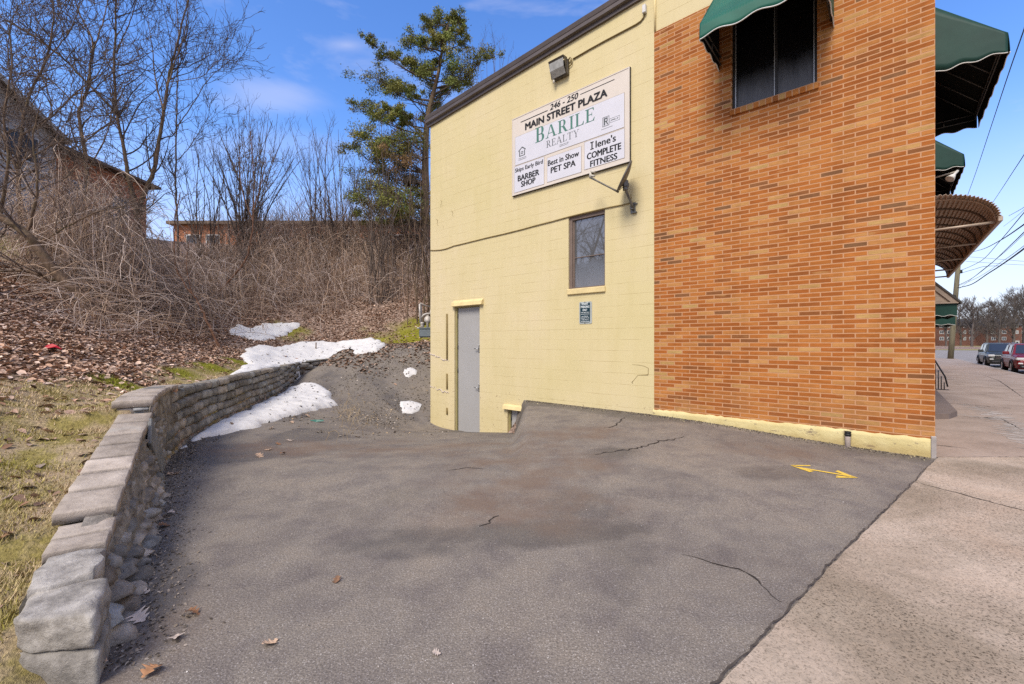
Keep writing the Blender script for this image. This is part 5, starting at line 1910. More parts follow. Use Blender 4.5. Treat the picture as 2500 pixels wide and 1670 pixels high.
# ------------------------------------------------------------------ green cloth awnings
def awning(name, label, loc, rot, w, p, h, val, mat, group, nbars=5, bars=True):
    """sloped cloth awning: frame x along the wall, y into it, z up, origin mid-width at the front eave's height"""
    root = thing(name, label, "awning", loc, rot, group)
    hw = w / 2
    NX, NY = 40, 14
    V, Fc = [], []

    def grid(pt, nu, nv):
        o = len(V)
        for j in range(nv + 1):
            for i in range(nu + 1): V.append(pt(i / nu, j / nv))
        for j in range(nv):
            for i in range(nu): Fc.append((o + j * (nu + 1) + i, o + j * (nu + 1) + i + 1, o + (j + 1) * (nu + 1) + i + 1, o + (j + 1) * (nu + 1) + i))

    nsc = max(3, round(w / 0.62))
    scal = lambda x: 0.055 * (0.5 - 0.5 * math.cos(2 * math.pi * nsc * x)) ** 1.0
    nss = max(2, round(p / 0.42))
    scs = lambda y: 0.05 * (0.5 - 0.5 * math.cos(2 * math.pi * nss * y))
    sag = lambda u, v: -0.022 * math.sin(math.pi * v) * (0.6 + 0.4 * math.sin(9 * u))
    grid(lambda u, v: (-hw + w * u, -p + p * v, h * v + sag(u, v)), NX, NY)                                   # slope
    flare = lambda v: 0.025 * math.sin(v * 1.6)
    grid(lambda u, v: (-hw + w * u, -p - flare(1 - v) * 1.0, -val + scal(u) * (1 - v) * 1.0 + val * v), NX * 2, 4)   # front valance
    for sg in (-1, 1):
        grid(lambda u, v: (sg * hw, -p + p * u, -val + scs(u) * (1 - v) + (val + h * u) * v), 24, 8)               # cheeks
    me = bpy.data.meshes.new("canopy_cloth")
    me.from_pydata(V, [], Fc)
    me.polygons.foreach_set("use_smooth", [True] * len(Fc))
    cl = link("canopy_cloth", me, [MATS[mat], MATS["awning_lining"]], root)
    so = cl.modifiers.new("thick", 'SOLIDIFY'); so.thickness = 0.008; so.offset = 0; so.material_offset = 1
    import bmesh as bm_
    b = bm_.new(); b.from_mesh(me); bm_.ops.remove_doubles(b, verts=b.verts, dist=0.004); bm_.ops.recalc_face_normals(b, faces=b.faces)
    # normals outward: the slope's must point up
    b.faces.ensure_lookup_table()
    f0 = max(b.faces, key=lambda f: abs(f.normal.z) * (f.calc_center_median().z > 0))
    if f0.normal.z < 0: bm_.ops.reverse_faces(b, faces=b.faces)
    b.to_mesh(me); b.free()
    tr = MB()
    e = 0.0085
    tr.tube([(-hw + w * i / 80, -p - flare(1) - .002, -val + scal(i / 80)) for i in range(81)], e, 6)
    tr.build("piping", MATS["piping_white"], cl)
    for sg in (-1, 1):
        tr = MB(); tr.tube([(sg * (hw + .002), -p + p * i / 40, -val + scs(i / 40)) for i in range(41)], e, 6); tr.build("piping", MATS["piping_white"], cl)
    if bars:
        fb = MB(); r = 0.014
        fb.tube([(-hw + .03, -p + .04, -.03), (hw - .03, -p + .04, -.03)], r, 6)
        fb.tube([(-hw + .03, -p + .04, -.17), (hw - .03, -p + .04, -.17)], r, 6)
        fb.tube([(-hw + .03, -.03, h - .06), (hw - .03, -.03, h - .06)], r, 6)
        for i in range(nbars + 1):
            x = -hw + .03 + (w - .06) * i / nbars
            fb.tube([(x, -p + .04, -.03), (x, -.03, h - .07)], r, 6)
        for sg in (-1, 1):
            x = sg * (hw - .03)
            fb.tube([(x, -p + .04, -.17), (x, -.01, -.17)], r, 6); fb.tube([(x, -p + .04, -.03), (x, -.01, -.03)], r, 6)
            fb.tube([(x, -p * .5, -.17), (x, -p * .5, -.03)], r, 6); fb.tube([(x, -p + .04, -.17), (x, -p + .04, -.03)], r, 6)
        fb.build("frame", MATS["awning_bar"], root)
    return root


wp = W(-1.953, -0.012, 6.75)
awning("window_awning", "bright green scalloped awning over the dark window in the brick side wall", wp, WROT, 1.66, 1.06, 1.22, 0.27, "awning_green", "green cloth awnings", 3)
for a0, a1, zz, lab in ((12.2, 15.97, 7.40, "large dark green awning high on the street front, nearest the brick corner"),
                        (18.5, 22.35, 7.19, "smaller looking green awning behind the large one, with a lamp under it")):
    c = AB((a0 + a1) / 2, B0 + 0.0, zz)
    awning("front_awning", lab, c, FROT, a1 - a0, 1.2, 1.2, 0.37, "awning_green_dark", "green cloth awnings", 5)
    B_CHECK = c
# lamp on an arm under the second awning
lp = AB(19.0, B0 + 0.02, 6.75)
ld = thing("gooseneck_lamp", "pale cone lamp on an arm under the second green awning", "lamp", lp, FROT)
tgt = px(2330, 432, 13.1) - lp
Rz = Matrix.Rotation(-FROT, 4, 'Z')
e_ = Rz @ (px(2337, 418, 12.95) - lp); h_ = Rz @ (px(2319, 437, 12.95) - lp)
mb = MB(); mb.tube([(0, 0.0, e_.z - .05), (e_.x * .5, e_.y * .5, e_.z - .02), (e_.x, e_.y, e_.z)], 0.022, 8); mb.build("arm", MATS["lnb_cream"], ld)
ax_ = (h_ - e_).normalized()
xx, yy_, _ = frame_of(ax_)
Ml = Matrix(((xx.x, yy_.x, ax_.x, e_.x), (xx.y, yy_.y, ax_.y, e_.y), (xx.z, yy_.z, ax_.z, e_.z), (0, 0, 0, 1)))
Lh = (h_ - e_).length
mb = MB(); mb.lathe([(0.0, -.03), (.035, -.02), (.035, Lh * .45), (.06, Lh * .55), (.115, Lh), (.10, Lh * 1.02), (0, Lh * 1.0)], 16, Ml); mb.build("shade", MATS["box_white"], ld)

# ------------------------------------------------------------------ ribbed bronze barrel canopy
ca0, ca1, cz0, cproj, crise = 12.0, 21.5, 3.90, 1.08, 0.62
cc = AB((ca0 + ca1) / 2, B0, cz0)
CN = thing("barrel_canopy", "long curved bronze metal canopy with ribs and tie bars over the shopfront", "canopy", cc, FROT)
hl = (ca1 - ca0) / 2


def arc_c(k, off=0.0):
    th = math.pi / 2 * k
    return (-(cproj + off) * math.sin(th) ** 0.92 if k > 0 else 0.0, (crise + off) * math.cos(th) ** 0.85 if k < 1 else 0.0)


NP = 150
V, Q = [], []
NXc = 2
for i in range(NXc):
    x = -hl + 2 * hl * i
    for j in range(NP + 1):
        k = j / NP
        y, z = arc_c(k, 0.016 * math.sin(k * 2 * math.pi * 22))
        V.append((x, y, z))
for j in range(NP): Q.append((j, j + 1, NP + 2 + j, NP + 1 + j))
me = fast_mesh("sheeting", V, [np.array(Q)], True)
sh = link("sheeting", me, MATS["canopy_bronze"], CN)
so = sh.modifiers.new("thick", 'SOLIDIFY'); so.thickness = 0.006; so.offset = 0
for i in range(12):
    x = -hl + 0.25 + (2 * hl - 0.4) * i / 11
    mb = MB(); pts = [arc_c(k / 16, -0.03) for k in range(17)]
    mb.tube([(x, y, z) for y, z in pts], 0.020, 6); mb.build("hoop", MATS["canopy_hoop"] if i else MATS["canopy_frame"], CN)
mb = MB()
mb.box(-hl, hl, -cproj - 0.035, -cproj + 0.03, -0.05, 0.045, None, 0.01); mb.build("front_rail", MATS["canopy_frame"], CN)
for x in (-hl + .25, -hl + 2.6, -hl + 5.0, -hl + 7.3, hl - 0.2):
    mb = MB(); mb.tube([(x, 0, -0.03), (x, -cproj + .02, -0.01)], 0.024, 8); mb.build("tie_bar", MATS["canopy_frame"], CN)

# ------------------------------------------------------------------ gabled porch with its own small awnings
gy_, gb = 24.0, 2.02
pz = 3.16
gc = AB(gy_, B0, 0)
PR = thing("gabled_porch", "tan sided gable porch projecting over the pavement past the canopy", "porch", gc, FROT)
pj = gb - B0                                        # projection from the wall
rise = 1.75
mb = MB()
mb.add([(0, 0, pz), (0, -pj, pz), (0, 0, pz + rise), (3.4, 0, pz), (3.4, -pj, pz), (3.4, 0, pz + rise)], [(0, 1, 2), (3, 5, 4), (0, 3, 4, 1)])
mb.build("gable_siding", MATS["siding_tan"], PR)
mb = MB()
d_ = Vector((0, -pj, -rise)).normalized()
for (x0, x1, o0, o1) in ((-0.10, 3.5, 0.012, 0.075),):
    up = Vector((0, -d_.z, d_.y)) * 1
    up = Vector((0, -rise, pj)).normalized()
    A_, B_ = Vector((0, 0.0, pz + rise)), Vector((0, -pj, pz)) + d_ * 0.1
    ps = []
    for x in (x0, x1):
        for P_ in (A_ + up * o0, B_ + up * o0, B_ + up * o1, A_ + up * o1): ps.append((x, P_.y, P_.z))
    mb.add(ps, [(0, 1, 2, 3), (7, 6, 5, 4), (0, 4, 5, 1), (1, 5, 6, 2), (2, 6, 7, 3), (3, 7, 4, 0)])
mb.build("roof", MATS["roof_dark"], PR)
mb = MB()
ps = []
up = Vector((0, -rise, pj)).normalized()
A_, B_ = Vector((0, 0.0, pz + rise)), Vector((0, -pj, pz))
for x in (-0.06, -0.003):
    for P_ in (A_ - up * .16, B_ - up * .0 + Vector((0, .2, 0.0)), B_ + up * .01, A_ + up * .01): ps.append((x, P_.y, P_.z))
mb.add(ps, [(0, 3, 2, 1), (4, 5, 6, 7), (0, 1, 5, 4), (1, 2, 6, 5), (2, 3, 7, 6), (3, 0, 4, 7)])
mb.build("bargeboard", MATS["trim_tan"], PR)
mb = MB(); mb.box(-0.07, 3.45, -pj - .01, 0, pz - .05, pz - .001); mb.build("eave_trim", MATS["trim_tan"], PR)
for px_, py_ in ((0.1, -pj + .12), (3.3, -pj + .12)):
    pass
awz = pz - 0.05


def band(name, label, a, b_out, z1, z0, length):
    c = AB(a, B0, 0)
    r = thing(name, label, "awning", c, FROT, "green cloth awnings")
    pjj = b_out - B0
    m_ = MB()
    n = 24
    for j, (x_, nrm) in enumerate(((0.0, 0), (length, 0))):
        vs = []
        for i in range(n + 1):
            y = -pjj * i / n
            vs += [(x_, y, z0 + 0.05 * (0.5 - 0.5 * math.cos(i / n * 4 * 2 * math.pi))), (x_, y, z1)]
        m_.add(vs, [(2 * i, 2 * i + 2, 2 * i + 3, 2 * i + 1) for i in range(n)])
    vs = []
    for i in range(n * 2 + 1):
        x = length * i / (2 * n)
        vs += [(x, -pjj, z0 + 0.05 * (0.5 - 0.5 * math.cos(i / n * 4 * 2 * math.pi))), (x, -pjj, z1)]
    m_.add(vs, [(2 * i, 2 * i + 2, 2 * i + 3, 2 * i + 1) for i in range(2 * n)])
    m_.quad((0, 0, z1), (length, 0, z1), (length, -pjj, z1), (0, -pjj, z1))
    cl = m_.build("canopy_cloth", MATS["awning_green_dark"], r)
    so = cl.modifiers.new("thick", 'SOLIDIFY'); so.thickness = 0.008; so.offset = 0
    t = MB(); t.tube([(-.004, -pjj * i / n, z0 + 0.05 * (0.5 - 0.5 * math.cos(i / n * 4 * 2 * math.pi))) for i in range(n + 1)], .009, 5)
    t.build("piping", MATS["piping_white"], cl)
    f = MB(); f.tube([(0.05, -pjj + .04, z0 + .1), (length - .05, -pjj + .04, z0 + .1)], .014, 6); f.tube([(0.05, -.02, z0 + .1), (0.05, -pjj + .04, z0 + .1)], .014, 6); f.build("frame", MATS["awning_bar"], r)
    return r


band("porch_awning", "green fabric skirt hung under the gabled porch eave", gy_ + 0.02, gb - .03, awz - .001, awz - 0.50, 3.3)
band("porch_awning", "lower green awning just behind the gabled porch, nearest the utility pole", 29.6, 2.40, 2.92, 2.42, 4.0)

# ------------------------------------------------------------------ entrance steps and railings by the shop door
stp = thing("entry_step", "dark concrete entry slab against the shopfront wall", "step", AB(15.6, B0, 0.0), FROT)
mb = MB(); mb.add([], []); mb.prism([(-3.4, -.02), (3.6, -.02), (3.6, -.62), (-2.4, -.62), (-3.0, -.45)][::-1], Matrix.Translation((0, 0, -.05)), 0.17); mb.build("slab", MATS["entry_step"], stp)
rl = thing("railing", "black iron railing beside the shop entrance", "railing", AB(20.2, B0 + 0.62, 0.0), FROT)
mb = MB()
mb.tube([(0, 0, 1.05), (0, -.06, .98), (0, -.30, 0.45), (0, -.36, .12)], .022, 8); mb.tube([(0, 0, 0.0), (0, 0, 1.05)], .022, 8); mb.build("handrail", MATS["iron_black"], rl)
for i in range(1, 5):
    mb = MB(); y = -.07 * i
    mb.tube([(0, y, 0.0), (0, y, 1.02 - .20 * (i - .2))], .014, 6); mb.build("baluster", MATS["iron_black"], rl)
mb = MB(); mb.box(-.04, .04, -.40, .06, -0.02, .03, None, .01); mb.build("base_rail", MATS["iron_black"], rl)

# ------------------------------------------------------------------ utility pole and wires
p0 = px(2320, 876, 41.0); p1_ = px(2340, 640, 40.5)
UP = thing("utility_pole", "weathered wooden utility pole leaning slightly at the pavement's edge", "utility pole", (p0.x, p0.y, 0.0))
dv = (p1_ - p0)
topP = dv * 1.22
mb = MB(); mb.tube([(0, 0, -.3), dv * .3, dv * .7, topP], [.225, .21, .19, .165], 12); mb.build("pole", MATS["pole_wood"], UP)
for k, (dx, s__) in enumerate(((-.25, .16), (.22, .10))):
    mb = MB()
    q = dv * (0.64 if k == 0 else .9)
    mb.lathe([(0, -.16), (s__, -.14), (s__, .12), (s__ * .6, .18), (0, .2)], 10, Matrix.Translation(q + Vector((dx, -.1, 0))))
    mb.build("insulator", MATS["wire_black"], UP)


def wire(pts_uvY, r, label, sag=0.0, group="overhead utility wires"):
    P = [px(*q) for q in pts_uvY]
    # smooth through the points
    pts = []
    for i in range(len(P) - 1):
        a = P[max(i - 1, 0)]; b = P[i]; c = P[i + 1]; d = P[min(i + 2, len(P) - 1)]
        for k in range(10):
            t = k / 10
            pts.append(0.5 * ((2 * b) + (c - a) * t + (2 * a - 5 * b + 4 * c - d) * t * t + (3 * b - a - 3 * c + d) * t ** 3))
    pts.append(P[-1])
    o = MB().tube([p - P[0] for p in pts], r, 6).build("utility_wire", MATS["wire_black"])
    o.location = P[0]
    return tag(o, label, "wire", group)


wire([(2337, 703, 40.2), (2372, 694, 36), (2412, 668, 30), (2440, 650, 26), (2500, 607, 18), (2600, 520, 12)], .034, "thickest sagging bundle of cable from the pole, lowest at the right")
wire([(2338, 699, 40.2), (2390, 676, 34), (2440, 643, 27), (2500, 600, 18), (2600, 512, 12)], .012, "thin wire running just above the thickest sagging cable")
wire([(2340, 696, 40.2), (2372, 680, 36), (2420, 643, 29), (2470, 596, 22), (2500, 567, 18), (2600, 470, 12)], .020, "black wire rising steeply from the pole between the cable bundles")
wire([(2341, 706, 40.2), (2400, 658, 34), (2450, 618, 25), (2500, 572, 18), (2600, 480, 12)], .009, "thinnest wire rising beside the steep black one")
wire([(2344, 661, 40.2), (2395, 637, 33), (2440, 590, 25), (2500, 519, 17), (2560, 450, 12)], .018, "steepest wire rising to the right above the pole")
wire([(2342, 668, 40.2), (2380, 657, 38), (2404, 650.5, 36), (2444, 649, 34)], .018, "short bent wire jutting from the pole above the cables")
wire([(2366, 617, 60), (2400, 608, 44), (2440, 588, 30), (2500, 548, 18), (2600, 470, 12)], .028, "dark twisted cable emerging from behind the bronze canopy")
wire([(2365, 627, 60), (2430, 632, 60), (2500, 638, 60), (2620, 645, 60)], .020, "upper of two level wires crossing the street")
wire([(2358, 638, 62), (2430, 643, 62), (2500, 647, 62), (2620, 652, 62)], .020, "lower of two level wires crossing the street")
wire([(2350, 510, 40), (2380, 428, 31), (2420, 308, 22), (2463, 178, 15), (2500, 72, 11.5), (2530, -20, 9)], .015, "long single wire climbing beside the large green awning")
wire([(2405, 522, 36), (2440, 470, 28), (2470, 424, 20), (2500, 378, 15), (2560, 280, 11)], .014, "single wire climbing above the tip of the bronze canopy")
wire([(2463, 527, 30), (2485, 515, 25), (2500, 506, 22), (2560, 465, 15)], .013, "short stretch of wire level with the bronze canopy's lip")
wire([(2450, 553, 34), (2480, 530, 26), (2500, 512, 21), (2560, 452, 14)], .009, "faint wire crossing below the one by the canopy's lip")
# ------------------------------------------------------------------ the retaining wall
w0, _ = edge_pt(ARC0)
RW = thing("retaining_wall", "low stone retaining wall curving along the lot, capped with slabs at its near end", "wall", (w0[0], w0[1], 0))
off0 = (w0[0], w0[1], 0.0)
rs = random.Random(21)


STEP = ((-.1, .335), (.74, .375), (.741, .375), (1.189, .405), (1.19, .475), (3.368, .83), (3.369, .965), (3.8, .985), (5.6, .955))


def slab_top(x): return float(np.interp(x, [k[0] for k in STEP], [k[1] for k in STEP]))



def jitter_stone(L, H, D, r, n=3):
    """a rough-dressed block centred on its face: local x along, y into the wall, z up"""
    nx, nz = 5, 4
    V, Fc, idx = [], [], {}
    for j in range(nz + 1):
        for i in range(nx + 1):
            u, w = i / nx * 2 - 1, j / nz * 2 - 1
            e = max(abs(u), abs(w))
            bulge = -0.5 * D * 0.07 * (1 - e ** 8) + rs.uniform(-.008, .008)
            yy = bulge + (0.03 if e > .99 else 0.0)
            V.append((u * L / 2 + rs.uniform(-.006, .006), yy, w * H / 2 + rs.uniform(-.004, .004)))
    for j in range(nz):
        for i in range(nx):
            a = j * (nx + 1) + i
            Fc.append((a, a + 1, a + nx + 2, a + nx + 1))
    nb = len(V)
    ring = [i for i in range(nx + 1)] + [(nx + 1) * j + nx for j in range(1, nz + 1)] + [(nx + 1) * nz + i for i in range(nx - 1, -1, -1)] + [(nx + 1) * j for j in range(nz - 1, 0, -1)]
    for k in ring: V.append((V[k][0], D, V[k][2]))
    m = len(ring)
    for k in range(m): Fc.append((ring[(k + 1) % m], ring[k], nb + k, nb + (k + 1) % m))
    return V, Fc


def wall_frame(arc, off):
    p, n = edge_pt(arc, off)
    tdir = Vector((n[1], -n[0], 0))            # along the wall towards larger arc
    into = Vector((n[0], n[1], 0))
    return Vector((p[0], p[1], 0)), tdir, into


V, Fc, Cc = [], [], []


def add_stone(arc, zc, L, H, D, off, tilt=0.0):
    p, td, into = wall_frame(arc, off)
    v, f = jitter_stone(L, H, D, 0)
    o = len(V)
    g = rs.uniform(.60, 1.35)
    wm = rs.uniform(-.07, .07)
    c = (g * (1 + wm), g, g * (1 - wm))
    ct, st_ = math.cos(tilt), math.sin(tilt)
    for x, y, z in v:
        x2, z2 = x * ct - z * st_, x * st_ + z * ct
        q = p + td * x2 + into * y
        V.append((q.x - off0[0], q.y - off0[1], zc + z2)); Cc.append(c)
    Fc.extend([tuple(i + o for i in k) for k in f])


# coursed blocks from the bend to the far end
arc = ARC_BEND - 0.9
row_h = 0.165
for row in range(8):
    x = ARC_BEND - 0.85 + rs.uniform(0, .3)
    while x < ARC_END + 0.4:
        L = rs.uniform(.26, .52)
        xm = x + L / 2
        p, n = edge_pt(xm)
        base = lzf(p[0], p[1]) - 0.12
        zc = base + row_h * (row + .5) + 0.012 * math.sin(xm * 3 + row)
        top = float(wall_top(xm))
        hh = row_h
        if zc - row_h / 2 < top - 0.06:
            if zc + row_h / 2 > top: hh = max(.07, top - (zc - row_h / 2)); zc = top - hh / 2
            add_stone(xm, zc, L - rs.uniform(.014, .03), hh - rs.uniform(.014, .026), .22, -0.015 + rs.uniform(-.015, .022) + 0.02 * row * .5, rs.uniform(-.02, .02))
        x += L
me = fast_mesh("stone_courses", V, [np.array([f for f in Fc if len(f) == 4])], False, Cc)
link("stone_courses", me, MATS["wall_stone"], RW)

# rough chunks bedded in the battered face of the near part
def chunk(arc_, zc, L, H, D, off, tilt, Vv, Ff, Cv):
    p, td, into = wall_frame(max(arc_, ARC0 + .001), off)
    p = p + td * min(0.0, arc_ - ARC0)
    nx, nz = 4, 3
    o = len(Vv)
    g = rs.uniform(.55, 1.35); wm = rs.uniform(-.09, .09)
    pts = []
    for j in range(nz + 1):
        for i in range(nx + 1):
            u_, w_ = i / nx * 2 - 1, j / nz * 2 - 1
            e = max(abs(u_), abs(w_))
            corner = abs(u_ * w_) ** 2
            y = rs.uniform(-.022, .022) + (D * .30 if e > .99 else 0.0) + D * .2 * corner
            pts.append((u_ * L / 2 * (1 - .16 * corner) + rs.uniform(-.014, .014), y, w_ * H / 2 * (1 - .16 * corner) + rs.uniform(-.010, .010)))
    ring = [i for i in range(nx + 1)] + [(nx + 1) * j + nx for j in range(1, nz + 1)] + [(nx + 1) * nz + i for i in range(nx - 1, -1, -1)] + [(nx + 1) * j for j in range(nz - 1, 0, -1)]
    for k in ring: pts.append((pts[k][0], D, pts[k][2]))
    ct, st_ = math.cos(tilt), math.sin(tilt)
    for x, y, z in pts:
        x2, z2 = x * ct - z * st_, x * st_ + z * ct
        q = p + td * x2 + into * y
        Vv.append((q.x - off0[0], q.y - off0[1], zc + z2)); Cv.append((g * (1 + wm), g, g * (1 - wm)))
    nb = (nx + 1) * (nz + 1)
    for j in range(nz):
        for i in range(nx):
            k = o + j * (nx + 1) + i
            if rs.random() < .5: Ff.extend([(k, k + 1, k + nx + 2), (k, k + nx + 2, k + nx + 1)])
            else: Ff.extend([(k, k + 1, k + nx + 1), (k + 1, k + nx + 2, k + nx + 1)])
    m = len(ring)
    for k in range(m):
        k2 = (k + 1) % m
        Ff.extend([(o + ring[k2], o + ring[k], o + nb + k), (o + ring[k2], o + nb + k, o + nb + k2)])


def batter(arc_, w): return 0.035 - 0.20 * (1 - 0.8 * float(smooth01((arc_ - ARC0 - 3.0) / 0.7))) * max(0.0, 1 - w) ** 1.5


Vc, Fc3, Cc3 = [], [], []
z_lo = -.06
row = 0
while z_lo < .92:
    hh = rs.uniform(.075, .135)
    x = .16 + rs.uniform(0, .1)
    while x < ARC_BEND - ARC0 - .55:
        L = rs.uniform(.13, .40)
        xm = x + L / 2
        top = slab_top(xm) - .075
        if z_lo + hh * .4 < top:
            h2 = min(hh, top - z_lo + .01)
            w = (z_lo + h2 / 2) / max(top, .1)
            chunk(ARC0 + xm, z_lo + h2 / 2, L * rs.uniform(.90, 1.04), h2 * rs.uniform(.88, 1.06), .16, batter(ARC0 + xm, w) + rs.uniform(-.028, .022), rs.uniform(-.10, .10), Vc, Fc3, Cc3)
        x += L
    z_lo += hh
    row += 1
me = fast_mesh("rubble_face", Vc, [np.array(Fc3)], False, Cc3)
link("rubble_face", me, MATS["wall_rubble"], RW)
# mortar bed behind the chunks, then the solid core
V2, C2, Q2 = [], [], []
NA, NZ = 210, 18
for i, ar_ in enumerate(np.linspace(ARC0 + .16, ARC_BEND + 0.1, NA)):
    p, td, into = wall_frame(ar_, 0.0)
    top = slab_top(ar_ - ARC0) - .05
    for j in range(NZ + 1):
        w = j / NZ
        q = p + into * (batter(ar_, w) + .006 + rs.uniform(-.022, .022))
        V2.append((q.x - off0[0], q.y - off0[1], -.15 + (top + .15) * w)); g_ = rs.uniform(.75, 1.1); C2.append((g_, g_ * .97, g_ * .92))
for i in range(NA - 1):
    for j in range(NZ):
        k = i * (NZ + 1) + j
        Q2.append((k, k + NZ + 1, k + NZ + 2, k + 1))
n0 = len(V2)
for ar_ in np.linspace(ARC0 + .30, ARC_END + .3, 60):
    top = (slab_top(ar_ - ARC0) if ar_ - ARC0 < 5.4 else float(wall_top(ar_))) - 0.05
    for off, z in ((.16, -1.2), (.16, top), (0.27, top), (0.27, -1.2)):
        p, td, into = wall_frame(ar_, off)
        V2.append((p.x - off0[0], p.y - off0[1], z)); C2.append((.25, .24, .22))
for i in range(59):
    for k in range(3): Q2.append((n0 + 4 * i + k, n0 + 4 * i + 4 + k, n0 + 4 * i + 5 + k, n0 + 4 * i + 1 + k))
Q2.append((n0, n0 + 1, n0 + 2, n0 + 3))
link("mortar_core", fast_mesh("mortar_core", V2, [np.array(Q2)], False, C2), MATS["wall_rubble"], RW)


# squared blocks closing the near end: a smoother one below, a broken-faced one above
def end_block(z0, z1, x0, x1, y0, y1, rough, tint):
    p, td, into = wall_frame(ARC0 + .001, 0.0)
    n = 11
    v, f = [], []
    cache = {}
    gr = lambda a, b, s: float(fbm(np.array([a]), np.array([b]), s, 4)[0])

    def vid(i, j, k):
        if (i, j, k) not in cache:
            x, y, z = x0 + (x1 - x0) * i / n, y0 + (y1 - y0) * j / n, z0 + (z1 - z0) * k / n
            x += .66 * y * (1 - i / n)
            edge = sum(c in (0, n) for c in (i, j, k))
            ax = rough * gr(y * 2 + 3, z * 3 + x, 5.0); ay = rough * gr(x * 2 + 9, z * 3, 5.0); az = rough * .7 * gr(x * 2, y * 2 + 5, 5.0)
            pull = (.004 + rough * .25) * (edge - 1)
            x += ax + (pull if i == 0 else -pull if i == n else 0); y += ay + (pull if j == 0 else -pull if j == n else 0); z += az + (pull if k == 0 else -pull if k == n else 0)
            q = p + td * x + into * y
            cache[(i, j, k)] = len(v); v.append((q.x - off0[0], q.y - off0[1], z))
        return cache[(i, j, k)]

    for a in range(n):
        for b in range(n):
            f += [(vid(0, a, b), vid(0, a, b + 1), vid(0, a + 1, b + 1), vid(0, a + 1, b)), (vid(n, a, b), vid(n, a + 1, b), vid(n, a + 1, b + 1), vid(n, a, b + 1)),
                  (vid(a, 0, b), vid(a + 1, 0, b), vid(a + 1, 0, b + 1), vid(a, 0, b + 1)), (vid(a, n, b), vid(a, n, b + 1), vid(a + 1, n, b + 1), vid(a + 1, n, b)),
                  (vid(a, b, 0), vid(a, b + 1, 0), vid(a + 1, b + 1, 0), vid(a + 1, b, 0)), (vid(a, b, n), vid(a + 1, b, n), vid(a + 1, b + 1, n), vid(a, b + 1, n))]
    tri = [t for q in f for t in ((q[0], q[1], q[2]), (q[0], q[2], q[3]))]
    link("end_block", fast_mesh("end_block", v, [np.array(tri)], False, np.full((len(v), 3), tint)), MATS["wall_rubble"], RW)


end_block(-.14, .150, -.035, .36, -.055, .255, .008, 1.05)
end_block(.152, .325, -.025, .40, -.04, .255, .013, 1.2)

# coping slabs, stepping up the slope: (start, length, top height, overhang towards the grass, tint)
SL = [(.36, .38, .25, 1.35, 1), (.75, .20, .27, .95, 0), (.96, .22, .28, 1.0, 0), (1.19, .33, .32, 1.04, 0), (1.53, .30, .31, 1.0, 0),
      (1.84, .27, .30, 1.25, 0), (2.12, .30, .29, .86, 0), (2.43, .25, .28, .80, 0), (2.69, .36, .28, .95, 0), (3.06, .30, .28, .88, 0), (3.375, .02, .30, .0, 2), (3.37, .36, .34, .98, 0), (3.74, .40, .34, 1.02, 0),
      (4.15, .42, .33, 1.05, 0), (4.58, .45, .32, .95, 0), (5.04, .45, .30, .9, 0)]
for s_0, L, dep, tint, rough in SL:
    p, td, into = wall_frame(ARC0 + max(s_0 + L / 2, 0.001), 0.0)
    riser = rough == 2
    if riser: s_0, L, tint, rough = 3.385, .40, .85, 0
    p, td, into = wall_frame(ARC0 + s_0 + L / 2, 0.0)
    th = 0.075 if not rough else 0.10
    v, f = [], []
    gr = lambda a, b, s: float(vnoise(np.array([a]), np.array([b]), s)[0])
    us = [-.5, -.5 + .006 / L, -.3, -.1, .1, .3, .5 - .006 / L, .5]
    ws = [0.0, .006 / dep, .2, .4, .6, .8, 1 - .006 / dep, 1.0]
    nx, ny = len(us) - 1, len(ws) - 1
    L2 = L - .030
    dzr = rs.uniform(-.005, .005)
    for lay in (0, 1):
        for j in range(ny + 1):
            for i in range(nx + 1):
                u, w = us[i], ws[j]
                e = min(i, nx - i, j, ny - j)
                x = u * L2; y = 0.0 + dep * w
                zz = slab_top(min(max(s_0 + L / 2 + x, s_0 + .003), s_0 + L - .003)) + dzr - (0 if lay == 0 else th) - (.088 if riser else 0.0)
                if lay == 0:
                    zz += 0.003 * gr(s_0 + x, y, 9) * (4 if rough else 1) - (0.006 if e == 0 else 0)
                x += (.006 if not rough else .02) * gr(s_0 + x + 3, y, 13); y += (.006 if not rough else .02) * gr(s_0 + x + 7, y, 13)
                q = p + td * x + into * (y + 0.01)
                v.append((q.x - off0[0], q.y - off0[1], zz))
    n2 = (nx + 1) * (ny + 1)
    for j in range(ny):
        for i in range(nx):
            a = j * (nx + 1) + i
            f.append((a, a + 1, a + nx + 2, a + nx + 1)); f.append((n2 + a, n2 + a + nx + 1, n2 + a + nx + 2, n2 + a + 1))
    ring = [i for i in range(nx + 1)] + [(nx + 1) * j + nx for j in range(1, ny + 1)] + [(nx + 1) * ny + i for i in range(nx - 1, -1, -1)] + [(nx + 1) * j for j in range(ny - 1, 0, -1)]
    m = len(ring)
    for k in range(m): f.append((ring[(k + 1) % m], ring[k], n2 + ring[k], n2 + ring[(k + 1) % m]))
    me = fast_mesh("coping_slab", v, [np.array(f)], False, np.full((len(v), 3), tint))
    link("coping_slab", me, MATS["wall_rubble"] if rough else MATS["coping_stone"], RW)

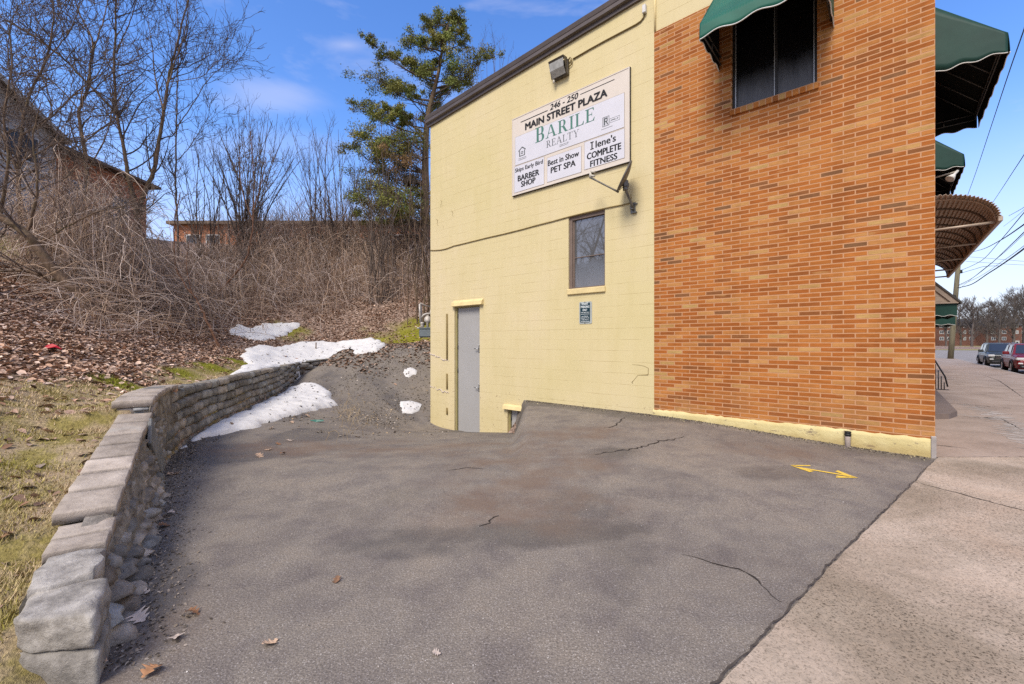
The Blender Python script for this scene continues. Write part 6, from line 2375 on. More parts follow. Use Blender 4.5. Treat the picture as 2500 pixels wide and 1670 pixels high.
# thin slab leaning on the face at the bend
a_, b_ = px(365, 1013, 4.48), px(397, 1112, 5.42)
SLb = thing("leaning_slab", "thin grey stone slab leaning against the bend of the retaining wall", "stone slab", (b_.x, b_.y, 0))
d_ = (a_ - b_); L = d_.length; dz = d_.normalized()
sd = Vector((-.55, .80, 0)).normalized(); sd = (sd - dz * sd.dot(dz)).normalized(); nn = dz.cross(sd)
Ms = Matrix(((nn.x, sd.x, dz.x, 0), (nn.y, sd.y, dz.y, 0), (nn.z, sd.z, dz.z, 0), (0, 0, 0, 1)))
mb = MB(); mb.bbox(-.018, .018, -.13, .15, -.16, L, .008, Ms)
o = mb.build("slab", MATS["slate_slab"], SLb)
at = o.data.color_attributes.new("Col", 'FLOAT_COLOR', 'POINT')
for c_ in at.data: c_.color = (1, 1, 1, 1)


# ------------------------------------------------------------------ snow
SNOW_PTS = []


def snow(uvs, label, thick=0.10, cell=0.06, seed=0):
    P = [cast(u, v) for u, v in uvs]
    poly = np.array([(p.x, p.y) for p in P])
    lo, hi = poly.min(0) - cell, poly.max(0) + cell
    xs = np.arange(lo[0], hi[0] + cell, cell); ys = np.arange(lo[1], hi[1] + cell, cell)
    X, Y = np.meshgrid(xs, ys)
    X = X + cell * 0.25 * vnoise(X, Y, 7.7); Y = Y + cell * .25 * vnoise(X + 30, Y, 7.7)
    sd_ = poly_sd(X, Y, poly) + 0.10 * fbm(X, Y, 2.6, 5)
    ec = edge_dist(poly[:, 0], poly[:, 1])[0].mean()
    if ec < -0.1: sd_ = np.minimum(sd_, -edge_dist(X, Y)[0] - 0.02)
    if ec >= -0.1:
        de, ae = edge_dist(X, Y); sd_ = np.where(ae < ARC_END, np.minimum(sd_, de - 0.04), sd_)
    G = ground_z(X, Y) if ec >= -0.1 else lot_z(X, Y)
    t = thick * (1 - np.exp(-np.maximum(sd_, 0) / 0.07)) + 0.028 * fbm(X, Y, 5.0, 4) * np.clip(sd_ / .2, 0, 1)
    Z = np.where(sd_ > 0, G + t, G - 0.04 + np.maximum(sd_, -.06) * .5)
    keep = (sd_[:-1, :-1] > -cell * 1.1) & (sd_[1:, 1:] > -cell * 1.1)
    nx, ny = len(xs), len(ys)
    i = (np.arange(ny - 1)[:, None] * nx + np.arange(nx - 1)[None, :])
    q = np.stack([i, i + 1, i + nx + 1, i + nx], -1)[keep].reshape(-1, 4)
    Vv = np.stack([X, Y, Z], -1).reshape(-1, 3)
    in_ = np.nonzero(sd_.ravel() > .06)[0]
    SNOW_PTS.append(Vv[np.random.default_rng(len(in_)).choice(in_, min(len(in_), 5 + len(in_) // 26), replace=False)])
    c = poly.mean(0); cz = float(ground_z(np.array([c[0]]), np.array([c[1]]))[0])
    used = np.zeros(len(Vv), bool); used[q.ravel()] = True
    re = np.cumsum(used) - 1
    me = fast_mesh("snow_patch", Vv[used] - np.array([c[0], c[1], cz]), [re[q]], True)
    o = link("snow_patch", me, MATS["old_snow"])
    o.location = (c[0], c[1], cz)
    return tag(o, label, "snow", "patches of old snow")


snow([(434, 1091), (437, 1072), (470, 1050), (520, 1035), (570, 1014), (610, 1006), (640, 985), (675, 968), (706, 950), (742, 939), (775, 942), (800, 951), (812, 968), (822, 985), (820, 997), (780, 998),
      (745, 1010), (700, 1022), (640, 1040), (580, 1053), (530, 1063), (490, 1076), (455, 1092)], "long tongue of old snow lying on the asphalt along the foot of the stone wall", 0.10)
snow([(550, 924), (590, 905), (602, 890), (588, 872), (604, 853), (630, 846), (668, 851), (720, 838), (790, 836), (850, 833), (905, 829), (930, 832), (944, 845), (920, 860), (880, 866), (830, 872), (780, 882), (745, 888),
      (715, 899), (680, 897), (640, 908), (600, 918)], "widest bank of old snow on the slope above the far end of the stone wall", 0.12, .08)
snow([(556, 806), (580, 793), (612, 803), (640, 793), (690, 790), (733, 791), (718, 808), (700, 818), (672, 826), (640, 834), (612, 832), (590, 824), (566, 820)], "small ragged patch of snow under the brambles on the slope", 0.09, .08)
snow([(978, 897), (1000, 895), (1022, 905), (1020, 916), (1000, 924), (980, 926)], "upper of two small snow remnants near the yellow building's back corner", 0.06, .06)
snow([(978, 983), (1000, 980), (1022, 992), (1020, 1001), (1000, 1008), (980, 1011)], "lower of two small snow remnants near the yellow building's back corner", 0.06, .05)
# ------------------------------------------------------------------ houses on the hill
HB = thing("brick_house", "low brick house with dark roof behind the bare trees at the far left", "house", (-22, 20.6, 7.2))
mb = MB()
L1, Wd, hz = 5.3, 9.0, 3.85
mb.box(-Wd, 0, 0, L1, -1.5, hz); mb.build("wall", MATS["house_brick"], HB)
mb = MB()
ov = .45
mb.add([(-Wd - ov, -ov, hz), (ov, -ov, hz), (ov, L1 + ov, hz), (-Wd - ov, L1 + ov, hz), (-Wd / 2, -ov, hz + 1.9), (-Wd / 2, L1 + ov, hz + 1.9),
        (-Wd - ov, -ov, hz - .14), (ov, -ov, hz - .14), (ov, L1 + ov, hz - .14), (-Wd - ov, L1 + ov, hz - .14)],
       [(0, 1, 4), (1, 2, 5, 4), (2, 3, 5), (3, 0, 4, 5), (6, 9, 8, 7), (0, 6, 7, 1), (1, 7, 8, 2), (2, 8, 9, 3), (3, 9, 6, 0)])
mb.build("roof", MATS["shingle"], HB)
mb = MB(); mb.box(ov + .002, ov + .10, -ov, L1 + ov, hz - .14, hz + .0); mb.build("gutter", MATS["trim_brown"], HB)
for y in (1.2, 3.6):
    f = MB(); f.box(-.03, .05, y - .5, y + .5, 1.1, 2.5); fo = f.build("window", MATS["trim_white"], HB)
    g = MB(); g.quad((.054, y - .42, 1.18), (.054, y + .42, 1.18), (.054, y + .42, 2.42), (.054, y - .42, 2.42)); g.build("pane", MATS["glass_house"], fo)

HG = thing("grey_house", "grey sided two-storey house end with white-framed windows at the far left edge", "house", (-21.6, 14.5, 6.0))
mb = MB()
zr0, zr1 = 13.05 - 6, 11.2 - 6          # rake: ridge side to eave side, relative
yA, yB = 0.0, 5.9
mb.add([(0, yA, 3.4), (0, yB, 3.4), (0, yB, zr1), (0, 2.0, zr0 + .2), (0, yA, zr0 - .3), (-8, yA, 3.4), (-8, yB, 3.4), (-8, yB, zr1), (-8, 2.0, zr0 + .2), (-8, yA, zr0 - .3)],
       [(0, 1, 2, 3, 4), (9, 8, 7, 6, 5), (1, 6, 7, 2), (0, 4, 9, 5)])
mb.build("siding", MATS["siding_grey"], HG)
mb = MB(); mb.box(-8, -.02, yA + .02, yB - .02, -2.0, 3.39); mb.build("foundation", MATS["foundation_block"], HG)
mb = MB(); mb.box(-8, .03, yA, yB, 3.32, 3.46); mb.build("band", MATS["trim_white"], HG)
mb = MB()
A_, B_ = (2.0, zr0 + .2), (yB + .35, zr1 - .13)
for (x0, x1, k0, k1) in ((-8.2, .35, .03, .2),):
    ps = [(x, p[0], p[1] + k) for x in (x0, x1) for p, k in ((A_, k0), (B_, k0), (B_, k1), (A_, k1))]
    mb.add(ps, [(0, 1, 2, 3), (7, 6, 5, 4), (0, 4, 5, 1), (1, 5, 6, 2), (2, 6, 7, 3), (3, 7, 4, 0)])
ps = [(x, p[0], p[1] + k) for x in (-8.2, .35) for p, k in (((-.5, zr0 - .45), .03), (A_, .031), (A_, .201), ((-.5, zr0 - .45), .2))]
mb.add(ps, [(0, 1, 2, 3), (7, 6, 5, 4), (0, 4, 5, 1), (2, 6, 7, 3), (3, 7, 4, 0)])
mb.build("roof", MATS["shingle"], HG)
mb = MB(); ps = [(x, p[0], p[1] + k) for x in (.352, .40) for p, k in ((A_, -.02), (B_, -.02), (B_, .21), (A_, .21))]
mb.add(ps, [(0, 3, 2, 1), (4, 5, 6, 7), (0, 1, 5, 4), (1, 2, 6, 5), (2, 3, 7, 6), (3, 0, 4, 7)]); mb.build("bargeboard", MATS["trim_white"], HG)
for y0_, y1_ in ((2.4, 3.55), (3.7, 5.15)):
    f = MB(); f.box(-.02, .04, y0_, y1_, 3.6, 4.85); fo = f.build("window", MATS["trim_white"], HG)
    g = MB(); g.quad((.044, y0_ + .08, 3.68), (.044, y1_ - .08, 3.68), (.044, y1_ - .08, 4.77), (.044, y0_ + .08, 4.77)); g.build("pane", MATS["glass_house"], fo)

LB = thing("long_brick_building", "long flat-roofed brick building along the crest of the hill", "building", (-29.0, 37.0, 8.3))
LBL, LBH = 33.0, 3.35
mb = MB(); mb.box(0, LBL, 0, 9, -2, LBH); mb.build("wall", MATS["long_building_brick"], LB)
mb = MB(); mb.box(-.4, LBL + .4, -.45, 9.4, LBH + .001, LBH + .26); mb.build("roof", MATS["trim_brown"], LB)
for x in (1.6, 3.3, 8.0, 12.2, 15.0, 19.4, 23.0, 27.0):
    f = MB(); f.box(x - .6, x + .6, -.04, .05, .75, 2.55); fo = f.build("window", MATS["trim_white"], LB)
    g = MB(); g.quad((x - .5, -.044, .85), (x + .5, -.044, .85), (x + .5, -.044, 2.45), (x - .5, -.044, 2.45)); g.build("pane", MATS["glass_house"], fo)

# ------------------------------------------------------------------ the apartment block across the street
AP = thing("apartment_block", "long dark red brick apartment block with white windows far across the street", "building", (178, 190, -0.4))
APL, APH = 110.0, 9.3
mb = MB(); mb.box(0, APL, 0, 14, -1, APH); mb.build("wall", MATS["apartment_brick"], AP)
mb = MB()
mb.add([(-.6, -.6, APH), (APL + .6, -.6, APH), (APL + .6, 14.6, APH), (-.6, 14.6, APH), (4, 7, APH + 3.2), (APL - 4, 7, APH + 3.2)], [(0, 1, 5, 4), (1, 2, 5), (2, 3, 4, 5), (3, 0, 4), (0, 3, 2, 1)])
mb.build("roof", MATS["roof_dark"], AP)
for r_, vz in enumerate((796, 811, 826.6)):
    zc = CAMH - (vz - HOR) / F * 190 + .4
    for u in (2299, 2318, 2355, 2372, 2425, 2451, 2483, 2500, 2530, 2560, 2590, 2620, 2660, 2700, 2740):
        if u == 2483 and r_ == 2: continue
        x = (u - 1250) / F * 190 - 178
        w_ = 1.0 if u not in (2355, 2483) else .6
        f = MB(); f.box(x - w_, x + w_, -.06, .02, zc - .75, zc + .75); fo = f.build("window", MATS["trim_white"], AP)
        g = MB()
        for a_, b_ in ((x - w_ + .22, x - .12), (x + .12, x + w_ - .22)): g.quad((a_, -.065, zc - .55), (b_, -.065, zc - .55), (b_, -.065, zc + .55), (a_, -.065, zc + .55))
        g.build("pane", MATS["glass_house"], fo)
x = (2483 - 1250) / F * 190 - 178
f = MB(); f.box(x - .95, x + .95, -.10, .02, -.2, 2.6); fo = f.build("entrance", MATS["trim_white"], AP)
g = MB(); g.quad((x - .5, -.105, -.1), (x + .5, -.105, -.1), (x + .5, -.105, 2.1), (x - .5, -.105, 2.1)); g.build("door", MATS["glass_house"], fo)


# ------------------------------------------------------------------ parked cars
def car(name, label, loc, paint, L=4.5, Wd=1.82, H=1.62, group="cars parked along the kerb"):
    """front towards -y, origin on the ground under the middle of the car"""
    root = thing(name, label, "car", loc, WROT, group)
    hw = Wd / 2
    # body: stations along y, each a rounded section (half profile x,z mirrored)
    st = [(-L / 2, .80, .42, .70), (-L / 2 + .08, .90, .30, .86), (-L / 2 + .35, .97, .24, .98), (-L / 2 + .9, 1.0, .22, 1.04), (-L / 2 + 1.25, 1.0, .22, 1.07), (-.3, 1.0, .22, 1.06),
          (L / 2 - .9, 1.0, .22, 1.08), (L / 2 - .25, .97, .26, 1.06), (L / 2, .88, .40, .98)]
    V, Fc = [], []
    prof = [(0.0, 0.0), (.80, 0.0), (.95, .10), (1.0, .42), (.985, .70), (.93, .92), (.80, 1.0), (0.0, 1.02)]
    full = prof + [(-x, z) for x, z in prof[-2:0:-1]]
    m = len(full)
    for y, kw, z0, z1 in st:
        for x, z in full: V.append((x * hw * kw, y, z0 + (z1 - z0) * z))
    for i in range(len(st) - 1):
        for k in range(m): Fc.append((i * m + k, i * m + (k + 1) % m, (i + 1) * m + (k + 1) % m, (i + 1) * m + k))
    Fc.append(tuple(range(m))[::-1]); Fc.append(tuple((len(st) - 1) * m + k for k in range(m)))
    # cabin
    zb, zt = 1.03, H
    yb0, yt0, yt1, yb1 = -L / 2 + 1.15, -L / 2 + 1.95, L / 2 - .75, L / 2 - .18
    cab = [(yb0, .90, zb), (yt0, .70, zt - .03), ((yt0 + yt1) / 2, .72, zt), (yt1, .70, zt - .04), (yb1, .88, zb)]
    o = len(V)
    for y, kw, z in cab: V += [(-hw * kw, y, z), (hw * kw, y, z)]
    for i in range(4): Fc.append((o + 2 * i, o + 2 * i + 1, o + 2 * i + 3, o + 2 * i + 2))
    for sgn, k in ((0, 0), (1, 1)):
        f = [o + 2 * i + k for i in range(5)]
        Fc.append(tuple(f if k else f[::-1]))
    me = bpy.data.meshes.new("body"); me.from_pydata(V, [], Fc); me.polygons.foreach_set("use_smooth", [False] * len(Fc)); me.update()
    body = link("body", me, MATS[paint], root)
    bv = body.modifiers.new("edges", 'BEVEL'); bv.width = .035; bv.segments = 2; bv.limit_method = 'ANGLE'; bv.angle_limit = math.radians(25)
    # glass
    lerp = lambda a, b, t: tuple(a[i] + (b[i] - a[i]) * t for i in range(3))
    wl_, wr = (-hw * .90, yb0, zb), (hw * .90, yb0, zb); tl_, trr = (-hw * .70, yt0, zt - .03), (hw * .70, yt0, zt - .03)
    nrm = Vector((0, -(zt - zb), (yt0 - yb0) * 1.0)).normalized() * .012
    q = [lerp(lerp(wl_, wr, a), lerp(tl_, trr, a), b) for a, b in ((.06, .08), (.94, .08), (.93, .90), (.07, .90))]
    g = MB(); g.quad(*[(p[0], p[1] + nrm.y, p[2] + nrm.z) for p in q]); g.build("windscreen", MATS["car_glass"], root)
    for sg in (-1, 1):
        base = lambda y: (sg * hw * (.90 + (y - yb0) / (yb1 - yb0) * -.02), y, zb)
        roof = lambda y: (sg * hw * .71, y, zt - .03)
        for ya, yb_ in ((yt0 - .28, (yt0 + yt1) / 2 - .06), ((yt0 + yt1) / 2 + .06, yt1 + .1)):
            ps = [lerp(base(ya), roof(ya + .25), .10), lerp(base(yb_), roof(yb_), .10), lerp(base(yb_), roof(yb_ - .02), .86), lerp(base(ya + .30), roof(ya + .34), .86)]
            ps = [(p[0] + sg * .016, p[1], p[2] + .004) for p in ps]
            g = MB(); g.quad(*(ps if sg > 0 else ps[::-1])); g.build("side_window", MATS["car_glass"], root)
    # wheels
    for sg in (-1, 1):
        for y in (-L / 2 + .88, L / 2 - .80):
            M = Matrix.Translation((sg * (hw - .12), y, .34)) @ Matrix.Rotation(math.pi / 2 * sg, 4, 'Y')
            t = MB(); t.lathe([(.20, -.10), (.30, -.11), (.34, -.07), (.34, .10), (.31, .135), (.215, .14), (.21, .10)], 24, M); w = t.build("wheel", MATS["tyre"], root)
            t = MB(); t.lathe([(0, .10), (.05, .135), (.09, .12), (.19, .13), (.215, .138), (.20, .09), (0, .09)], 20, M); t.build("rim", MATS["rim"], w)
            a = MB(); pts = [(sg * (hw + .004), y + .42 * math.cos(th), .34 + .40 * math.sin(th)) for th in [math.pi * k / 12 for k in range(13)]]
            a.tube(pts, .035, 6); a.build("wheel_arch", MATS["car_black"], root)
    # nose
    yf = -L / 2
    f = MB(); f.box(-hw * .62, hw * .62, yf - .03, yf + .05, .62, .80, None, .02); gr = f.build("grille", MATS["car_black"], root)
    c = MB()
    c.tube([(-hw * .60, yf - .035, .795), (hw * .60, yf - .035, .795)], .014, 6); c.tube([(-hw * .56, yf - .035, .71), (hw * .56, yf - .035, .71)], .013, 6); c.tube([(-hw * .58, yf - .035, .625), (hw * .58, yf - .035, .625)], .014, 6)
    c.build("chrome_bars", MATS["chrome"], gr)
    f = MB(); f.lathe([(0, 0), (.10, 0), (.11, .015), (.09, .03), (0, .03)], 16, Matrix.Translation((0, yf - .03, .72)) @ Matrix.Rotation(math.pi / 2, 4, 'X') @ Matrix.Diagonal((1.3, .75, 1, 1))); f.build("emblem", MATS["chrome"], gr)
    f = MB(); f.box(-hw * .80, hw * .80, yf - .035, yf + .06, .34, .52, None, .03); f.build("lower_grille", MATS["car_black"], root)
    f = MB(); f.box(-hw * .72, hw * .72, yf - .045, yf - .03, .40, .425); f.build("bumper_trim", MATS["chrome"], root)
    f = MB(); f.box(-.26, .26, yf - .055, yf - .035, .50, .61); f.build("number_plate", MATS["plate"], root)
    for sg in (-1, 1):
        h = MB(); x0, x1 = sorted((sg * hw * .60, sg * hw * .93))
        h.bbox(x0, x1, yf - .0, yf + .30, .74, .88, .03); h.build("headlight", MATS["headlamp"], root)
        h = MB(); x0, x1 = sorted((sg * hw * .66, sg * hw * .86)); h.bbox(x0, x1, yf - .02, yf + .08, .53, .61, .02); h.build("fog_lamp", MATS["headlamp"], root)
        h = MB(); x0, x1 = sorted((sg * (hw - .04), sg * (hw + .22))); h.bbox(x0, x1, yb0 + .42, yb0 + .58, 1.02, 1.20, .03); h.build("mirror", MATS[paint], root)
        h = MB()
        for y in (yt0 + .45, (yt0 + yt1) / 2 + .75): h.box(min(sg * (hw + .002), sg * (hw + .02)), max(sg * (hw + .002), sg * (hw + .02)), y - .10, y + .08, .90, .93)
        h.build("door_handle", MATS["car_black"], root)
    return root


car("parked_car", "dark red compact SUV parked at the kerb, cut off by the photo's right edge", AB(37.2, 5.05 + .91, -0.12), "paint_red", 4.2, 1.80, 1.64)
car("parked_car", "dark grey-green SUV parked behind the red one", AB(45.1, 4.95 + .92, -0.12), "paint_dark_green", 4.6, 1.86, 1.66)
# ------------------------------------------------------------------ bare trees
pr = np.random.default_rng(12)


def unit(v):
    return v / max(np.linalg.norm(v), 1e-9)


def spline(P, R, per=5):
    P = [np.array(p, float) for p in P]
    out, rad = [], []
    n = len(P)
    for i in range(n - 1):
        a, b, c, d = P[max(i - 1, 0)], P[i], P[i + 1], P[min(i + 2, n - 1)]
        for k in range(per):
            t = k / per
            out.append(0.5 * (2 * b + (c - a) * t + (2 * a - 5 * b + 4 * c - d) * t * t + (3 * b - a - 3 * c + d) * t ** 3))
            rad.append(R[i] + (R[i + 1] - R[i]) * t)
    out.append(P[-1]); rad.append(R[-1])
    return np.array(out), np.array(rad)


def shoot(p, d, L, r0, n=6, wig=0.12, up=0.12, r1=None):
    """one shoot: a wiggling, rising line"""
    pts = [p]
    d = unit(d)
    s = L / (n - 1)
    for _ in range(n - 1):
        d = unit(d + pr.normal(0, wig, 3) + np.array([0, 0, up]))
        pts.append(pts[-1] + d * s)
    return np.array(pts), np.linspace(r0, r0 * 0.35 if r1 is None else r1, n)


def children(pts, rad, out, count, lo, hi, lvl, spread=0.9, up=0.15, t0=0.2, rmin=0.006, taper=0.6, wig=0.19, sub=(5, 4, 3)):
    seg = np.linalg.norm(np.diff(pts, axis=0), axis=1)
    for _ in range(count):
        t = t0 + (1 - t0) * pr.random() ** 0.85
        i = min(int(t * (len(pts) - 1)), len(pts) - 2)
        f = t * (len(pts) - 1) - i
        p = pts[i] + (pts[i + 1] - pts[i]) * f
        tan = unit(pts[i + 1] - pts[i])
        rnd = pr.normal(0, 1, 3); rnd -= tan * rnd.dot(tan); rnd = unit(rnd)
        d = unit(tan * (0.55 + 0.4 * pr.random()) + rnd * spread * (0.5 + 0.7 * pr.random()) + np.array([0, 0, up]))
        L = lo + (hi - lo) * pr.random() * (1.15 - 0.6 * t)
        r = max(rmin, min(rad[i] * taper, 0.012 + 0.010 * L))
        q, qr = shoot(p, d, L, r, 7 if lvl > 1 else 5, wig, up * 0.5, max(rmin * .6, r * .3))
        out.append((q, qr))
        if lvl > 0:
            children(q, qr, out, sub[min(lvl - 1, len(sub) - 1)], lo * 0.5, hi * 0.5, lvl - 1, spread, up, 0.15, rmin, taper, wig, sub)


def tubes_object(name, polys, mat, parent, off, sides=4, smooth=True):
    V, Q = poly_tubes(polys, sides)
    return link(name, fast_mesh(name, V - np.array(off), [Q], smooth), MATS[mat], parent)


def P3(u, v, Y): return np.array(px(u, v, Y))


def limb_tree(name, label, base_uv, limbs, mat, twig_mat, n1=18, lo=.9, hi=3.0, lvl=2, sub=(3, 2), group="bare trees on the bank", up=.15, spread=.9, rmin=.009, base_Y=None, cat="tree"):
    b = cast(*base_uv) if base_Y is None else px(base_uv[0], base_uv[1], base_Y)
    Yb = b.y
    root = thing(name, label, cat, b, 0, group)
    trunk, tw = [], []
    for uv, r0, r1, dy, k in limbs:
        n = len(uv)
        pts = [P3(u, v, Yb + dy * i / max(n - 1, 1)) for i, (u, v) in enumerate(uv)]
        if uv[0] == base_uv: pts[0] = np.array(b) - np.array([0, 0, .15])
        rr_ = np.linspace(r0 * .72, r1 * .8, n)
        q, qr = spline(pts, rr_, 6)
        q[1:-1] += pr.normal(0, 0.012, (len(q) - 2, 3)) * np.minimum(1, qr[1:-1, None] / .03)
        trunk.append((q, qr))
        children(q, qr, tw, int(n1 * k), lo, hi, lvl, spread, up, 0.22, rmin, sub=sub)
    V, Q = [], []
    tubes_object("trunk", trunk, mat, root, b, 8)
    if tw: tubes_object("branches", tw, twig_mat, root, b, 3)
    return root


limb_tree("bare_tree", "many-limbed bare tree with the tallest fork, left of the long brick building", (338, 668),
          [([(338, 668), (336, 600), (338, 540), (348, 480), (375, 420), (390, 330), (405, 240), (413, 180), (440, 80), (465, -30)], .17, .03, .6, 1.3),
           ([(337, 580), (330, 500), (312, 427), (304, 368), (287, 285), (279, 170), (283, 71), (281, -40)], .13, .03, -.5, 1.2),
           ([(287, 280), (213, 202), (158, 146), (79, 87), (0, 40), (-60, 10)], .07, .02, -1.2, 1.2),
           ([(407, 215), (419, 174), (439, 119), (455, 60), (463, -20)], .05, .015, .8, .7),
           ([(400, 270), (380, 200), (372, 120), (360, 40)], .05, .012, 1.0, .8),
           ([(283, 130), (310, 70), (330, 10), (338, -40)], .035, .012, -.8, .6),
           ([(412, 200), (455, 195), (495, 185), (530, 150), (560, 145)], .025, .008, .4, .7)], "bark_brown", "bark_dark", 26, .9, 3.2, 2, (3, 3))
limb_tree("bare_tree", "crooked bare tree in front of the brick house at the left", (205, 640),
          [([(205, 640), (212, 540), (214, 450), (208, 384), (194, 293), (198, 257), (215, 213), (221, 150), (225, 99), (194, 32), (170, -40)], .12, .025, .8, 1.4),
           ([(222, 130), (250, 60), (262, 0), (266, -40)], .04, .012, .6, .7), ([(196, 270), (150, 220), (110, 190), (40, 180), (-30, 150)], .04, .010, -.8, 1.0),
           ([(211, 420), (260, 330), (275, 260), (300, 200)], .04, .01, .5, .7)], "bark_brown", "bark_dark", 22, .9, 3.0, 2, (3, 3))
limb_tree("bare_tree", "slender straight bare tree standing right of the forked tree", (435, 640),
          [([(435, 640), (434, 560), (430, 480), (429, 395), (431, 277), (434, 180), (436, 90), (430, 0)], .075, .02, .3, 1.3),
           ([(432, 310), (470, 255), (506, 198), (540, 165), (566, 144)], .035, .01, .5, .9), ([(429, 395), (462, 360), (500, 300), (515, 280)], .03, .009, .4, .7),
           ([(433, 500), (420, 470), (405, 420), (380, 350), (372, 280)], .03, .009, -.4, .7)], "bark_grey", "bark_dark", 20, .8, 2.6, 2, (3, 3))
limb_tree("leaning_tree", "thick brown trunk leaning hard to the left out of the leaf litter", (228, 762),
          [([(228, 762), (191, 716), (136, 664), (92, 606), (68, 575), (0, 528), (-80, 470), (-160, 380)], .20, .09, -.8, .9),
           ([(150, 690), (120, 682), (95, 672), (51, 660), (0, 662), (-60, 640)], .06, .03, -.6, .8), ([(68, 570), (85, 500), (92, 430), (80, 340), (100, 250)], .06, .015, -.3, 1.1),
           ([(0, 528), (20, 400), (10, 280), (30, 160), (20, 60)], .06, .015, -.5, 1.3), ([(90, 600), (150, 560), (230, 520), (300, 505)], .04, .012, .3, 1.0)], "bark_brown", "bark_grey", 18, .8, 2.6, 2, (3, 3), up=.02)
limb_tree("bare_tree", "wide finely twigged bare tree spreading over the grey house at the far left", (62, 640),
          [([(62, 640), (50, 520), (44, 420), (52, 330), (70, 240), (110, 150), (130, 60), (126, -30)], .10, .02, .5, 1.6),
           ([(44, 420), (10, 340), (-30, 260), (-60, 160)], .05, .012, -.6, 1.2), ([(52, 330), (120, 290), (180, 230), (240, 180), (262, 120)], .045, .010, .6, 1.4),
           ([(48, 400), (100, 370), (160, 340), (220, 330), (290, 290)], .04, .009, .2, 1.3), ([(60, 290), (30, 200), (20, 110), (40, 20)], .04, .010, -.6, 1.2),
           ([(110, 150), (160, 90), (190, 30), (200, -30)], .03, .009, .4, 1.0), ([(46, 470), (90, 440), (150, 430), (210, 420)], .035, .008, -.5, 1.2)], "bark_brown", "bark_grey", 20, 1.0, 3.4, 2, (3, 3), up=.06, spread=1.0)
limb_tree("sapling", "reddish sapling leaning right over the slope beside the ragged snow patch", (542, 850),
          [([(542, 850), (511, 796), (484, 738), (456, 701), (430, 650), (425, 560), (440, 470)], .06, .018, .5, 1.0), ([(470, 720), (455, 640), (470, 560)], .025, .008, .3, .7)], "bark_red", "bark_grey", 12, .4, 1.2, 1, (4,))
limb_tree("sapling", "bent red-brown sapling that turns upright in the middle of the thicket", (500, 735),
          [([(500, 735), (531, 718), (560, 685), (590, 650), (608, 610), (617, 540), (620, 450), (616, 380), (612, 320)], .07, .02, 1.2, 1.2), ([(617, 520), (640, 440), (650, 380)], .03, .008, .6, .8),
           ([(617, 540), (590, 460), (585, 380)], .03, .008, .6, .8)], "bark_red", "bark_grey", 16, .5, 1.6, 2, (4, 3))
for (x_, y_, lab) in ((-13.5, 5.6, "bare tree on the bank beyond the photo's left edge"), (-17.0, 1.5, "second bare tree on the bank beyond the photo's left edge")):
    g_z = gz(x_, y_)
    root = thing("bare_tree", lab, "tree", (x_, y_, g_z), 0, "bare trees on the bank")
    b_ = np.array([x_, y_, g_z]); tk = []; tw = []
    for dx, dy, h_ in ((0, 0, 9.5), (-2.2, .8, 8.0), (1.8, 1.0, 7.5), (.6, -2.0, 8.2), (-1.0, 2.4, 7.2)):
        q, qr = spline([b_ + [0, 0, -.1], b_ + [dx * .15, dy * .15, h_ * .3], b_ + [dx * .6, dy * .6, h_ * .65], b_ + [dx, dy, h_]], [.14, .10, .06, .015], 6)
        tk.append((q, qr)); children(q, qr, tw, 16, 1.0, 3.2, 1, .9, .1, .2, .010, sub=(4,))
    tubes_object("trunk", tk, "bark_brown", root, b_, 7); tubes_object("branches", tw, "bark_dark", root, b_, 3)
# a broken limb lying across the bank
b = cast(392, 774)
FB = thing("fallen_branch", "pale broken branch lying across the leafy slope", "branch", b)
e_ = px(506, 731, b.y + 1.4)
q, qr = spline([np.array(b) + [0, 0, .08], np.array(px(445, 752, b.y + .7)), np.array(e_)], [.06, .055, .035], 6)
tubes_object("branch", [(q, qr)], "bark_grey", FB, b, 7)
ch = []; children(q, qr, ch, 8, .3, 1.0, 1, sub=(3,)); tubes_object("twigs", ch, "bark_grey", FB, b, 3)


# ------------------------------------------------------------------ multi-stemmed shrubs along the crest
def vase(name, label, base_uv, Y, tops, r=.035, n1=9, lo=.5, hi=1.7, mat="bark_grey", twig="bark_dark", group="bare shrubs along the crest"):
    g = ground_z(np.array([(base_uv[0] - 1250) / F * Y]), np.array([Y]))[0]
    b = np.array([(base_uv[0] - 1250) / F * Y, Y, float(g)])
    root = thing(name, label, "shrub", tuple(b), 0, group)
    st, tw = [], []
    for (u, v, du, k) in tops:
        e = P3(u, v, Y + pr.uniform(-1.2, 1.2))
        s0 = b + np.array([(du) / F * Y, pr.uniform(-.3, .3), -.1])
        mid = s0 + (e - s0) * .5 + np.array([-(e - s0)[0] * .16, 0, 0]) + pr.normal(0, .10, 3)
        q, qr = spline([s0, s0 + (mid - s0) * .5 + pr.normal(0, .05, 3), mid, mid + (e - mid) * .5 + pr.normal(0, .08, 3), e], [r * k, r * k * .85, r * k * .65, r * k * .45, .008], 5)
        st.append((q, qr))
        children(q, qr, tw, n1, lo, hi, 1, .55, .22, .2, .0055, sub=(4,))
    tubes_object("stems", st, mat, root, b, 5)
    tubes_object("twigs", tw, twig, root, b, 3)
    return root


def fan(u0, u1, vt, n, spread_base, jit=30):
    out = []
    for i in range(n):
        u = u0 + (u1 - u0) * (i + pr.uniform(.2, .8)) / n
        edge = abs(2 * (u - u0) / (u1 - u0) - 1)
        out.append((u, vt + 110 * edge ** 2 + pr.uniform(-jit, jit * 1.5), pr.uniform(-spread_base, spread_base), pr.uniform(.7, 1.3)))
    return out


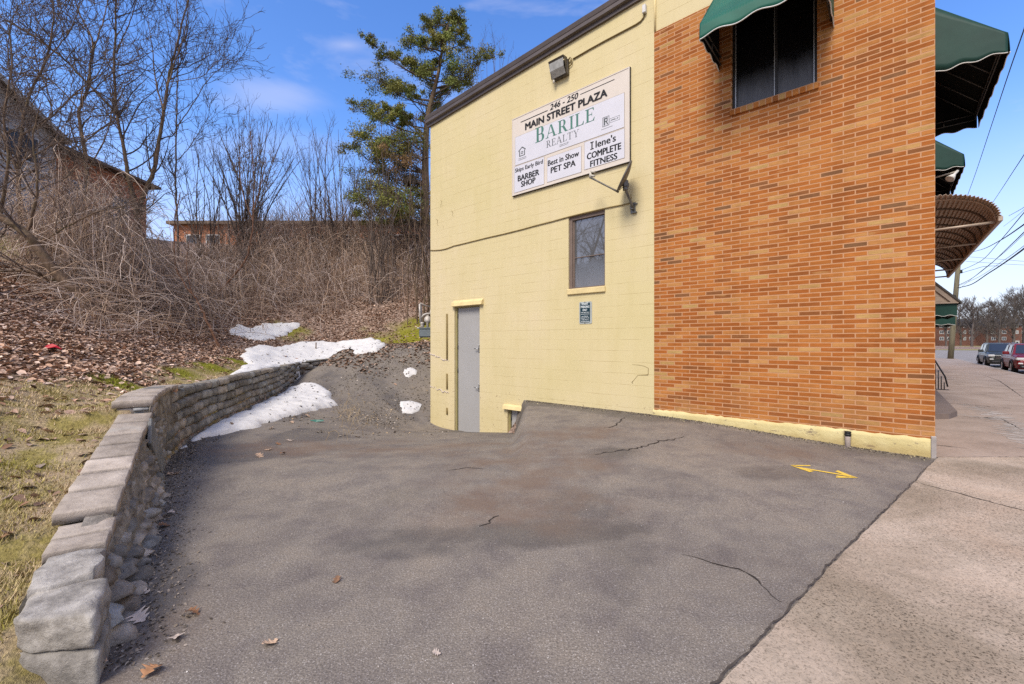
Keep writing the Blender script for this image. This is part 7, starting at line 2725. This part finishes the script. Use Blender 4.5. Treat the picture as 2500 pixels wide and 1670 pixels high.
vase("bare_shrub", "widest vase-shaped bare shrub rising centre of the crest", (606, 600), 24.5, fan(490, 740, 275, 26, 26), .042, 11)
vase("bare_shrub", "loose bare shrub with two tall upright shoots left of the evergreen", (800, 600), 26.0, fan(690, 900, 330, 22, 50) + [(760, 292, -10, 1.1), (806, 300, 5, 1.3), (705, 290, -30, 1.0)], .036, 9)
vase("bare_shrub", "thin bare shrub tangled with the slender straight tree", (520, 590), 23.0, fan(430, 560, 330, 12, 40), .03, 9)
vase("bare_shrub", "reedy bare shrub in front of the evergreen's lower boughs", (930, 620), 22.5, fan(830, 1010, 350, 20, 45, 60), .028, 8)
vase("bare_shrub", "bare shrub crowding the building's back corner", (1035, 640), 20.5, fan(960, 1120, 330, 18, 40, 70), .03, 9, mat="bark_brown")
vase("bare_tree", "twiggy bare treetop showing above the roof edge behind the evergreen", (1180, 560), 38.0, fan(1120, 1290, 115, 16, 60, 30), .06, 10, .8, 2.4, group="bare trees on the bank")

# ------------------------------------------------------------------ the evergreen
Ye = 25.0
gb_ = float(ground_z(np.array([(1040 - 1250) / F * Ye]), np.array([Ye]))[0])
eb = np.array([(1040 - 1250) / F * Ye, Ye, gb_])
EV = thing("evergreen_tree", "tall olive-green pine rising behind the yellow building", "tree", tuple(eb))
tq, tr_ = spline([eb - [0, 0, .2], P3(1038, 480, Ye), P3(1040, 330, Ye), P3(1050, 260, Ye), P3(1072, 170, Ye), P3(1085, 90, Ye), P3(1098, 48, Ye)], [.28, .23, .17, .14, .09, .05, .015], 6)
tubes_object("trunk", [(tq, tr_)], "bark_brown", EV, eb, 9)
CL = [(1140, 300, 40), (1200, 370, 50), (1390, 300, 60), (1450, 260, 40), (1545, 180, 50), (1640, 150, 60), (1400, 450, 80), (1500, 500, 60), (1180, 540, 80), (1270, 600, 80), (1330, 600, 45), (1050, 710, 55),
      (1140, 760, 50), (1230, 730, 40), (1220, 820, 55), (1350, 750, 45), (1600, 700, 60), (1100, 920, 60), (1200, 970, 95), (1020, 1010, 45), (1150, 1060, 70), (1250, 1050, 70), (1130, 1140, 55), (1400, 950, 80), (1450, 1060, 80),
      (1100, 1280, 65), (1200, 1320, 95), (1300, 1350, 100), (1060, 1360, 55), (1350, 1200, 60), (1420, 1230, 90), (1320, 1460, 80), (1450, 1450, 90), (1080, 1470, 45), (1180, 1420, 60), (1340, 420, 40), (1290, 380, 35), (1560, 260, 40), (1620, 260, 50)]
clumps = [(500 + x * .3571, y * .3571, r * .3571) for x, y, r in CL]
CL2 = [(130, 170, 60), (200, 230, 60), (260, 130, 45), (50, 150, 40), (300, 280, 45), (400, 420, 85), (300, 450, 90), (230, 520, 65), (440, 380, 45), (30, 330, 60), (50, 480, 60), (160, 300, 45), (330, 540, 65), (60, 720, 60), (130, 640, 50), (210, 130, 35), (250, 200, 40), (90, 420, 40)]
clumps += [(1030 + x * .357, y * .357, r * .357) for x, y, r in CL2]
limbs, NV, NF, NC = [], [], [], []
tz = tq[:, 2]
clumps += [(u + (1062 - u) * .34 + pr.uniform(-8, 8), v + pr.uniform(4, 18), r * .8) for (u, v, r) in clumps if v > 150 and abs(u - 1062) > 60]
for (u, v, r) in clumps:
    side = abs(u - 1060) / 200
    Yc = Ye + pr.uniform(-1, 1) * (2.6 - 1.4 * min(1, side)) * (0.5 if v < 200 else 1)
    c = P3(u, v, Yc)
    rad = r * (1.12 if v < 320 else 1.4) / F * Yc
    dist_h = math.hypot(c[0] - eb[0], c[1] - eb[1])
    az = c[2] - 0.45 * dist_h - .2
    i = int(np.argmin(np.abs(tz - az)))
    a = tq[min(i, len(tq) - 2)]
    mid = a + (c - a) * .55 + np.array([0, 0, -.10 * dist_h]) + pr.normal(0, .12, 3)
    lq, lr = spline([a, a + (mid - a) * .5 + pr.normal(0, .06, 3), mid, c], [min(.06, tr_[i] * .6), .04, .028, .012], 4)
    limbs.append((lq, lr))
    children(lq, lr, limbs, 5, rad * .7, rad * 1.6, 0, .8, .12, .5, .008)
    sub = [c + pr.normal(0, 1, 3) * np.array([rad * .62, rad * .62, rad * .34]) for _ in range(7)]
    for s in sub: limbs.append(shoot(c + (lq[-3] - c) * .4, s - c + [0, 0, .05], np.linalg.norm(s - c) + .05, .010, 4, .1, .05))
    n = int(150 * (0.5 + rad))
    tone = pr.uniform(.75, 1.25)
    brown = 1 if (u > 960 and v > 300 and pr.random() < .6) else 0
    for s in sub:
        k = n
        P = s + pr.normal(0, 1, (k, 3)) * np.array([rad * .27, rad * .27, rad * .17])
        d = pr.normal(0, 1, (k, 3)) + (P - c) / max(rad, .1) * .5 + np.array([0, 0, .55])
        d /= np.linalg.norm(d, axis=1, keepdims=True)
        w = np.cross(d, pr.normal(0, 1, (k, 3))); w /= np.linalg.norm(w, axis=1, keepdims=True)
        L = pr.uniform(.07, .15, (k, 1)); wd = pr.uniform(.014, .032, (k, 1))
        A, B = P - d * L * .4, P + d * L * .6
        o = len(NV) * 4
        quad = np.stack([A, P + w * wd, B, P - w * wd], 1)
        col = np.array([.185, .195, .045]) if not brown else np.array([.19, .13, .055])
        cc_ = col * tone * pr.uniform(.55, 1.45, (k, 1)) * np.array([pr.uniform(.85, 1.2), 1, 1])
        NV.append(quad.reshape(-1, 3)); NC.append(np.repeat(cc_, 4, 0))
tubes_object("limbs", [(p, r_) for p, r_ in limbs], "bark_dark", EV, eb, 4)
NV = np.concatenate(NV); NC = np.concatenate(NC)
q = np.arange(len(NV)).reshape(-1, 4)
link("needles", fast_mesh("needles", NV - eb, [q], False, NC), MATS["needles"], EV)


# ------------------------------------------------------------------ brambles, dead stems, litter and grass
def project(X, Y, Z):
    return 1250 + F * X / Y, HOR - F * (Z - CAMH) / Y


def sample_hill(n, x0, x1, y0, y1, dmin=0.3):
    X = pr.uniform(x0, x1, n); Y = pr.uniform(y0, y1, n)
    d, arc = edge_dist(X, Y)
    m = d > dmin
    X, Y = X[m], Y[m]
    Z = ground_z(X, Y)
    return X, Y, Z


TWIG_PAL = np.array([(.50, .39, .31), (.36, .25, .18), (.62, .50, .42), (.24, .165, .125), (.50, .35, .24)])


def arcs_mesh(name, label, P, Lh, H, r, n=9, bend=1.0, cat="brambles", pal=TWIG_PAL, sides=3):
    m = len(P)
    phi = pr.uniform(0, 2 * math.pi, m)
    t = np.linspace(0, 1, n)[None, :]
    hx = Lh[:, None] * t
    reach = pr.uniform(.75, 1.1, (m, 1))
    z = H[:, None] * np.sin(np.pi * np.clip(t * reach, 0, 1) ** pr.uniform(.55, .9, (m, 1)))
    cur = pr.normal(0, .8, (m, 1)) * bend
    dx = np.cos(phi[:, None] + cur * t); dy = np.sin(phi[:, None] + cur * t)
    w1 = pr.normal(0, .085, (m, n, 3)).cumsum(1) * (H[:, None, None] * .5 + .3)
    pts = np.stack([P[:, 0, None] + hx * dx, P[:, 1, None] + hx * dy, P[:, 2, None] + z - .03], -1) + w1
    gz_ = P[:, 2, None]
    rad = r[:, None] * np.linspace(1, .45, n)[None, :]
    V, Q = poly_tubes(list(zip(pts, rad)), sides)
    col = pal[pr.integers(0, len(pal), m)] * pr.uniform(.7, 1.3, (m, 1))
    C = np.repeat(col, n * sides, 0)
    o = link(name, fast_mesh(name, V, [Q], True, C), MATS["twig"])
    return tag(o, label, cat, kind="stuff")


LEAN_Y = cast(228, 762).y
# the heap of vines at the left
X, Y, Z = sample_hill(44000, -18, -5.5, LEAN_Y + 0.7, 18)
u, v = project(X, Y, Z)
w = np.exp(-((u - 210) / 200) ** 2) * ((v > 640) & (v < 790) & (u > -60) & (u < 560)) * np.exp(-((v - 712) / 62.0) ** 2)
m = pr.random(len(X)) < w * .50
P = np.stack([X, Y, Z], -1)[m][:2000]
k = len(P)
uu = project(P[:, 0], P[:, 1], P[:, 2])[0]
Hm = np.clip(4.5 - np.abs(uu - 170) / 85, 1.1, 4.5)
arcs_mesh("vine_heap", "tangled heap of grey vines and brambles before the brick house", P, pr.uniform(.5, 3.0, k), Hm * (.10 + .90 * pr.random(k) ** 1.7), pr.uniform(.006, .013, k), 11, 2.4)
# low brambles over the whole bank
X, Y, Z = sample_hill(26000, -15, -3.0, 10.0, 28)
u, v = project(X, Y, Z)
w = ((v > 596) & (v < 835) & (u > 150) & (u < 1050)) * np.clip((865 - v) / 120, 0, 1) * np.where(u > 820, np.clip((760 - v) / 40, .0, 1), 1) * np.where((u > 550) & (u < 900), np.clip((800 - v) / 70, .12, 1), 1)
m = pr.random(len(X)) < w * .75
P = np.stack([X, Y, Z], -1)[m][:3800]
k = len(P)
arcs_mesh("bramble_thicket", "brown leafless brambles covering the wooded bank", P, pr.uniform(.3, 2.4, k), (.2 + 1.6 * pr.random(k) ** 1.4) * np.clip((P[:, 1] - 8) / 9, .5, 1.25), pr.uniform(.006, .013, k), 9, 2.0)
# upright dead stems near the crest and by the building's corner
X, Y, Z = sample_hill(16000, -16, -2.6, 16.0, 29)
u, v = project(X, Y, Z)
w = ((v > 590) & (v < 720) & (u > 380) & (u < 1060)) * np.clip((u - 350) / 500, .1, 1) * np.clip((735 - v) / 80, 0, 1)
m = pr.random(len(X)) < w * .55
P = np.stack([X, Y, Z], -1)[m][:1300]
k = len(P)
n = 5
lean = pr.normal(0, .45, (k, 2))
Hs = pr.uniform(.5, 2.4, k)
t = np.linspace(0, 1, n)[None, :]
pts = np.stack([P[:, 0, None] + lean[:, :1] * Hs[:, None] * t ** 1.4, P[:, 1, None] + lean[:, 1:] * Hs[:, None] * t ** 1.4, P[:, 2, None] - .05 + Hs[:, None] * t], -1) + pr.normal(0, .03, (k, n, 3)).cumsum(1)
V, Q = poly_tubes(list(zip(pts, pr.uniform(.006, .012, (k, 1)) * np.linspace(1, .4, n)[None, :])), 3)
C = np.repeat(np.array([(.36, .22, .14), (.44, .30, .20), (.25, .16, .11)])[pr.integers(0, 3, k)] * pr.uniform(.7, 1.25, (k, 1)), n * 3, 0)
tag(link("dead_stems", fast_mesh("dead_stems", V, [Q], True, C), MATS["twig"]), "upright reddish dead stems below the crest", "dead stems", kind="stuff")
# taller whips standing along the crest
X, Y, Z = sample_hill(9000, -17, -2.8, 22.5, 29)
u, v = project(X, Y, Z)
m = (v < 660) & (u > 400) & (u < 1060) & (pr.random(len(X)) < .30)
P = np.stack([X, Y, Z], -1)[m][:900]
k = len(P); n = 7
lean = pr.normal(0, .32, (k, 2)); Hs = pr.uniform(1.4, 4.2, k) * np.clip(project(P[:, 0], P[:, 1], P[:, 2])[0] / 800, .6, 1.1)
t = np.linspace(0, 1, n)[None, :]
pts = np.stack([P[:, 0, None] + lean[:, :1] * Hs[:, None] * t ** 1.5, P[:, 1, None] + lean[:, 1:] * Hs[:, None] * t ** 1.5, P[:, 2, None] - .05 + Hs[:, None] * t], -1) + pr.normal(0, .05, (k, n, 3)).cumsum(1)
tw_ = []
for i in range(k): children(pts[i], np.full(n, .012), tw_, 3, .3, 1.1, 0, .6, .2, .35, .006)
V1, Q1 = poly_tubes(list(zip(pts, pr.uniform(.010, .018, (k, 1)) * np.linspace(1, .4, n)[None, :])) + tw_, 3)
C = np.tile(np.array([(.30, .215, .16)]), (len(V1), 1)) * np.repeat(pr.uniform(.7, 1.3, (len(V1) // 3 + 1, 1)), 3, 0)[:len(V1)]
tag(link("crest_whips", fast_mesh("crest_whips", V1, [Q1], True, C), MATS["twig"]), "tall grey-brown whips veiling the long brick building", "brush", kind="stuff")
# weeds poking through the gravel at the edge of the snow
gpos = np.array([cast(u_, v_) for u_, v_ in zip(pr.normal(850, 22, 70), pr.normal(1020, 22, 70))])
arcs_mesh("dry_weeds", "dry straw weeds growing through the gravel past the snow tongue", gpos, pr.uniform(.05, .35, 70), pr.uniform(.05, .30, 70), pr.uniform(.004, .006, 70), 6, 1.0, "weeds", np.array([(.42, .33, .22), (.33, .25, .15)]))

# leaf litter
LPAL = np.array([(.30, .19, .125), (.22, .13, .08), (.37, .26, .19), (.13, .08, .055), (.28, .155, .09), (.42, .32, .25), (.17, .105, .07)])


def litter(name, label, X, Y, Z, size, pal, lift=.02, kind="stuff", cat="fallen leaves"):
    k = len(X)
    a = pr.uniform(0, 2 * math.pi, k)
    tl = pr.normal(0, .35, (k, 2))
    s = pr.uniform(size[0], size[1], (k, 1))
    ex = np.stack([np.cos(a), np.sin(a), tl[:, 0]], -1) * s
    ey = np.stack([-np.sin(a), np.cos(a), tl[:, 1]], -1) * s * pr.uniform(.4, .75, (k, 1))
    c = np.stack([X, Y, Z + lift], -1)
    fold = np.zeros((k, 3)); fold[:, 2] = pr.uniform(.1, .45, k) * s[:, 0]
    V = np.stack([c - ex, c - ex * .2 - ey + fold, c + ex * .5 - ey * .8 + fold, c + ex, c + ex * .4 + ey * .9 + fold, c - ex * .3 + ey + fold], 1).reshape(-1, 3)
    i = np.arange(k)[:, None] * 6
    q = np.concatenate([i + np.array([[0, 1, 2, 3]]), i + np.array([[0, 3, 4, 5]])])
    C = np.repeat(pal[pr.integers(0, len(pal), k)] * pr.uniform(.6, 1.3, (k, 1)), 6, 0)
    o = link(name, fast_mesh(name, V, [q], False, C), MATS["leaf"])
    return tag(o, label, cat, kind=kind)


X, Y, Z = sample_hill(150000, -17, -2.6, 4.0, 24, .25)
cv = cover(X, Y)
dn = np.clip(1.4 - Y / 22, .25, 1) * (1 - .96 * cv[:, 0]) * (1 - .85 * cv[:, 1]) * (1 - .9 * cv[:, 2]) * (0.45 + .9 * np.clip(fbm(X, Y, .9, 3) + .5, 0, 1))
m = pr.random(len(X)) < dn
litter("leaf_litter", "brown fallen leaves carpeting the wooded slope", X[m], Y[m], Z[m], (.024, .062), (LPAL * .6 + LPAL.mean(0) * .4) * np.array([1.8, 1.85, 1.9]), .010)

# grass
n = 240000
yy = 1.2 + 13 * pr.random(n) ** 1.9
xx = -1.25 * yy + pr.uniform(0, 1, n) * (1.25 * yy - 1.0)
d, arc = edge_dist(xx, yy)
cv = cover(xx, yy)
tuft = np.clip(fbm(xx, yy, 2.6, 3) * .9 + .55, .12, 1)
m = (d > .30) & (pr.random(n) < np.maximum(cv[:, 0] * .85, cv[:, 1]) * tuft)
xx, yy = xx[m], yy[m]; cv = cv[m]
zz = ground_z(xx, yy); k = len(xx)
h = pr.uniform(.010, .032, k) * (1 + .6 * pr.random(k))
a = pr.uniform(0, 2 * math.pi, k); ln = pr.uniform(.3, 1.6, k)
w_ = pr.uniform(.002, .0045, k) * (1 + yy / 9)
tip = np.stack([xx + np.cos(a) * h * ln, yy + np.sin(a) * h * ln, zz + h], -1)
b0 = np.stack([xx - np.sin(a) * w_, yy + np.cos(a) * w_, zz - .01], -1)
b1 = np.stack([xx + np.sin(a) * w_, yy - np.cos(a) * w_, zz - .01], -1)
V = np.stack([b0, b1, tip], 1).reshape(-1, 3)
q = np.arange(len(V)).reshape(-1, 3)
g_ = np.clip(fbm(xx, yy, 1.1, 3) * .9 + .20 + pr.normal(0, .22, k), 0, 1)[:, None]
c_ = np.array([.58, .43, .27]) * (1 - g_) + np.array([.33, .285, .06]) * g_
mo = cv[:, 1:2]
c_ = c_ * (1 - mo) + np.array([.24, .25, .03]) * mo
c_ = c_ * pr.uniform(.65, 1.3, (k, 1))
tag(link("grass", fast_mesh("grass", V, [q], False, np.repeat(c_, 3, 0)), MATS["blade"]), "thin winter grass, straw and moss green, beside the stone wall", "grass", kind="stuff")
X, Y, Z = sample_hill(9000, -7.5, -2.0, 1.2, 8, .3)
cv = cover(X, Y); m = pr.random(len(X)) < cv[:, 0] * .13
litter("scattered_leaves", "pale leaf scraps scattered through the grass", X[m], Y[m], Z[m], (.015, .05), LPAL * 1.15, .012)
# crumbs of leaf and grit where the asphalt meets the wall
n = 5000
arcv = pr.uniform(ARC0, ARC_BEND + 1.2, n); dd = -np.abs(pr.normal(0, .17, n)) - .02
pp_ = np.array([edge_pt(a_, b_)[0] for a_, b_ in zip(arcv, dd)])
m = pp_[:, 1] > 1.7
litter("wall_foot_debris", "dark crumbs of leaf and grit along the foot of the stone wall", pp_[m, 0], pp_[m, 1], lot_z(pp_[m, 0], pp_[m, 1]), (.004, .013), np.array([(.16, .13, .10), (.24, .19, .14), (.10, .08, .06), (.34, .28, .22)]), .004, cat="debris")


n = 9000
X = pr.uniform(-6.8, -1.8, n); Y = pr.uniform(8.5, 18.2, n)
d, arc = edge_dist(X, Y)
m = (d < -.15) & (pr.random(n) < np.clip(fbm(X, Y, .8, 3) + .45, .05, 1) * np.clip((Y - 8) / 5, .2, 1)) & (X * D1[0] + Y * D1[1] > -B0 + LWALL - 3.0)
litter("gravel_litter", "loose gravel, leaf scraps and twigs on the rise behind the yellow corner", X[m], Y[m], lot_z(X[m], Y[m]), (.008, .035), np.array([(.30, .25, .20), (.20, .155, .115), (.42, .36, .30), (.12, .095, .07), (.34, .25, .15)]), .006, cat="gravel")


n = 5200
X = pr.uniform(-7.2, -1.6, n); Y = pr.uniform(13.2, 18.6, n)
d, arc = edge_dist(X, Y)
m = (d < .05) & (arc > ARC_END - 1.5) & (pr.random(n) < np.clip(1.15 + d / 2.6 + .5 * fbm(X, Y, .9, 3), 0, .9)) & (X * D1[0] + Y * D1[1] > -B0 + LWALL - 3.0)
litter("drifted_leaves", "brown leaves drifted down over the back of the lot below the widest snow bank", X[m], Y[m], lot_z(X[m], Y[m]), (.03, .075), (LPAL * .6 + LPAL.mean(0) * .4) * 1.2, .01)
sp_ = np.concatenate(SNOW_PTS)
litter("snow_debris", "dark leaf crumbs and grit lying on the old snow", sp_[:, 0], sp_[:, 1], sp_[:, 2], (.008, .045), np.array([(.16, .12, .09), (.28, .19, .13), (.09, .07, .06), (.24, .20, .16)]), .008, cat="debris")
n = 4200
X = pr.uniform(-4.5, 5.4, n); Y = 1.9 + 6.5 * pr.random(n) ** 1.6
d, arc = edge_dist(X, Y); a_, b_ = ab_of(X, Y)
side_ = (X - E0.x) * edir.y - (Y - E0.y) * edir.x
m = (d < -.1) & (a_ < A0 - .05) & (side_ < -.05) & (pr.random(n) < np.clip(fbm(X, Y, .7, 3) + .5, .08, 1))
litter("asphalt_grit", "loose grit and pale stone chips scattered over the asphalt", X[m], Y[m], lot_z(X[m], Y[m]), (.0022, .0055), np.array([(.55, .51, .46), (.42, .37, .32), (.12, .10, .09), (.30, .26, .22)]), .002, cat="grit")
n = 2600
s_ = pr.uniform(.05, 7.2, n); q_0 = np.abs(pr.normal(0, .10, n)) + .04
X = C0[0] + D1[0] * s_ - D2[0] * q_0; Y = C0[1] + D1[1] * s_ - D2[1] * q_0
litter("wall_base_dirt", "dirt, grit and paint flakes along the foot of the side wall", X, Y, lot_z(X, Y), (.004, .014), np.array([(.10, .08, .06), (.17, .13, .09), (.30, .25, .17), (.07, .055, .045), (.42, .36, .2)]), .003, cat="debris")


# ------------------------------------------------------------------ single leaves and litter on the asphalt
def oak_leaf(s, seed):
    r = random.Random(seed)
    n = 22
    out = []
    for i in range(n + 1):
        t = i / n
        wv = math.sin(math.pi * min(1, t * 1.06)) ** .8 * .36 * (1 + .5 * math.cos(t * 4.5 * 2 * math.pi))
        out.append((t - .5, wv * (.9 + .3 * r.random())))
    V, Fc = [], []
    for t, w in out:
        z = .16 * math.sin(t * 4 + seed * 1.7) + .05 * r.random()
        V += [(t * s, w * s, (z + .16 * w) * s), (t * s, 0, z * s), (t * s, -w * s, (z + .30 * w) * s)]
    for i in range(n):
        a = 3 * i
        Fc += [(a, a + 3, a + 4, a + 1), (a + 1, a + 4, a + 5, a + 2)]
    o = len(V)
    V += [(-.5 * s, .006 * s, .02 * s), (-.5 * s, -.006 * s, .02 * s), (-.72 * s, .0, .10 * s)]
    Fc.append((o, o + 1, o + 2))
    return V, Fc


plain("leaf_tan", (0.50, 0.35, 0.24), 0.75, 0.2, 0, .25, 25); plain("leaf_rust", (0.33, 0.17, 0.085), 0.75, 0.2, 0, .3, 25); plain("leaf_pale", (0.55, 0.45, 0.37), .75, .2, 0, .2, 25)
plain("leaf_brown", (0.19, 0.105, 0.06), .75, .2, 0, .3, 25)
LEAVES = [(222, 1650, .15, "leaf_tan", 35, "large tan leaf at the near end of the stone wall, cut by the frame's bottom"), (372, 1650, .11, "leaf_rust", 80, "rust leaf at the bottom edge right of the large tan one"),
          (430, 1572, .085, "leaf_pale", 120, "small upright pale leaf on the damp asphalt near the bottom left"), (340, 1459, .135, "leaf_pale", 20, "big pink-tan lobed leaf by the wall foot, the upper of a close pair"),
          (338, 1522, .12, "leaf_pale", 160, "pink-brown leaf just below the big lobed one by the wall"), (470, 1504, .10, "leaf_rust", 10, "orange leaf lying on the edge of the damp patch"),
          (660, 1573, .10, "leaf_tan", 60, "curled orange leaf alone on the dry asphalt, bottom centre-left"), (822, 1421, .075, "leaf_brown", 100, "small dark leaf alone in the middle of the lot"),
          (412, 1262, .12, "leaf_pale", 15, "slim pale leaf standing at the wall foot beside the two-slab step"), (400, 1290, .11, "leaf_brown", 40, "brown leaf just below the slim pale one at the wall foot"),
          (424, 1159, .16, "leaf_tan", 5, "wide tan leaf at the wall foot below the leaning slab"), (378, 1224, .10, "leaf_tan", 150, "small tan leaf tucked under the rubble face"),
          (424, 1103, .13, "leaf_rust", 170, "reddish leaf at the near tip of the snow tongue"), (1066, 1607, .05, "leaf_pale", 0, "tiny pale scrap on the asphalt at the bottom centre"),
          (655, 1099, .13, "leaf_tan", 12, "right leaf of the pair on the dark damp patch"), (632, 1117, .15, "leaf_tan", 170, "left leaf of the pair on the dark damp patch"), (690, 1110, .10, "leaf_brown", 70, "brown leaf right of the pair on the damp patch"),
          (680, 1086, .11, "leaf_rust", 5, "flat rust scrap between the damp patch and the snow tongue"), (660, 1048, .18, "leaf_tan", 20, "long tan leaf against the middle of the snow tongue"), (712, 1033, .12, "leaf_tan", 160, "pale leaf near the far third of the snow tongue"),
          (750, 1018, .20, "leaf_tan", 10, "string of tan leaf by the far end of the snow tongue"), (708, 1077, .14, "leaf_pale", 15, "white-backed leaf right of the damp patch"), (697, 878, .16, "leaf_rust", 60, "upright rust leaf standing on the widest snow bank"),
          (724, 884, .12, "leaf_rust", 120, "rust leaf lying on the widest snow bank")]
leaf_mesh = {}
for i, (u, v, s, mt, rz, lab) in enumerate(LEAVES):
    p = cast(u, v)
    V_, F_2 = oak_leaf(s * .9, i)
    me = bpy.data.meshes.new("fallen_leaf"); me.from_pydata(V_, [], F_2); me.update()
    o = link("fallen_leaf", me, MATS[mt])
    o.location = p + Vector((0, 0, .012 + (.10 if v < 890 else 0)))
    o.rotation_euler = (pr.normal(0, .12), pr.normal(0, .12), math.radians(rz))
    tag(o, lab, "leaf", "single fallen leaves")
p = cast(128, 858)
mb = MB(); mb.add([(-.16, -.05, 0), (-.05, -.08, .03), (.10, -.06, .06), (.18, .0, .02), (.08, .08, .0), (-.08, .07, .05), (0, 0, .12), (-.08, -.01, .10), (.08, .0, .09)],
       [(0, 1, 7), (1, 8, 6, 7), (1, 2, 8), (2, 3, 8), (3, 4, 8), (4, 5, 6, 8), (5, 0, 7, 6)])
o = mb.build("wrapper", MATS["rust_red_plastic"]); o.location = p + Vector((0, 0, .02)); tag(o, "crumpled red wrapper lying in the leaves at the far left", "litter")
p = cast(772, 1031)
mb = MB()
for an in (0.1, 0.9, 2.2, 2.9): mb.add([(0, -.015, 0), (.16 * math.cos(an), .12 * math.sin(an) - .01, .02), (.17 * math.cos(an), .12 * math.sin(an) + .015, .035), (0, .02, .05)], [(0, 1, 2, 3)])
o = mb.build("plastic_scrap", MATS["jade_plastic"]); o.location = p; tag(o, "torn green plastic scrap on the gravel beyond the snow tongue", "litter")
p = cast(771, 858)
o = MB().tube([(0, 0, -.05), (.01, 0, .36)], .022, 6).build("stake", MATS["bark_brown"]); o.location = p; tag(o, "short wooden stake standing in the widest snow bank", "stake")

# ------------------------------------------------------------------ far bare trees across the street
FT = [(2373, 846, 132, 722, 34, "broad bare tree in front of the apartment block, right of the pole"), (2440, 846, 150, 735, 30, "mid-height bare tree behind the dark SUV"), (2475, 845, 160, 712, 34, "bare tree rising above the red car's roof"),
      (2500, 845, 175, 686, 44, "tallest bare tree, at the photo's right edge"), (2410, 845, 185, 730, 34, "bare tree behind the broad one, above the apartment roof"), (2345, 845, 190, 728, 30, "bare tree whose top shows right beside the pole"),
      (2310, 845, 180, 745, 26, "bare tree half hidden by the gabled porch"), (2540, 845, 165, 690, 40, "bare tree just outside the right edge"), (2450, 845, 210, 722, 34, "hazy bare tree far behind the middle of the block"),
      (2485, 845, 215, 705, 36, "hazy bare tree behind the tallest one"), (2390, 845, 215, 735, 34, "hazy bare tree behind the left end of the block"), (2430, 845, 222, 728, 34, "hazy bare tree behind the block's middle windows"), (2580, 845, 190, 700, 40, "bare tree well outside the right edge")]
for (u, v, Y, vt, wd, lab) in FT:
    zb_ = -.3
    b = np.array([(u - 1250) / F * Y, Y, zb_])
    Ht = CAMH - (vt - HOR) / F * Y - zb_
    root = thing("far_tree", lab, "tree", tuple(b), 0, "bare trees across the street")
    sp = wd / F * Y
    tk, _r = spline([b, b + [0, 0, Ht * .3], b + [pr.normal(0, .5), 0, Ht * .6], b + [pr.normal(0, .8), 0, Ht * .95]], [Ht * .022, Ht * .017, Ht * .010, Ht * .003], 4)
    tubes_object("trunk", [(tk, _r)], "bark_far", root, b, 6)
    tw = []
    for _ in range(26):
        t = pr.uniform(.16, .85)
        i = int(t * (len(tk) - 1)); p0_ = tk[i]
        an = pr.uniform(0, 2 * math.pi); out_ = sp * (1.0 - .55 * t) * pr.uniform(.6, 1.1)
        e = p0_ + np.array([math.cos(an) * out_, math.sin(an) * out_, Ht * pr.uniform(.16, .36) * (1.1 - .5 * t)])
        q, qr = spline([p0_, p0_ + (e - p0_) * .5 - [0, 0, -.06 * Ht * .5], e], [Ht * .006, Ht * .0045, .05], 4)
        tw.append((q, qr)); children(q, qr, tw, 9, Ht * .07, Ht * .18, 1, .8, .25, .25, .035, sub=(5,))
    tubes_object("crown", tw, "bark_far", root, b, 3)
